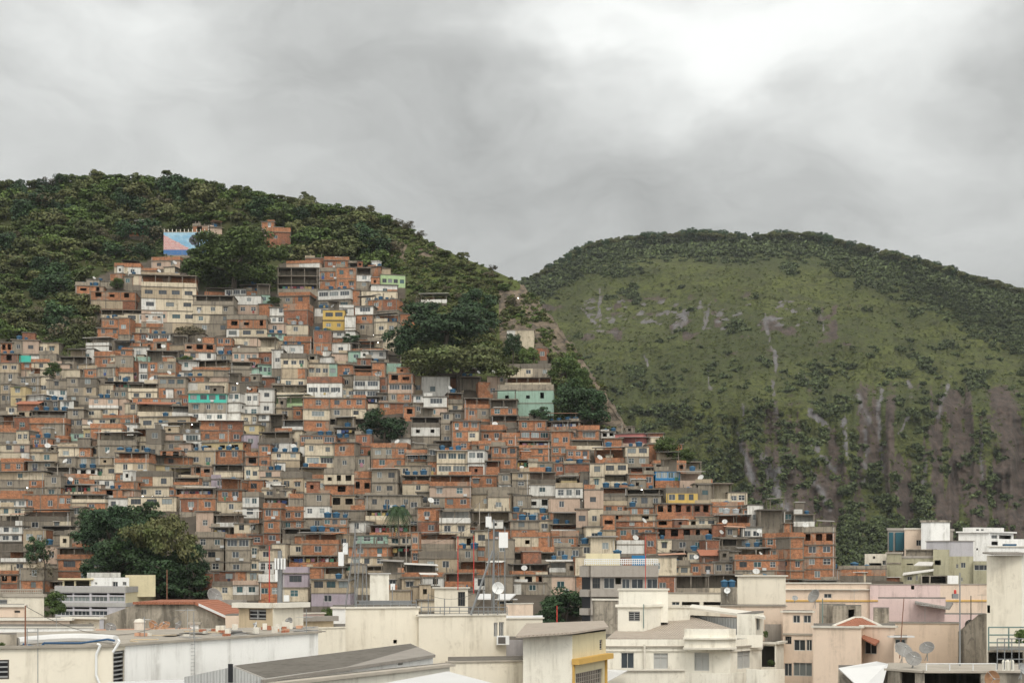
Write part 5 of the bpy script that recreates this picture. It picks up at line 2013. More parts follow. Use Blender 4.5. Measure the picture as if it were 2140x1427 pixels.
bld('olive_building', 'narrow olive stair tower in the middle of the olive flats', [(1950, 233), (1984, 232)], 1148, 'olive_wall', 10, zbot=6, wins=[(1953, 1170, 1966, 1180, 'h')])
bld('olive_building', 'broad olive apartment building with small windows and pipes', [(1984, 234), (2034, 233)], 1162, 'olive_wall', 10, zbot=6, wins=[(1998, 1178, 2003, 1187, 's'), (2008, 1175, 2018, 1186, 's'), (2008, 1206, 2012, 1214, 's'), (1977, 1178, 1984, 1190, 'c')])
bld('olive_building', 'olive flats with a long glazed veranda near the cream tower', [(2034, 232), (2070, 231)], 1172, 'olive_wall', 10, zbot=6, wins=[(2036, 1180, 2066, 1191, 's')])
bld('olive_house', 'low olive lean-to under a white sloping roof', [(1888, 222), (1926, 221)], 1198, 'olive_wall', 8, zbot=4, wins=[(1896, 1204, 1906, 1212, 's'), (1914, 1202, 1918, 1212, 's')])
roof_sheet('sloping_roof', 'thin white sloping roof over the low olive lean-to', [(1886, 1200, 221), (1950, 1191, 221), (1952, 1188, 226), (1888, 1196, 226)], 0.15, 'sheet_light')
roof_sheet('sloping_roof', 'bright sheet awning on the olive building with grey upper wall', [(1910, 1180, 229), (1948, 1180, 229), (1952, 1173, 234), (1920, 1173, 234)], 0.15, 'sheet_light')
bld('white_box', 'white roof tank room in front of the olive flats', [(1980, 214), (2003, 214)], 1202, 'white_wall', 3, zbot=4, cat='tank room')
bld('dark_shed', 'open dark shed beside the white tank room', [(1924, 216), (1980, 216)], 1202, 'stained', 5, zbot=4, cat='shed', wins=[(1927, 1204, 1942, 1218, 'h'), (1945, 1204, 1977, 1218, 'h')])
for xx, yy, ww, lb in ((1760, 1196, 50, 'low white roof beyond the brick tower'), (1820, 1206, 60, 'low rusty roof left of the olive flats')):
    bld('low_house', lb, [(xx, 232), (xx + ww, 231)], yy, 'c' if ww == 50 else 'r', 6, zbot=3, cat='house', cap=(0.1, 0.3, 'sheet_light'))

# ---- grey block with black pillar
gbk = bld('apartment_block', 'grey apartment block with black pillar and white balustrade', [(1216, 190), (1234, 189), (1375, 189)], 1181, 'grey_panel', 16, sides=['black_tile', 'grey_panel'],
    wins=[(1238, 1207, 1254, 1229, 'b'), (1262, 1207, 1284, 1229, 's'), (1286, 1207, 1298, 1220, 'h'), (1300, 1209, 1316, 1229, 's'), (1320, 1209, 1344, 1229, 's'), (1352, 1209, 1374, 1229, 's'), (1238, 1248, 1288, 1262, 'h')],
    bands=[(1182, 1205, 0.5, 'grey_panel'), (1231, 1246, 0.5, 'grey_panel'), (1270, 1284, 0.5, 'grey_panel')])
o_ = P(1222, 1181, 188.6)
rl = MB()
def rail(x0, x1, ytop, ybot, D, mat, n, label=None, name='railing', parent=None, mid=1, r=0.03):
    a = P(x0, ybot, D); b_ = P(x1, ybot, D); h = (ybot - ytop) * mpp(D)
    m = MB(); v = b_ - a
    for i in range(n + 1):
        c = v * (i / n); m.tube(c, c + Vector((0, 0, h)), r, r, M[mat], 5)
    for k in range(mid + 1):
        z = h * (k + 1) / (mid + 1) if mid else h
        m.tube(Vector((0, 0, z)), v + Vector((0, 0, z)), r, r, M[mat], 5)
    if parent is not None: return m.build(name, parent, a - parent.location)
    o = m.build(name, None, a); tag(o, label, 'railing'); return o
rail(1222, 1375, 1168, 1180, 188.6, 'antenna_white', 34, parent=gbk, name='balustrade', mid=2, r=0.06)
bld('roof_storey', 'pale yellow roof storey behind the white balustrade of the grey block', [(1224, 196), (1296, 196)], 1156, 'butter', 7, zbot=23, cat='penthouse')
bld('roof_storey', 'small blue painted roof hut behind the white balustrade', [(1320, 197), (1350, 197)], 1160, 'u', 4, zbot=23, cat='hut')
bld('stained_wall_building', 'stained cement side building left of the cream roof tower', [(1239, 150), (1291, 149)], 1254, 'stained', 9, cap=(0.2, 0.1, 'coping'))

# ---- yellow and white apartment house at the left
ap = bld('apartment_house', 'grey and yellow apartment house with white penthouse at the left', [(115, 206), (262, 202), (330, 224)], 1224, 'grey_panel', 12, sides=['lilac_wall', 'butter'],
    wins=[(119, 1239, 152, 1243, 'h'), (154, 1239, 187, 1243, 'h'), (191, 1239, 224, 1243, 'h'), (228, 1239, 260, 1243, 'h'),
          (119, 1246, 152, 1256, 'c'), (154, 1246, 187, 1256, 'c'), (191, 1246, 224, 1256, 'c'), (228, 1246, 260, 1256, 'c'),
          (119, 1268, 152, 1272, 'h'), (154, 1268, 187, 1272, 'h'), (191, 1268, 224, 1272, 'h'), (119, 1276, 152, 1285, 's'), (154, 1276, 187, 1285, 's'), (191, 1276, 224, 1285, 's')],
    bands=[(1225, 1237, 0.12, 'grey_panel2'), (1258, 1266, 0.12, 'grey_panel2'), (1286, 1292, 0.12, 'grey_panel2')], zbot=8)
bld('penthouse', 'white penthouse on the grey and yellow apartment house', [(190, 207), (270, 204)], 1206, 'white_wall', 6, zbot=22.5, cat='penthouse', wins=[(198, 1216, 203, 1221, 's'), (235, 1215, 246, 1226, 's'), (256, 1215, 264, 1223, 's')])
bld('roof_stairwell', 'yellow stair head beside the white penthouse', [(262, 208), (325, 212)], 1201, 'butter', 7, zbot=21, cat='penthouse', back=[(318, 226), (276, 222)])
bld('tank_room', 'dirty white tank room behind the white penthouse', [(182, 216), (252, 216)], 1196, 'w', 4, zbot=22, cat='tank room')
per = bld('terrace_room', 'yellow pergola terrace left of the white penthouse', [(131, 208), (190, 207)], 1211, 'butter', 6, zbot=22.4, cat='terrace', wins=[(134, 1213, 155, 1224, 'h'), (158, 1213, 187, 1224, 'h')], cap=(0.25, 0.5, 'butter'))

# ---- left edge
bld('cream_building', 'cream building with an old balustrade at the left edge', [(-60, 118), (92, 116)], 1246, 'cream', 10, wins=[(-20, 1252, 15, 1262, 'l')], cap=(0.25, 0.1, 'coping_dirty'))
rail(-30, 88, 1232, 1244, 117.0, 'coping_dirty', 26, 'old concrete balustrade on the cream building at the left edge', mid=1, r=0.06)
bld('peach_building', 'peach walled house with a tiny vent at the left edge', [(-60, 98), (51, 98)], 1268, 'peach', 10, cap=(0.18, 0.15, 'coping'), wins=[(30, 1275, 42, 1280, 'b')])
bld('long_peach_wall', 'long low peach building in front of the peach walled house', [(-60, 88), (146, 88)], 1296, 'peach', 6, cap=(0.15, 0.2, 'coping'))
bld('small_cream_house', 'small cream house with two windows below the apartment house', [(146, 92), (208, 91)], 1292, 'cream', 6, cap=(0.12, 0.4, 'coping'), wins=[(157, 1303, 163, 1309, 's'), (185, 1301, 191, 1309, 's')])
bld('white_parapet_building', 'long white parapet building across the lower left', [(-60, 76), (196, 76)], 1312, 'white_wall', 6, cap=(0.08, 0.05, 'coping'))

# cream and white building in the lower left corner
wb = bld('cream_building', 'big cream and white building with louvred shaft at the lower left', [(-60, 52.5), (235, 54), (262, 55), (665, 66)], 1356, 'cream', 9, sides=['cream', 'cream', 'white_wall'],
    wins=[(-20, 1378, 19, 1419, 'l'), (237, 1359, 261, 1440, 'l')], cap=(0.10, 0.12, 'coping_dirty'), roof='coping_dirty', back=[(665, 74), (-60, 66)])
for xx in (262, 333, 466, 507, 590, 633, 642):
    t_ = (xx - 262) / 403; Dd = 55 + 11 * t_
    mz = P(xx, 1427, Dd - 0.05); zt = wb['_z']
    MB().tube((0, 0, -3), (0, 0, zt - mz.z - 0.1), 0.05, 0.05, M['white_wall' if xx != 466 else 'coping'], 6).build('downpipe', wb, mz - wb.location)
lad = empty('ladder', P(68, 1440, 53.2)); Dl = 53.2
mm_ = MB(); hw_ = 0.2; hh_ = (1440 - 1312) * mpp(Dl)
mm_.tube((-hw_, 0, 0), (-hw_, 0, hh_), 0.02, 0.02, M['metal_grey'], 5).tube((hw_, 0, 0), (hw_, 0, hh_), 0.02, 0.02, M['metal_grey'], 5)
for i in range(8): mm_.tube((-hw_, 0, 0.05 + i * .3), (hw_, 0, 0.05 + i * .3), 0.014, 0.014, M['metal_grey'], 5)
mm_.build('side_rails_and_rungs', lad); tag(lad, 'steel ladder fixed to the cream wall at the lower left', 'ladder')
lad = empty('ladder', P(402, 1440, 58.3)); m = MB(); hh_ = (1440 - 1300) * mpp(58.3)
m.tube((-.1, 0, 0), (-.1, 0, hh_), .012, .012, M['metal_grey'], 4).tube((.1, 0, 0), (.1, 0, hh_), .012, .012, M['metal_grey'], 4)
for i in range(18): m.tube((-.1, 0, .05 + i * .15), (.1, 0, .05 + i * .15), .009, .009, M['metal_grey'], 4)
m.build('side_rails_and_rungs', lad); tag(lad, 'thin steel ladder rising past the roof edge of the long white wall', 'ladder')
# rolled membrane, pipe and planter on that roof
a = P(40, 1345, 54.5)
m = MB(); prev = None
for i in range(15):
    t_ = i / 14; c = P(38 + 204 * t_, 1340 - 8 * math.sin(t_ * 2.6), 54.8 + 1.0 * math.sin(t_ * 3)) - a
    if prev is not None: m.tube(prev, c, 0.17, 0.17, M['membrane'], 8)
    prev = c
tag(m.build('rolled_membrane', None, a), 'white rolled roof covering along the cream roof edge', 'roof covering')
m = MB(); prev = None
for x, y in ((48, 1345), (85, 1353), (92, 1343), (170, 1343), (225, 1335), (240, 1338)):
    c = P(x, y, 54.0) - a
    if prev is not None: m.tube(prev, c, 0.045, 0.045, M['pipe_blue'], 6)
    prev = c
tag(m.build('hose', None, a), 'dark blue hose running along the rolled white covering', 'hose')
for k, (pp, lb) in enumerate(((((203, 1345), (210, 1347), (201, 1368), (201, 1410), (213, 1440)), 'white bent drain pipe on the cream wall'), (((246, 1335), (250, 1340), (236, 1362)), 'short white pipe bending into the louvred shaft'))):
    m = MB(); prev = None
    for x, y in pp:
        c = P(x, y, 53.75) - a
        if prev is not None: m.tube(prev, c, 0.05, 0.05, M['antenna_white'], 6)
        prev = c
    tag(m.build('drain_pipe', None, a), lb, 'pipe')
pl = bld('concrete_tank', 'mossy concrete water box on the cream roof at the left edge', [(-60, 54.6), (35, 54.6)], 1325, 'stained', 1.6, ybot=1352, cat='water box')
bld('roof_slab', 'dark concrete slab under the mossy water box', [(-60, 53.9), (38, 53.9)], 1350, 'stained', 2.2, ybot=1358, cat='slab', cap=None)

# ---- ruined gable house behind
gz = lambda x, y, D=92.0: (P(x, y, D).x - P(217, 1340, 92.0).x, P(x, y, D).z)
e = empty('gable_house', (P(217, 1340, 92).x, 92.0, 0))
m = MB(); poly = [gz(217, 1440), gz(470, 1440), gz(470, 1292), gz(408, 1262), gz(285, 1262), gz(258, 1272), gz(217, 1287)]
m.prism(poly, 0, 7, M['stained']); m.build('wall', e)
m = MB(); m.hexa([(*gz(408, 1262)[:1], -0.3, gz(408, 1262)[1]), (gz(476, 1294)[0], -0.3, gz(476, 1294)[1]), (gz(476, 1294)[0], 7.2, gz(476, 1294)[1]), (gz(408, 1262)[0], 7.2, gz(408, 1262)[1]),
      (gz(408, 1257)[0], -0.3, gz(408, 1257)[1]), (gz(478, 1289)[0], -0.3, gz(478, 1289)[1]), (gz(478, 1289)[0], 7.2, gz(478, 1289)[1]), (gz(408, 1257)[0], 7.2, gz(408, 1257)[1])], M['clay']).build('roof_slope', e)
m = MB(); m.box(gz(280, 0)[0], gz(409, 0)[0], -0.3, 7.2, gz(0, 1262)[1], gz(0, 1257)[1], M['clay']).build('roof_ridge', e)
m = MB(); m.hexa([(gz(418, 1266)[0], -0.42, gz(418, 1265)[1]), (gz(480, 1292)[0], -0.42, gz(480, 1293)[1]), (gz(480, 1292)[0], -0.31, gz(480, 1293)[1]), (gz(418, 1266)[0], -0.31, gz(418, 1265)[1]),
      (gz(418, 1266)[0], -0.42, gz(418, 1260)[1]), (gz(480, 1292)[0], -0.42, gz(480, 1288)[1]), (gz(480, 1292)[0], -0.31, gz(480, 1288)[1]), (gz(418, 1266)[0], -0.31, gz(418, 1260)[1])], M['membrane']).build('verge_board', e)
tag(e, 'mould stained gable house with red tile edge behind the white building', 'house')
bld('pink_side_house', 'narrow pinkish wall right of the stained gable house', [(471, 90), (500, 90)], 1286, 'peach', 5)
bld('penthouse', 'tan and cream roof house with louvred window under a white slab', [(499, 80), (570, 79), (634, 81)], 1269, 'cream', 8, sides=['tan_wall', 'cream'], wins=[(520, 1272, 556, 1295, 'l')], cap=(0.28, 0.28, 'coping'), cat='roof house', ybot=1340)
bld('low_shed', 'dark low roof shed between the cream roof house and the long wall', [(612, 84), (697, 85)], 1298, 'tan_wall', 7, wins=[(620, 1311, 690, 1318, 'h')], cap=(0.3, 0.25, 'slate'), cat='shed')
bld('pink_house', 'small pale pink house beyond the dark low roof', [(628, 100), (678, 101)], 1283, 'pink_wall', 5, cap=(0.1, 0.1, 'coping'))
bld('roof_house', 'mossy dark roofs of a low house left of the cream roof house', [(395, 108), (500, 107)], 1262, 'tan_wall', 6, wins=[(428, 1258, 438, 1268, 's'), (455, 1262, 480, 1272, 's')], cap=(0.35, 0.5, 'slate'), cat='house', bands=[(1262, 1266, 0.1, 'coping')])
bld('tank_box', 'small white vent house on the roof before the stained gable', [(397, 78), (415, 78)], 1304, 'white_wall', 0.6, ybot=1326, cat='vent house', cap=(0.12, 0.12, 'coping_dirty'))
mm_ = MB().lathe([(0.001, 0), (0.28, 0), (0.28, 0.75), (0.32, 0.76), (0.24, 0.9), (0.001, 0.95)], M['coping'], 14).build('roof_vent', None, P(292, 1330, 74)); tag(mm_, 'round whitewashed vent barrel on the rusty roof', 'vent')
bld('rust_roof_strip', 'rusty sheet roof strip with dishes before the stained gable house', [(200, 72), (400, 74)], 1321, 'clay_faded', 4, ybot=1334, roof='clay_faded', cat='roof')
def big_dish(x, y, D, rad, yaw, tilt, mat, label):
    c = P(x, y, D)
    e = empty('satellite_dish', c - Vector((0, 0, rad * 1.6)))
    Mx = Matrix.Rotation(R(yaw), 4, 'Z') @ Matrix.Rotation(R(90 - tilt), 4, 'X')
    prof = [(0.03 * rad, 0.02), (0.3 * rad, 0.045 * rad), (0.6 * rad, 0.15 * rad), (0.85 * rad, 0.29 * rad), (rad, 0.40 * rad), (rad * 1.02, 0.41 * rad), (rad * .98, 0.43 * rad), (0.6 * rad, 0.19 * rad), (0.3 * rad, 0.08 * rad), (0.001, 0.05)]
    MB().lathe(prof, M[mat], 22, (0, 0, rad * 1.6), Mx).build('reflector', e)
    m = MB(); tip = Mx @ Vector((0, 0, rad * 0.85)) + Vector((0, 0, rad * 1.6))
    for k in range(3):
        an = k * 2.094; m.tube(Mx @ Vector((math.cos(an) * rad, math.sin(an) * rad, 0.41 * rad)) + Vector((0, 0, rad * 1.6)), tip, 0.012, 0.012, M['metal_grey'], 4)
    m.build('feed_struts', e)
    MB().lathe([(0.001, -.06), (0.05, -.05), (0.05, .05), (0.001, .06)], M['metal_grey'], 8, tuple(tip), Mx).build('receiver', e)
    MB().tube((0, 0, 0), (0, 0, rad * 1.6), 0.035, 0.03, M['metal_grey']).tube((-.3 * rad, .3 * rad, 0), (0, 0, rad), 0.02, 0.02, M['metal_grey']).build('mast', e)
    tag(e, label, 'satellite dish', 'mesh satellite dishes'); return e
big_dish(230, 1313, 74, 0.30, 35, 35, 'mesh_grey', 'grey mesh dish, leftmost on the rusty roof strip')
big_dish(318, 1309, 75, 0.32, 60, 25, 'mesh_rust', 'rusty dish tipped left on the rusty roof strip, right of the vent barrel')
big_dish(345, 1309, 74.5, 0.30, -10, 50, 'mesh_rust', 'rusty dish facing the front, middle of the three beside the vent barrel')
big_dish(376, 1307, 75, 0.26, -50, 30, 'mesh_grey', 'grey brown dish left of the small white vent house')
big_dish(445, 1248, 100, 0.62, 50, 25, 'mesh_grey', 'large dark mesh dish leaning before the mossy low roofs')
big_dish(536, 1305, 76, 0.16, -60, 20, 'antenna_white', 'small pale dish below the louvred window of the roof house')
big_dish(605, 1300, 79, 0.26, -30, 30, 'mesh_grey', 'grey dish on the crate between roof house and dark shed')
big_dish(1885, 1362, 92, 0.62, 20, 40, 'mesh_grey', 'big grey mesh dish at the back of the lower right dish cluster')
big_dish(1938, 1356, 92, 0.48, -30, 40, 'mesh_grey', 'grey mesh dish at the right of the lower right dish cluster')
big_dish(1908, 1378, 86, 0.48, -5, 30, 'mesh_grey', 'greenish mesh dish in front of the lower right dish cluster')
big_dish(1704, 1247, 150, 0.75, -55, 25, 'mesh_grey', 'pale mesh dish above the orange striped cream building')
big_dish(1661, 1250, 148, 0.30, 0, 30, 'metal_grey', 'small round grey dish left of the pale mesh dish')
big_dish(2028, 1306, 122, 0.45, -20, 20, 'frame_dark', 'dark ringed dish on the grey cement wall at the right')
big_dish(2134, 1398, 70, 0.30, 40, 20, 'metal_grey', 'grey dish cut by the right edge of the picture')
big_dish(2070, 1418, 72, 0.42, 10, 5, 'mesh_rust', 'rust stained white dish standing on edge at the lower right')
big_dish(1520, 1234, 146, 0.32, -15, 20, 'antenna_white', 'white dish below the two blue tanks beside the cream box')

# ---- long cream wall with the telecom gear
lw = bld('long_cream_building', 'long blank cream building with antennas on its roof', [(695, 94), (722, 93.5), (875, 95)], 1271, 'cream', 10, sides=['white_wall', 'cream'], cap=(0.12, 0.10, 'coping'), wins=[(822, 1336, 830, 1344, 'h')])
lw2 = bld('long_cream_building', 'lower right half of the long cream building, with tall windows at its end', [(875, 94.6), (1030, 96), (1058, 96.4)], 1287, 'cream', 9, cap=(0.12, 0.10, 'coping'), wins=[(1032, 1300, 1040, 1330, 's'), (1043, 1299, 1053, 1330, 's')])
bld('cream_annex', 'low cream annex stepping down at the left end of the long blank wall', [(665, 84), (722, 85)], 1313, 'cream', 7, cap=(0.08, 0.05, 'cream'))
bld('cream_annex', 'low cream wall below the lilac yard at the right of the long wall', [(936, 88), (1197, 90)], 1384, 'cream', 6, cap=(0.08, 0.1, 'coping_dirty'), ybot=1460)
bld('lilac_yard_wall', 'lilac white wall of the small yard beside the tall windows', [(1056, 99), (1095, 99)], 1336, 'lilac_wall', 5, ybot=1400, cat='wall')
ac = MB().box(0, 0.85, -0.35, 0, 0, 0.6, M['antenna_white']).box(0.1, 0.6, -0.37, -0.34, 0.08, 0.52, M['frame_dark']).mesh('air_conditioner')
AC = [(1038, 1346, 96.1, 'air conditioner under the tall windows of the long cream building'), (1311, 1416, 123.5, 'left air conditioner on the ledge of the cream villa'), (1355, 1416, 123.5, 'right air conditioner on the ledge of the cream villa')]
for x, y, D, lb in AC: tag(link('air_conditioner', ac, None, P(x, y, D)), lb, 'air conditioner')
bld('corner_house', 'grey cream corner house with yellow trimmed lower storey', [(1093, 86.4), (1196, 86), (1266, 92)], 1326, 'cream', 10, sides=['ivory', 'butter'], wins=[(1203, 1401, 1259, 1440, 'k'), (1253, 1336, 1259, 1357, 'l')])
chh = CITY[-1]
bm_ = MB(); 
A_ = ((1196 - 1070) / F * 86, 86); B_ = ((1266 - 1070) / F * 92, 92); L_c = math.hypot(B_[0] - A_[0], B_[1] - A_[1]); uc = ((B_[0] - A_[0]) / L_c, (B_[1] - A_[1]) / L_c); nc_ = (uc[1], -uc[0])
for nm, a0, a1, ya, yb, pr in (('trim_beam', -0.1, L_c + .25, 1376, 1388, 0.45), ('trim_post', -0.02, 0.16, 1388, 1460, 0.12), ('trim_post', L_c - .2, L_c, 1388, 1460, 0.12)):
    m = MB(); wbox(m, (A_[0] - chh.location.x, A_[1] - chh.location.y), uc, nc_, a0, a1, zat(yb, 86), zat(ya, 86), 0.003, pr, M['ochre']); m.build(nm, chh)
roof_sheet('roof_sheet', None, [(1078, 1328, 85.4), (1198, 1320, 85), (1272, 1309, 91.5), (1262, 1296, 100), (1100, 1302, 100)], 0.12, 'tile_grey', parent=chh)
bld('cream_roof_house', 'pinkish stepped parapet house behind the corner house', [(1058, 120), (1086, 120), (1114, 121)], 1262, 'peach', 6, cap=(0.08, 0.05, 'coping'))
bld('cream_roof_house', 'low cream roof parapet right of the tall windows', [(1056, 108), (1134, 109)], 1293, 'cream', 8, cap=(0.1, 0.1, 'coping'), roof='membrane')
bld('awning_house', 'cream awning roof hut with glazed side behind the antenna mast', [(1040, 126), (1074, 126)], 1253, 'tan_wall', 5, wins=[(1043, 1255, 1072, 1262, 's')], cap=(0.1, 0.3, 'membrane'), cat='hut')
roof_sheet('awning', 'cream sloping awning left of the white round antenna dish', [(998, 1250, 123), (1026, 1250, 123), (1026, 1240, 127), (1003, 1240, 127)], 0.1, 'membrane', 'awning')
roof_sheet('awning', 'cream sloping awning right of the white round antenna dish', [(1040, 1251, 123), (1066, 1251, 123), (1078, 1240, 127), (1042, 1240, 127)], 0.1, 'membrane', 'awning')

# telecom gear on the long roof
def panel_antenna(x, y0, y1, wpx, D, label):
    c = P(x, y1, D); w_ = wpx * mpp(D); h_ = (y1 - y0) * mpp(D)
    m = MB().box(-w_ / 2, w_ / 2, -0.12, 0.08, 0, h_, M['antenna_white'])
    o = m.build('panel_antenna', None, c); tag(o, label, 'panel antenna', 'white panel antennas on the masts'); return o
def lattice(name, label, x, y0, y1, D, wd, mat='galv', lean=0.0):
    c = P(x, y1, D); h_ = (y1 - y0) * mpp(D)
    e = empty(name, c); m = MB()
    q4 = [Vector((-wd / 2, -wd / 2, 0)), Vector((wd / 2, -wd / 2, 0)), Vector((wd / 2, wd / 2, 0)), Vector((-wd / 2, wd / 2, 0))]
    up = Vector((lean, 0, h_))
    for k in range(4): m.tube(q4[k], q4[k] * 0.6 + up, 0.022, 0.02, M[mat], 5)
    m.build('legs', e)
    m = MB(); n = max(4, int(h_ / 0.5))
    for i in range(n):
        t0, t1 = i / n, (i + 1) / n
        for k in range(4):
            a_, b2 = q4[k], q4[(k + 1) % 4]
            m.tube(a_ * (1 - .4 * t0) + up * t0, b2 * (1 - .4 * t1) + up * t1, 0.010, 0.010, M[mat], 4)
    m.build('bracing', e); tag(e, label, 'antenna mast'); return e
lattice('lattice_mast', 'grey lattice antenna mast leaning left of the white cabinet', 733, 1120, 1266, 95.5, 0.7, lean=0.5)
lattice('lattice_mast', 'thin lattice antenna mast beside the leaning one', 762, 1180, 1268, 95.6, 0.35)
mast('antenna_pole', 'slim pole rising above the leaning lattice mast', 742, 1100, 1266, 95.9, 0.05)
panel_antenna(713, 1153, 1182, 11, 95.0, 'white panel antenna left of the leaning lattice mast')
panel_antenna(722, 1134, 1158, 10, 95.2, 'white antenna box high on the leaning lattice mast')
mast('antenna_pole', 'thick grey antenna pole with white bars on the roof house', 585, 1150, 1262, 82, 0.16)
for k, dx in enumerate((-9, -3, 4, 10)): panel_antenna(585 + dx, 1166, 1189, 3.5, 81.6, f'slim white antenna bar, {("leftmost", "second from left", "third from left", "rightmost")[k]} on the thick grey pole')
panel_antenna(578, 1190, 1214, 5, 81.6, 'white antenna bar on the lower left of the thick grey pole')
panel_antenna(599, 1243, 1256, 11, 81.4, 'white equipment box at the foot of the thick grey pole')
lattice('lattice_mast', 'dark grey lattice tower carrying the round white dish', 1036, 1150, 1286, 96.6, 0.55)
mast('antenna_pole', 'tall pole above the dark lattice tower', 1032, 1085, 1286, 97.2, 0.07)
mast('antenna_strut', 'long grey strut leaning against the dark lattice tower', 984, 1150, 1284, 95.2, 0.09, x2=1030, cat='strut')
panel_antenna(1052, 1112, 1144, 19, 96.2, 'large white panel antenna right of the dark lattice tower')
panel_antenna(1021, 1079, 1101, 12, 96.6, 'smaller white panel antenna at the top left of the dark lattice tower')
big_dish(1041, 1229, 95.3, 0.40, 0, 8, 'antenna_white', 'round white drum dish on the dark lattice tower')
mast('antenna_pole', 'pole that holds the smaller white panel antenna', 1021, 1072, 1180, 97.0, 0.04)
mast('antenna_pole', 'pole that holds the large white panel antenna', 1055, 1100, 1284, 96.9, 0.04)
for xx, ya, lb in ((895, 1240, 'thin roof pole left of the cream roof hut'), (929, 1250, 'thin roof pole before the cream roof hut'), (1011, 1226, 'thin roof pole between hut and lattice tower'), (860, 1235, 'thin roof pole right of the white cabinet'), (820, 1225, 'thin roof pole beside the white cabinet')):
    mast('roof_pole', lb, xx, ya, 1284 if xx > 875 else 1268, 94.9, 0.035)
rail(880, 1060, 1268, 1284, 95.6, 'galv', 9, 'grey pipe railing along the lower half of the long roof', mid=1)
rail(745, 870, 1255, 1269, 94.8, 'galv', 7, 'grey pipe railing along the upper half of the long roof', mid=1)
cab = bld('equipment_cabinet', 'white double door equipment cabinet on the long roof', [(773, 97), (790, 96.9), (813, 97.3)], 1199, 'ivory', 1.0, ybot=1258, cat='cabinet', cap=(0.06, 0.1, 'membrane'))
bld('cable_platform', 'grey cable platform under the white equipment cabinet', [(750, 96), (860, 96)], 1255, 'galv', 1.4, ybot=1262, cat='platform')
panel_antenna(821, 1219, 1232, 9, 95.8, 'small white box on a post right of the equipment cabinet')
bld('roof_hut', 'cream roof hut with grey door on the long building', [(908, 101), (978, 101)], 1229, 'cream', 4, ybot=1300, cat='hut', cap=(0.1, 0.15, 'coping'), wins=[(957, 1236, 972, 1266, 'b')])
for x, y0, y1, D, lb in ((957, 1120, 1232, 100, 'thin red wire mast above the cream roof hut'), (990, 1118, 1240, 100, 'thin red wire mast right of the cream roof hut'), (563, 1140, 1258, 83, 'thin red mast left of the thick grey pole'),
                         (349, 1190, 1262, 100, 'brown pole rising before the dark lower left trees'), (1164, 1265, 1300, 100, 'short red pole before the dark broad tree'), (1349, 1120, 1232, 186, 'tall thin red mast on the grey apartment block')):
    mast('thin_mast', lb, x, y0, y1, D, 0.035 if D < 150 else 0.05, 'red_paint' if 'red' in lb else 'metal_rust', 'mast')
mast('roof_pole', 'rusty pole before the long white parapet at the lower left', 53, 1265, 1440, 53.6, 0.035, 'metal_rust')
aerial('tall aerial on the rusty pole line at the lower left', 392, 1270, 1335, 72); aerial('aerial on the white parapet building', 118, 1290, 1312, 77); aerial('aerial on the dark low roof shed', 641, 1285, 1325, 80)

# ---- shed with the long grey roof, bottom centre left
sh = bld('long_shed', 'long white shed under a grey corrugated roof at the bottom', [(556, 48), (905, 61.6)], 1417, 'white_wall', 8, wins=[(654, 1405, 668, 1420, 'h'), (832, 1378, 842, 1389, 'h')], ybot=1500, back=[(858, 70.8), (488, 54.5)], cat='shed')
roof_sheet('roof_sheet', None, [(549, 1420, 47.5), (910, 1367, 61.3), (858, 1344, 70.9), (486, 1392, 54.1)], 0.12, 'slate', parent=sh)
e = empty('sheet_wall', P(408, 1440, 48))
m = MB(); c = [P(385, 1500, 47.2), P(556, 1500, 47.9), P(556, 1420, 47.9), P(486, 1393, 47.6), P(385, 1414, 47.2)]
m.face([p - e.location for p in c], M['corrugated']); m.face([p - e.location + Vector((0, .1, 0)) for p in reversed(c)], M['corrugated']); m.build('sheeting', e)
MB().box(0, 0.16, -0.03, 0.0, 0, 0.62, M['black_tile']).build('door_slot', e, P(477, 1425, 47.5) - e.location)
tag(e, 'ribbed metal gable wall left of the long shed', 'wall')
bld('stained_parapet', 'stained low parapet below the long shed', [(580, 42), (940, 50.3)], 1432, 'ivory', 2.4, ybot=1520, cap=(0.1, 0.15, 'coping_dirty'), cat='parapet')
roof_sheet('sheet_canopy', 'pale lilac sheet roof with a white edge at the bottom centre', [(700, 1445, 38), (1060, 1445, 38), (1036, 1428, 42), (936, 1402, 47)], 0.1, 'membrane', 'canopy')
roof_sheet('sheet_canopy', 'white sloping roof corner at the bottom below the white wall', [(180, 1442, 46), (300, 1442, 46), (420, 1428, 50), (375, 1419, 54), (230, 1424, 52)], 0.1, 'membrane', 'canopy')

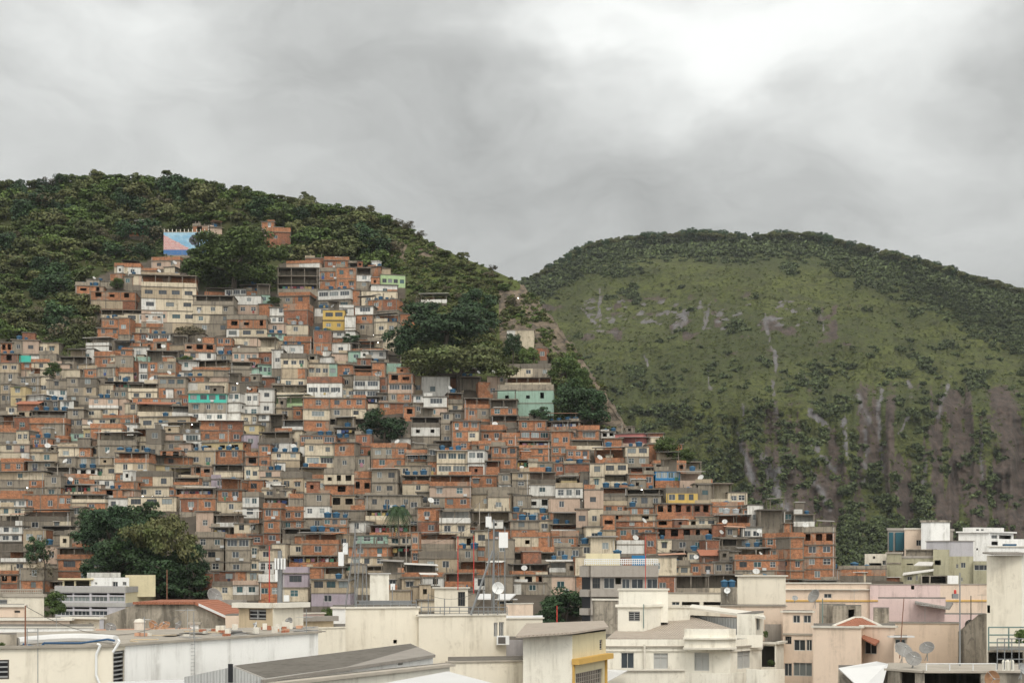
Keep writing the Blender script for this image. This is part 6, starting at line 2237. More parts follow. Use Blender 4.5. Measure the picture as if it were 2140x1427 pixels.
# ---- cream villa
v = bld('cream_villa', 'cream villa with tiled roof, parapet and balcony at the lower right centre', [(1264, 124), (1432, 124), (1526, 123), (1592, 127)], 1335, 'ivory', 10,
    wins=[(1298, 1363, 1325, 1396, 's'), (1366, 1364, 1396, 1397, 'd'), (1451, 1363, 1482, 1401, 'd'), (1541, 1358, 1568, 1396, 'd')], bands=[(1349, 1352, 0.25, 'coping_dirty'), (1352, 1360, 0.12, 'ivory')])
roof_sheet('tiled_roof', None, [(1268, 1333, 124.2), (1425, 1334, 124.2), (1528, 1312, 128), (1442, 1286, 135), (1372, 1289, 135), (1292, 1312, 131)], 0.2, 'tile_grey', parent=v)
def curved_band(parent, xs_, D0, bulge, ya, yb, mat, name, th=0.15):
    m = MB(); n = 12
    for i in range(n):
        pts_ = []
        for t in (i / n, (i + 1) / n):
            x = xs_[0] + (xs_[1] - xs_[0]) * t; Dd = D0 - bulge * math.sin(math.pi * t)
            pts_.append((P(x, 0, Dd), Dd))
        (a_, Da), (b2, Db) = pts_
        z0, z1 = zat(yb, D0), zat(ya, D0)
        o = parent.location
        m.hexa([(a_.x - o.x, Da - o.y, z0), (b2.x - o.x, Db - o.y, z0), (b2.x - o.x, Db - o.y + th, z0), (a_.x - o.x, Da - o.y + th, z0),
                (a_.x - o.x, Da - o.y, z1), (b2.x - o.x, Db - o.y, z1), (b2.x - o.x, Db - o.y + th, z1), (a_.x - o.x, Da - o.y + th, z1)], M[mat])
    return m.build(name, parent)
curved_band(v, (1430, 1538), 122.8, 0.6, 1313, 1352, 'ivory', 'parapet'); curved_band(v, (1428, 1540), 122.5, 0.6, 1331, 1335, 'ivory', 'moulding', 0.3); curved_band(v, (1428, 1540), 122.5, 0.6, 1352, 1356, 'coping', 'cornice', 0.3)
curved_band(v, (1538, 1594), 125.5, 0.3, 1326, 1352, 'ivory', 'parapet')
curved_band(v, (1264, 1432), 122.9, 0.2, 1400, 1427, 'ivory', 'balcony_wall'); curved_band(v, (1264, 1432), 122.7, 0.2, 1398, 1401, 'coping', 'ledge', 0.4)
curved_band(v, (1432, 1560), 122.0, 1.2, 1404, 1440, 'ivory', 'balcony_wall'); curved_band(v, (1560, 1640), 120.5, 0.8, 1397, 1440, 'ivory', 'balcony_wall')
MB().tube((0, 0, -4), (0, 0, (1427 - 1346) * mpp(124)), 0.1, 0.1, M['coping'], 8).build('downpipe', v, P(1347, 1427, 123.6) - v.location)
bld('roof_room', 'cream roof room with a sloping sheet roof on the villa', [(1540, 128), (1579, 127.5), (1596, 131)], 1282, 'ivory', 7, ybot=1340, cat='roof room', wins=[(1581, 1290, 1588, 1316, 's')])
bld('sheet_side_wall', 'grey corrugated side wall sloping down beside the tiled villa roof', [(1443, 136), (1541, 129.5)], 1286, 'corrugated', 2, ybot=1340, cat='wall')
roof_sheet('sloping_roof', 'pale sloping sheet roof over the villa roof room', [(1440, 1268, 134), (1600, 1289, 126.5), (1592, 1279, 135), (1446, 1262, 142)], 0.2, 'coping', 'roof')
bld('stair_tower', 'cream lower stair tower with louvred window on the villa roof', [(1291, 129), (1345, 128.5), (1381, 131)], 1268, 'ivory', 5, ybot=1345, cat='stair tower', wins=[(1314, 1277, 1337, 1297, 'l')], cap=(0.25, 0.2, 'ivory'))
bld('stair_tower', 'cream upper box on top of the villa stair tower', [(1293, 131), (1396, 131)], 1233, 'ivory', 5, ybot=1300, cat='stair tower', cap=(0.18, 0.12, 'coping'))
bld('villa_wing', 'low cream parapet wing right of the stair tower', [(1380, 133), (1442, 133)], 1270, 'ivory', 5, ybot=1320, cat='wing', cap=(0.1, 0.12, 'coping'))
bld('balcony_recess', 'shaded balcony room with a plant at the right of the villa', [(1585, 128), (1622, 127.5), (1638, 130)], 1345, 'ivory', 5, cat='balcony room', wins=[(1587, 1349, 1619, 1393, 'h')], cap=(0.2, 0.3, 'coping'))
mast('green_pipe', 'green drain pipe on the villa stair tower', 1345, 1262, 1312, 128.3, 0.05, 'green_metal', 'pipe')
cm_, tm_ = CR['mid_green'][0]
tree('potted_plant', 1611, 1384, 16, 18, 1394, cm_, None, 'leafy plant in the shaded villa balcony', 'plant', D=126.5)
tree('potted_plant', 1600, 1325, 10, 24, 1338, cm_, None, 'slim potted plant on the villa terrace edge', 'plant', D=126)
roof_sheet('awning', 'small cream tent awning below the yellow trimmed house', [(1266, 1425, 118), (1300, 1406, 118), (1312, 1400, 122), (1268, 1398, 122)], 0.06, 'membrane', 'awning')

# ---- buildings behind and right of the villa
bld('cream_box', 'large blank cream box with flat cap behind the villa', [(1541, 152), (1642, 151)], 1204, 'cream', 12, cap=(0.15, 0.25, 'coping'))
bld('cream_band_house', 'cream parapet house with openings left of the blank cream box', [(1394, 156), (1515, 155)], 1239, 'cream', 6, cap=(0.1, 0.1, 'coping_dirty'), wins=[(1404, 1257, 1420, 1264, 's'), (1425, 1257, 1462, 1264, 'h'), (1470, 1257, 1512, 1264, 'h')])
bld('peach_building', 'broad peach wall behind the villa roof', [(1505, 141), (1642, 140)], 1266, 'peach', 8, cap=(0.1, 0.15, 'coping_dirty'))
bld('grey_screen', 'plain grey green screen wall against the peach wall', [(1598, 134), (1633, 134)], 1304, 'grey_panel', 0.4, ybot=1350, cat='wall')
bld('peach_flats', 'narrow peach flats with stacked glazed windows right of the villa', [(1636, 131), (1698, 130)], 1279, 'peach', 8, cap=(0.15, 0.2, 'coping'),
    wins=[(1657, 1285, 1672, 1301, 's'), (1679, 1285, 1695, 1301, 's'), (1641, 1329, 1654, 1345, 'b'), (1659, 1336, 1683, 1359, 's'), (1685, 1336, 1697, 1359, 's'), (1639, 1385, 1655, 1412, 's'), (1658, 1384, 1697, 1412, 'c')], bands=[(1322, 1326, 0.1, 'coping_dirty')])
ph = bld('peach_house', 'big peach house with red hip roof and tiled window hood', [(1700, 116), (1800, 115), (1803, 117.5), (1871, 116)], 1311, 'peach', 10, cap=(0.16, 0.16, 'coping'), wins=[(1807, 1334, 1832, 1366, 's')])
roof_sheet('window_hood', None, [(1796, 1329, 115.6), (1829, 1346, 113.8), (1838, 1337, 116.8), (1806, 1326, 117.5)], 0.12, 'clay', parent=ph)
m = MB(); o = P(1740, 1308, 118); pk = P(1785, 1290, 121) - o; pr = P(1803, 1290, 121) - o; fl = Vector((0, 0, 0)); frp = P(1842, 1308, 118) - o; br = P(1836, 1303, 126) - o; bl = P(1744, 1303, 126) - o
m.face([fl, frp, pr, pk], M['clay']); m.face([frp, br, pr], M['clay']); m.face([br, bl, pk, pr], M['clay']); m.face([bl, fl, pk], M['clay'])
hr = m.build('hip_roof', ph, o - ph.location)
for a_, b2 in ((fl, pk), (frp, pr), (pk, pr)):
    MB().tube(a_, b2, 0.12, 0.12, M['coping'], 6).build('ridge_cap', hr)
bld('side_porch', 'small white awning porch right of the big peach house', [(1868, 112), (1896, 112)], 1331, 'peach', 4, wins=[(1871, 1335, 1893, 1362, 's')], cap=(0.12, 0.45, 'membrane'), cat='porch')
bld('pink_house', 'pink house with a sloping dark sheet roof at the right', [(1835, 146), (1976, 145)], 1250, 'pink_wall', 8, side='pink_wall')
roof_sheet('sloping_roof', 'dark corrugated sloping roof on the pink house', [(1912, 1258, 143.5), (1984, 1270, 143.5), (1992, 1258, 152), (1914, 1247, 150)], 0.2, 'sheet_grey', 'roof')
bld('cream_strip_building', 'long cream building with an orange stripe, left part', [(1640, 172), (1682, 172), (1818, 171)], 1219, 'pink_wall', 8, cap=(0.15, 0.15, 'coping'), wins=[(1722, 1240, 1738, 1249, 's')], bands=[(1253, 1256, 0.12, 'ochre'), (1230, 1232, 0.3, 'coping')], sides=['peach', 'peach'])
bld('cream_strip_building', 'long pinkish building with an orange stripe, right part', [(1818, 170.5), (1965, 170), (2068, 171)], 1221, 'pink_wall', 8, sides=['pink_wall', 'peach'], cap=(0.1, 0.1, 'coping_dirty'), wins=[(1904, 1223, 1911, 1231, 'h')], bands=[(1253, 1256, 0.12, 'ochre')])
bld('peach_yard_wall', 'stained peach wall below the pink house', [(1857, 128), (2004, 127)], 1302, 'peach', 5, cap=(0.08, 0.08, 'coping_dirty'), cat='wall')
bld('pink_annex', 'dull pink annex right of the pink house', [(1974, 138), (2060, 137)], 1283, 'pink_wall', 5)
e = empty('grey_gable_wall', P(2005, 1440, 120)); o = e.location
m = MB(); m.face([P(2005, 1440, 120) - o, P(2070, 1440, 117) - o, P(2070, 1281, 117) - o, P(2048, 1284, 118) - o, P(2005, 1320, 120) - o], M['stained'])
m.face([p - o + Vector((0, 0.4, 0)) for p in (P(2005, 1320, 120), P(2048, 1284, 118), P(2070, 1281, 117), P(2070, 1440, 117), P(2005, 1440, 120))], M['g'])
m.build('wall', e); tag(e, 'grey stained sloping cement wall left of the cream tower', 'wall')
bld('cream_tower', 'tall blank cream tower with dark corrugated roof edge at the right edge', [(2062, 108), (2135, 107), (2200, 112)], 1160, 'butter', 14, sides=['cream', 'ivory'], wins=[(2063, 1264, 2069, 1280, 'h')])
ct = CITY[-1]
m = MB(); o = P(2078, 1158, 106.6)
for i in range(16): m.tube((i * 0.17, 0, 0.03 + 0.05 * 0), (i * 0.17, 2.5, 0.16), 0.085, 0.085, M['slate'], 6)
m.build('corrugated_roof', ct, o - ct.location)
for xx, yy, wv, lb in ((1712, 1262, 55, 'stained dark attic with broken wall above the red hip roof'), (1740, 1265, 60, 'mouldy roof wall behind the red hip roof')):
    bld('ruined_attic', lb, [(xx, 140 if xx == 1712 else 136), (xx + wv, 139 if xx == 1712 else 135.5)], yy, 'stained', 4, cat='attic', wins=[(xx + wv * .55, yy + 8, xx + wv * .75, yy + 26, 'h')])
bld('corrugated_box', 'cement box with jagged corrugated top right of the mouldy roof wall', [(1825, 133), (1858, 133)], 1270, 'stained', 3, cat='box')
mast('roof_pole', 'green pipe post in front of the dark attic', 1719, 1250, 1310, 128, 0.06, 'green_metal')
mast('roof_pole', 'slanting rusty pole beside the pink house', 1880, 1250, 1375, 110, 0.04, 'metal_rust', x2=1889)
mast('roof_pole', 'tall grey pole with a red lamp behind it', 2006, 1196, 1420, 88, 0.05)
mast('thin_mast', 'thin dark pole right of the tall grey pole', 2029, 1244, 1300, 121, 0.05, 'frame_dark')
b_ = MB().box(-.3, .3, -.2, .2, 0, .5, M['galv']).lathe([(0.001, .5), (.14, .5), (.14, .85), (.001, .95)], M['red_paint'], 10).build('warning_lamp', None, P(1996, 1250, 150)); tag(b_, 'red warning lamp on a grey box above the pinkish wall', 'warning lamp')
for x, D, lb in ((1509, 147, 'blue tank, left one of the pair beside the cream box'), (1524, 147, 'blue tank, right one of the pair beside the cream box')):
    e = empty('water_tank', P(x + 5, 1226, D)); b, l_ = tank_meshes('blue'); link('tank_body', b, e); link('lid', l_, e); e.scale = (0.62, 0.62, 0.8); tag(e, lb, 'water tank')
bld('tank_stand', 'small concrete stand under the pair of blue tanks', [(1506, 148), (1540, 148)], 1226, 'stained', 2, cat='stand', ybot=1262)

# ---- lower right corner
rs_ = roof_sheet('tent_roof', 'white tent roof at the bottom right', [(1752, 1395, 84), (1800, 1440, 80), (1845, 1427, 80), (1856, 1386, 86), (1832, 1381, 92)], 0.06, 'membrane', 'tent roof')
bld('mould_wall', 'black stained low wall under the white tent roof', [(1752, 86), (1860, 86)], 1398, 'stained', 4, ybot=1500, cat='wall')
bld('dark_shed', 'dark open shed with a concrete roof at the bottom right', [(1855, 84), (1930, 82), (2200, 82)], 1400, 'stained', 7, cat='shed', roof='coping_dirty', cap=(0.12, 0.15, 'coping_dirty'), wins=[(1880, 1404, 1912, 1440, 'h'), (1932, 1404, 2050, 1450, 'h')])
bld('dark_terrace', 'shaded terrace slab behind the railings at the bottom right', [(2064, 96), (2200, 96)], 1358, 'stained', 5, cat='terrace', wins=[(2066, 1362, 2138, 1385, 'h')])
rail(2066, 2150, 1310, 1358, 95, 'green_metal', 2, 'green grey tubular railing before the cream tower', mid=2, r=0.05)
rail(2084, 2160, 1334, 1398, 80, 'galv', 5, 'grey pipe frame at the lower right corner', mid=2)
rail(1936, 2082, 1386, 1400, 81.8, 'antenna_white', 3, 'thin white pipe run along the dark shed roof', mid=0, r=0.03)
tree('bush', 2138, 1330, 42, 46, 1352, cm_, None, 'green bush at the right edge before the cream tower', 'bush', D=94)
tree('bush', 2, 1348, 18, 16, 1352, cm_, None, 'small green plant growing on the mossy water box', 'plant', D=53.4)
for x, y in ((2098, 1388), (2106, 1390), (2115, 1387)):
    o = MB().lathe([(0.001, 0), (.12, 0), (.12, .5), (.06, .62), (.001, .64)], M['ivory'], 10).build('roof_vent', None, P(x, 1400, 81)); tag(o, f'cream vent pot on the dark shed roof, {dict([(2098, "left"), (2106, "middle"), (2115, "right")])[x]} one of three', 'vent', 'cream vent pots')
aerial('aerial over the peach yard wall', 1933, 1262, 1302, 127); aerial('aerial on the grey attic near the cream tower', 2052, 1240, 1283, 118); aerial('aerial above the long pinkish building', 1785, 1232, 1262, 160)
aerial('aerial on the cream building with the balustrade', 300, 1290, 1330, 76)

# odds and ends lying on the flat roofs
cr_ = random.Random(77); zr = wb['_z'] + 0.03
pk = {k: MB().box(-l / 2, l / 2, -w / 2, w / 2, 0, h, M[mt_]).mesh(k) for k, l, w, h, mt_ in (('plank', 1.1, 0.10, 0.04, 'tan_wall'), ('crate', 0.28, 0.22, 0.14, 'clay_faded'), ('cement_block', 0.26, 0.14, 0.13, 'coping'), ('roof_tile_stack', 0.3, 0.2, 0.12, 'clay'), ('metal_tube', 1.6, 0.04, 0.04, 'metal_grey'), ('tar_strip', 1.5, 0.5, 0.015, 'black_tile'), ('vent_cap', 0.2, 0.2, 0.3, 'coping'))}
GL = {'tar_strip': 'black tar patch lying on the long white roof', 'vent_cap': 'short square vent cap standing on the long white roof', 'plank': 'weathered plank lying on the long white roof', 'crate': 'faded crate standing on the long white roof', 'cement_block': 'loose pale cement block on the long white roof', 'roof_tile_stack': 'small stack of red tiles on the long white roof', 'metal_tube': 'grey metal tube lying on the long white roof'}
for i in range(52):
    t_ = cr_.uniform(0.02, 0.97); Dr = (56.5 + 10 * t_) + cr_.uniform(0.3, 7.0); k = cr_.choice(list(pk))
    xx = ((262 + 403 * t_) - 1070) / F * (55 + 11 * t_)
    o = link(k, pk[k], None, (xx * Dr / (55 + 11 * t_), Dr, zr), (0, 0, cr_.uniform(0, 3.1)))
    tag(o, GL[k], k.replace('_', ' '), GL[k].split(' lying')[0].split(' standing')[0] + 's on the long white roof', 'thing')
for i, (x, y, D, hgt) in enumerate(((405, 1338, 58.6, 60), (302, 1330, 60, 42), (640, 1322, 64.5, 50))):
    mast('roof_pole', ('thin grey roof pole by the vent house', 'thin grey roof pole near the vent barrel', 'thin grey roof pole at the right end of the white roof')[i], x, y - hgt, y, D, 0.02)
for i, (x, y, hp) in enumerate(((838, 760, 18), (738, 894, 44), (477, 935, 38), (207, 975, 78), (849, 1177, 60), (672, 738, 20), (728, 738, 22), (1002, 1100, 50), (1120, 905, 20), (1300, 905, 22), (1430, 1185, 44), (1580, 1190, 42), (1610, 1190, 40), (560, 1090, 40), (120, 1010, 40), (980, 880, 30))):
    Dp = hillD(y) - 3.0
    mast('utility_pole', ('tall' if hp > 45 else 'pale') + ' concrete pole among the houses, ' + ['right of the white slanted double house', 'left of the lone round tree', 'in front of the brown brick row', 'rising by the slanted white awning', 'below the palm crown', 'under the mint and cream houses', 'left of the stepped roofs under the dark trees', 'beside the white terrace house', 'near the mint house foot',
         'by the rose pink roof', 'before the red sloping roof', 'left one before the end brick tower', 'right one before the end brick tower', 'among the white houses at the centre left', 'at the far left middle', 'above the yellow drum'][i], x, y - hp, y, Dp, 0.09, 'coping_dirty', 'utility pole')
def cable(x0, y0, D0, x1, y1, D1, sag, label, r=0.03):
    a, b_ = P(x0, y0, D0), P(x1, y1, D1); m = MB(); prev = Vector((0, 0, 0)); n = 10
    for i in range(1, n + 1):
        t_ = i / n; c = (b_ - a) * t_ - Vector((0, 0, sag * 4 * t_ * (1 - t_)))
        m.tube(prev, c, r, r, M['frame_dark'], 4, False); prev = c
    tag(m.build('cable', None, a), label, 'cable', 'sagging black cables', 'thing')
for c_ in ((477, 897, 288, 560, 1050, 257, 2.0, 'black cable sagging between the pole at the orange terrace and the white houses'), (207, 897, 280, 120, 970, 272, 1.5, 'black cable at the far left between two poles'),
           (207, 897, 280, 477, 897, 288, 3.0, 'long black cable crossing the left houses between two poles'), (738, 851, 300, 838, 742, 328, 2.5, 'black cable rising past the lone round tree'),
           (738, 851, 300, 980, 850, 301, 3.0, 'long black cable sagging over the middle brick houses'), (849, 1117, 236, 1002, 1050, 251, 2.0, 'black cable right of the tall palm'), (849, 1117, 236, 560, 1050, 256, 3.0, 'black cable left of the tall palm'),
           (1002, 1050, 251, 1120, 885, 296, 2.5, 'black cable climbing to the mint house foot'), (1430, 1141, 232, 1580, 1148, 231, 2.0, 'black cable over the red sloping roof'), (1300, 883, 296, 1120, 885, 296, 2.5, 'black cable below the ridge houses'),
           (1430, 1141, 232, 1349, 1125, 187, 1.5, 'black cable reaching the red mast of the grey block'), (742, 1102, 95.8, 1021, 1074, 97, 1.6, 'black cable between the lattice masts'), (895, 1242, 94.9, 1011, 1228, 94.9, 0.5, 'black cable over the cream roof hut'),
           (585, 1160, 82, 733, 1125, 95.4, 1.0, 'black cable from the thick grey pole to the leaning lattice mast'), (53, 1266, 53.6, 392, 1272, 72, 1.2, 'black cable over the long white parapet building')):
    cable(*c_, r=0.035 if c_[2] > 150 else 0.012)
for o_ in list(bpy.data.objects):
    if o_.parent is None and o_.get('category') and not o_.get('kind'): o_['kind'] = 'thing'
# ================================================================ mural wall, lamps, haze
D = hillD(533) - 1.0
a = P(342, 533, D); b_ = P(437, 533, D); Wm = b_.x - a.x; Hm = (533 - 486) * mpp(D)
mw = empty('mural_wall', a)
MB().box(0, Wm, 0.0, 0.3, -1, Hm, M['g']).build('wall', mw)
mm, t, b = new_mat('mural_paint')
tcn = t.n('ShaderNodeTexCoord'); sx = t.n('ShaderNodeSeparateXYZ'); t.l(tcn.outputs['Object'], sx.inputs[0])
X, Zc = sx.outputs[0], sx.outputs[2]
nzz = t.noise(tcn.outputs['Object'], 1.1, 3, 0.6)
sky_c = t.mix(t.ramp(t.noise(tcn.outputs['Object'], 0.45, 3, 0.6), 0.4, 0.65), (0.20, 0.42, 0.60), (0.38, 0.58, 0.70))
br = t.n('ShaderNodeTexBrick'); cxx = t.n('ShaderNodeCombineXYZ'); t.l(X, cxx.inputs[0]); t.l(Zc, cxx.inputs[1]); t.l(cxx.outputs[0], br.inputs['Vector'])
br.inputs['Scale'].default_value = 1.0; br.inputs['Brick Width'].default_value = 0.55; br.inputs['Row Height'].default_value = 0.42; br.inputs['Mortar Size'].default_value = 0.04
br.inputs['Color1'].default_value = (0.56, 0.20, 0.19, 1); br.inputs['Color2'].default_value = (0.62, 0.36, 0.32, 1); br.inputs['Mortar'].default_value = (0.62, 0.5, 0.48, 1)
slope = t.math('SUBTRACT', t.math('SUBTRACT', Hm * 0.90, t.math('MULTIPLY', X, Hm * 0.62 / (Wm * 0.58))), Zc)
inhill = t.ramp(t.math('ADD', slope, t.math('MULTIPLY', t.math('SUBTRACT', nzz, 0.5), 0.9)), -0.02, 0.05)
inx = t.ramp(X, Wm * 0.56, Wm * 0.53)
c = t.mix(t.math('MULTIPLY', inhill, inx), sky_c, br.outputs['Color'])
dx = t.math('MULTIPLY', t.math('SUBTRACT', X, Wm * 0.68), 1.0); dz = t.math('SUBTRACT', Zc, Hm * 0.66)
dist = t.math('SQRT', t.math('ADD', t.math('MULTIPLY', dx, dx), t.math('MULTIPLY', dz, dz)))
dist = t.math('ADD', dist, t.math('MULTIPLY', t.math('SUBTRACT', nzz, 0.5), 0.7))
c = t.mix(t.ramp(dist, 1.45, 1.35), c, (0.025, 0.03, 0.05))
c = t.mix(t.ramp(Zc, Hm * 0.24, Hm * 0.22), c, (0.03, 0.14, 0.36))
wn = t.noise(tcn.outputs['Object'], 1.7, 6, 0.72)
c = t.mix(t.ramp(wn, 0.42, 0.75, 0.08, 0.55), c, (0.26, 0.25, 0.23))
t.l(c, b.inputs['Base Color']); b.inputs['Roughness'].default_value = 0.8
m = MB(); m.face([(0.0, -0.006, 0), (Wm, -0.006, 0), (Wm, -0.006, Hm), (0.0, -0.006, Hm)], mm)
m.box(-0.05, Wm + .05, -0.05, 0.35, Hm, Hm + 0.15, M['coping_dirty'])
m.build('painted_face', mw)
for i in range(12):
    MB().box(-0.09, 0.09, 0.05, 0.23, 0, 0.75, M['coping']).build('post', mw, (0.15 + (Wm - 0.3) * i / 11, 0, Hm + 0.15))
tag(mw, 'wall with sky blue and pink mural and posts on top, beside the huge tree', 'mural wall', None, 'thing')

# lit bulbs seen among the houses
lm, t, b = new_mat('lit_bulb')
b.inputs['Emission Color'].default_value = (1.0, 0.95, 0.85, 1); b.inputs['Emission Strength'].default_value = 6.0
b.inputs['Base Color'].default_value = (0.8, 0.8, 0.8, 1)
LAMP = (MB().lathe([(0.001, -.13), (.1, -.08), (.13, 0), (.1, .08), (.001, .13)], lm, 8).mesh('bulb'), MB().tube((0, 0, .1), (0, .5, .35), .02, .02, M['metal_grey'], 4).mesh('arm'))
LIT = [(298, 1037, 'left of three along the mint balcony'), (318, 1038, 'middle of three along the mint balcony'), (345, 1038, 'right of three along the mint balcony'), (401, 887, 'over the cream house below the turquoise storey'),
       (474, 801, 'left of two above the white block right of the turquoise storey'), (496, 801, 'right of two above the white block right of the turquoise storey'), (702, 537, 'on the topmost brick house'), (781, 700, 'below the grey house left of the dark trees'),
       (790, 716, 'beside the cream house left of the dark trees'), (678, 562, 'under the concrete frame house'), (1186, 902, 'below the brick house at the rock foot'), (1341, 1023, 'among the tanks left of the yellow house'),
       (1140, 1121, 'on the dark terrace left of the cream villa roofs'), (168, 1036, 'under the orange parapet at the left'), (57, 1019, 'at the left edge among cream houses'), (1083, 623, 'by the rock house')]
for x, y, lb in LIT:
    Dl = hillD(y + 14) - 0.6
    e = empty('wall_lamp', P(x, y, Dl)); link('bulb', LAMP[0], e); link('arm', LAMP[1], e)
    tag(e, 'lit bulb ' + lb, 'lamp', 'lit bulbs among the houses', 'thing')

hz = bpy.data.materials.new('haze_air'); hz.use_nodes = True; hz.node_tree.nodes.clear()
t = NT(hz.node_tree); o_ = t.n('ShaderNodeOutputMaterial'); pv = t.n('ShaderNodeVolumePrincipled')
pv.inputs['Color'].default_value = (0.80, 0.84, 0.86, 1); pv.inputs['Density'].default_value = 0.00008; pv.inputs['Anisotropy'].default_value = 0.2
t.l(pv.outputs[0], o_.inputs['Volume'])
hb = MB().box(-2600, 3200, -40, 2300, -3.5, 420, hz).build('haze')
tag(hb, 'thin humid air between the viewer and the mountain', None, None, 'stuff')
# ================================================================ descriptions of the hillside houses and what stands on them
CN = {'o': 'orange brick', 'r': 'dark red brick', 'g': 'grey cement', 'd': 'dark cement', 'c': 'cream', 'b': 'tan', 'w': 'white', 'k': 'pale pink', 'm': 'mint green', 'y': 'yellow', 't': 'turquoise',
      'l': 'lilac', 'e': 'pale yellow', 'n': 'light green', 'p': 'rose pink', 'u': 'bright blue'}
NUM = ['no', 'one', 'two', 'three', 'four', 'five', 'six', 'seven', 'eight', 'nine', 'ten']
LAND = [(438, 815, 'the turquoise storey'), (697, 670, 'the yellow upper house'), (1425, 1035, 'the yellow house near the ridge'), (492, 545, 'the huge round tree'), (350, 640, 'the big cream block'), (622, 590, 'the concrete frame house'),
        (1100, 800, 'the grey and mint house'), (803, 888, 'the lone round tree'), (832, 1110, 'the tall palm'), (236, 1115, 'the dark lower tree'), (345, 1135, 'the olive lower tree'), (1050, 720, 'the rock foot'), (930, 720, 'the dark spreading tree'),
        (1430, 1130, 'the broad unfinished brick block'), (1690, 1150, 'the end brick tower'), (1008, 965, 'the white glazed house'), (765, 800, 'the white double house'), (320, 855, 'the red roofed terrace'), (190, 730, 'the white slanted house'),
        (1095, 960, 'the mint strip house'), (635, 740, 'the stacked tank row'), (20, 760, 'the left edge'), (1300, 1180, 'the grey apartment block'), (585, 1200, 'the thick antenna pole'), (745, 1180, 'the leaning lattice mast'), (1045, 1150, 'the dark lattice tower'),
        (1440, 990, 'the bright blue wall'), (60, 690, 'the forest edge'), (340, 1060, 'the cream balcony house')]
used = {}
def desc(r_):
    st = r_['st']; parts = []
    solid = [k for k in st if k[0] == 's']
    nst = len([k for k in st if k[0] != 'p'])
    cols = []
    for k in st:
        if CN[k[1]] not in cols: cols.append(CN[k[1]])
    main = ' and '.join(cols[:2])
    extra = ''
    if st[0][0] == 't': extra = 'open terrace'
    elif st[0][0] == 'x': extra = 'open frame top'
    elif st[0][0] == 'p': extra = 'parapet'
    nt = len(r_.get('tanks', []))
    if r_.get('tanks') and extra == '': extra = f'{NUM[nt]} roof tank' + ('s' if nt > 1 else '')
    if extra == '' and solid:
        n = solid[0][2]; extra = ('blank top wall' if n == 0 else f'{NUM[n]} top window' + ('s' if n > 1 else ''))
    size = {1: 'low', 2: 'two storey', 3: 'three storey', 4: 'four storey', 5: 'five storey'}.get(nst, 'low')
    return f'{size} {main} house, {extra}'
DIRS = ['right of', 'upper right of', 'above', 'upper left of', 'left of', 'lower left of', 'below', 'lower right of']
def place(x, y, k):
    c = sorted(LAND, key=lambda l: (l[0] - x) ** 2 + ((l[1] - y) * 1.3) ** 2)[k]
    dx, dy = x - c[0], c[1] - y
    dist = math.hypot(dx, dy)
    d_ = DIRS[int(round(math.degrees(math.atan2(dy, dx)) / 45.0)) % 8]
    q_ = 'just ' if dist < 55 else ('' if dist < 120 else 'well ')
    return q_ + d_ + ' ' + c[2]
ORD = ['', 'second', 'third', 'fourth', 'fifth', 'sixth', 'seventh', 'eighth', 'ninth', 'tenth', 'eleventh', 'twelfth']
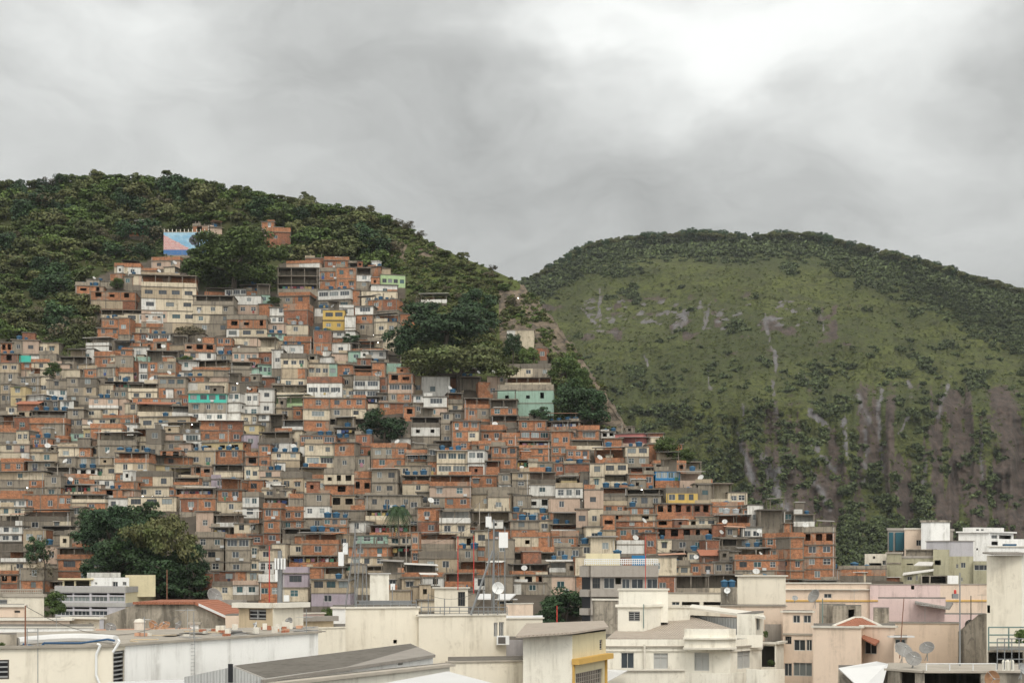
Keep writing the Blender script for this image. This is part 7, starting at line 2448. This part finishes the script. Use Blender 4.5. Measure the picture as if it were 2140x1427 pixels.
for r_ in HOUSES:
    x, y = (r_['x0'] + r_['x1']) / 2, (r_['y0'] + r_['y1']) / 2
    r_['c'] = (x, y); base = desc(r_)
    short_b = base.replace(' storey', ' storey').split(', ')
    cands = [base + ' ' + place(x, y, k) for k in range(5)]
    cands += [short_b[0].replace('two storey ', '').replace('three storey ', '').replace('four storey ', '') + ', ' + short_b[1] + ' ' + place(x, y, k) for k in range(3)]
    cands += [short_b[0] + ' ' + place(x, y, k) for k in range(5)]
    cands += [short_b[0].split(' and ')[0].replace(' house', '') + ' house ' + place(x, y, k) for k in range(5)]
    cands = [c_ for c_ in cands if len(c_.split()) <= 16]
    for lab in cands:
        if lab not in used: break
    else:
        lab = min(cands, key=lambda c_: len(c_.split())); n = 1
        while True:
            l2 = f'{ORD[n]} {lab}'
            n += 1
            if l2 not in used: lab = l2; break
    used[lab] = 1
    w_ = lab.split()
    nm = r_['o'].name.split('.')[0]
    tag(r_['o'], lab, nm.replace('_', ' '), {'brick_house': 'bare brick houses on the hillside', 'cement_house': 'grey cement houses on the hillside', 'painted_house': 'painted houses on the hillside'}.get(nm), 'thing')
def short(r_):
    c0 = [k for k in r_['st'] if k[0] == 's'] or r_['st']
    return CN[c0[0][1]]
for r_ in HOUSES:
    x, y = r_['c']
    n = len(r_.get('tanks', []))
    for i, (e, kd) in enumerate(r_.get('tanks', [])):
        sc_ = short(r_).replace('orange brick', 'brick').replace('dark red brick', 'dark brick')
        b_l = f'{kd} tank on {sc_} house ' if n == 1 else f'{(["left", "right"] if n == 2 else ["first", "second", "third", "fourth", "fifth", "sixth"])[i]} of {NUM[n]} {kd} tanks on {sc_} house '
        for k in range(5):
            lab = b_l + place(x, y, k)
            if lab not in used: break
        else:
            n_ = 1; lab0 = b_l + place(x, y, 0)
            while True:
                lab = f'{ORD[n_]} {lab0}'; n_ += 1
                if lab not in used: break
        used[lab] = 1
        tag(e, lab, 'water tank', 'water tanks on the hillside roofs', 'thing')
    for key, nm, ct, gp in (('dishes', 'small white satellite dish', 'satellite dish', 'small satellite dishes on the hillside roofs'), ('laundry', 'line of coloured washing', 'laundry', 'washing lines on the terraces')):
        for e in r_.get(key, []):
            b_l = f'{nm} on {short(r_)} house '
            for k in range(6):
                lab = b_l + place(x, y, k)
                if lab not in used: break
            else:
                n_ = 1; lab0 = b_l + place(x, y, 0)
                while True:
                    lab = f'{ORD[n_]} {lab0}'; n_ += 1
                    if lab not in used: break
            used[lab] = 1
            tag(e, lab, ct, gp, 'thing')

for o_ in bpy.data.objects:
    lb = o_.get('label')
    if lb and len(lb.split()) > 16:
        l2 = lb
        for a_, b2 in (('small white satellite dish', 'small dish'), ('pale yellow', 'yellow'), ('dark red brick', 'dark brick'), ('orange brick', 'brick'), (' well ', ' '), (' the ', ' ')):
            if len(l2.split()) > 16: l2 = l2.replace(a_, b2, 1)
        while l2 in used: l2 = l2.replace(' house', ' home', 1) if ' house' in l2 else l2 + ' side'
        used[l2] = 1; o_['label'] = l2
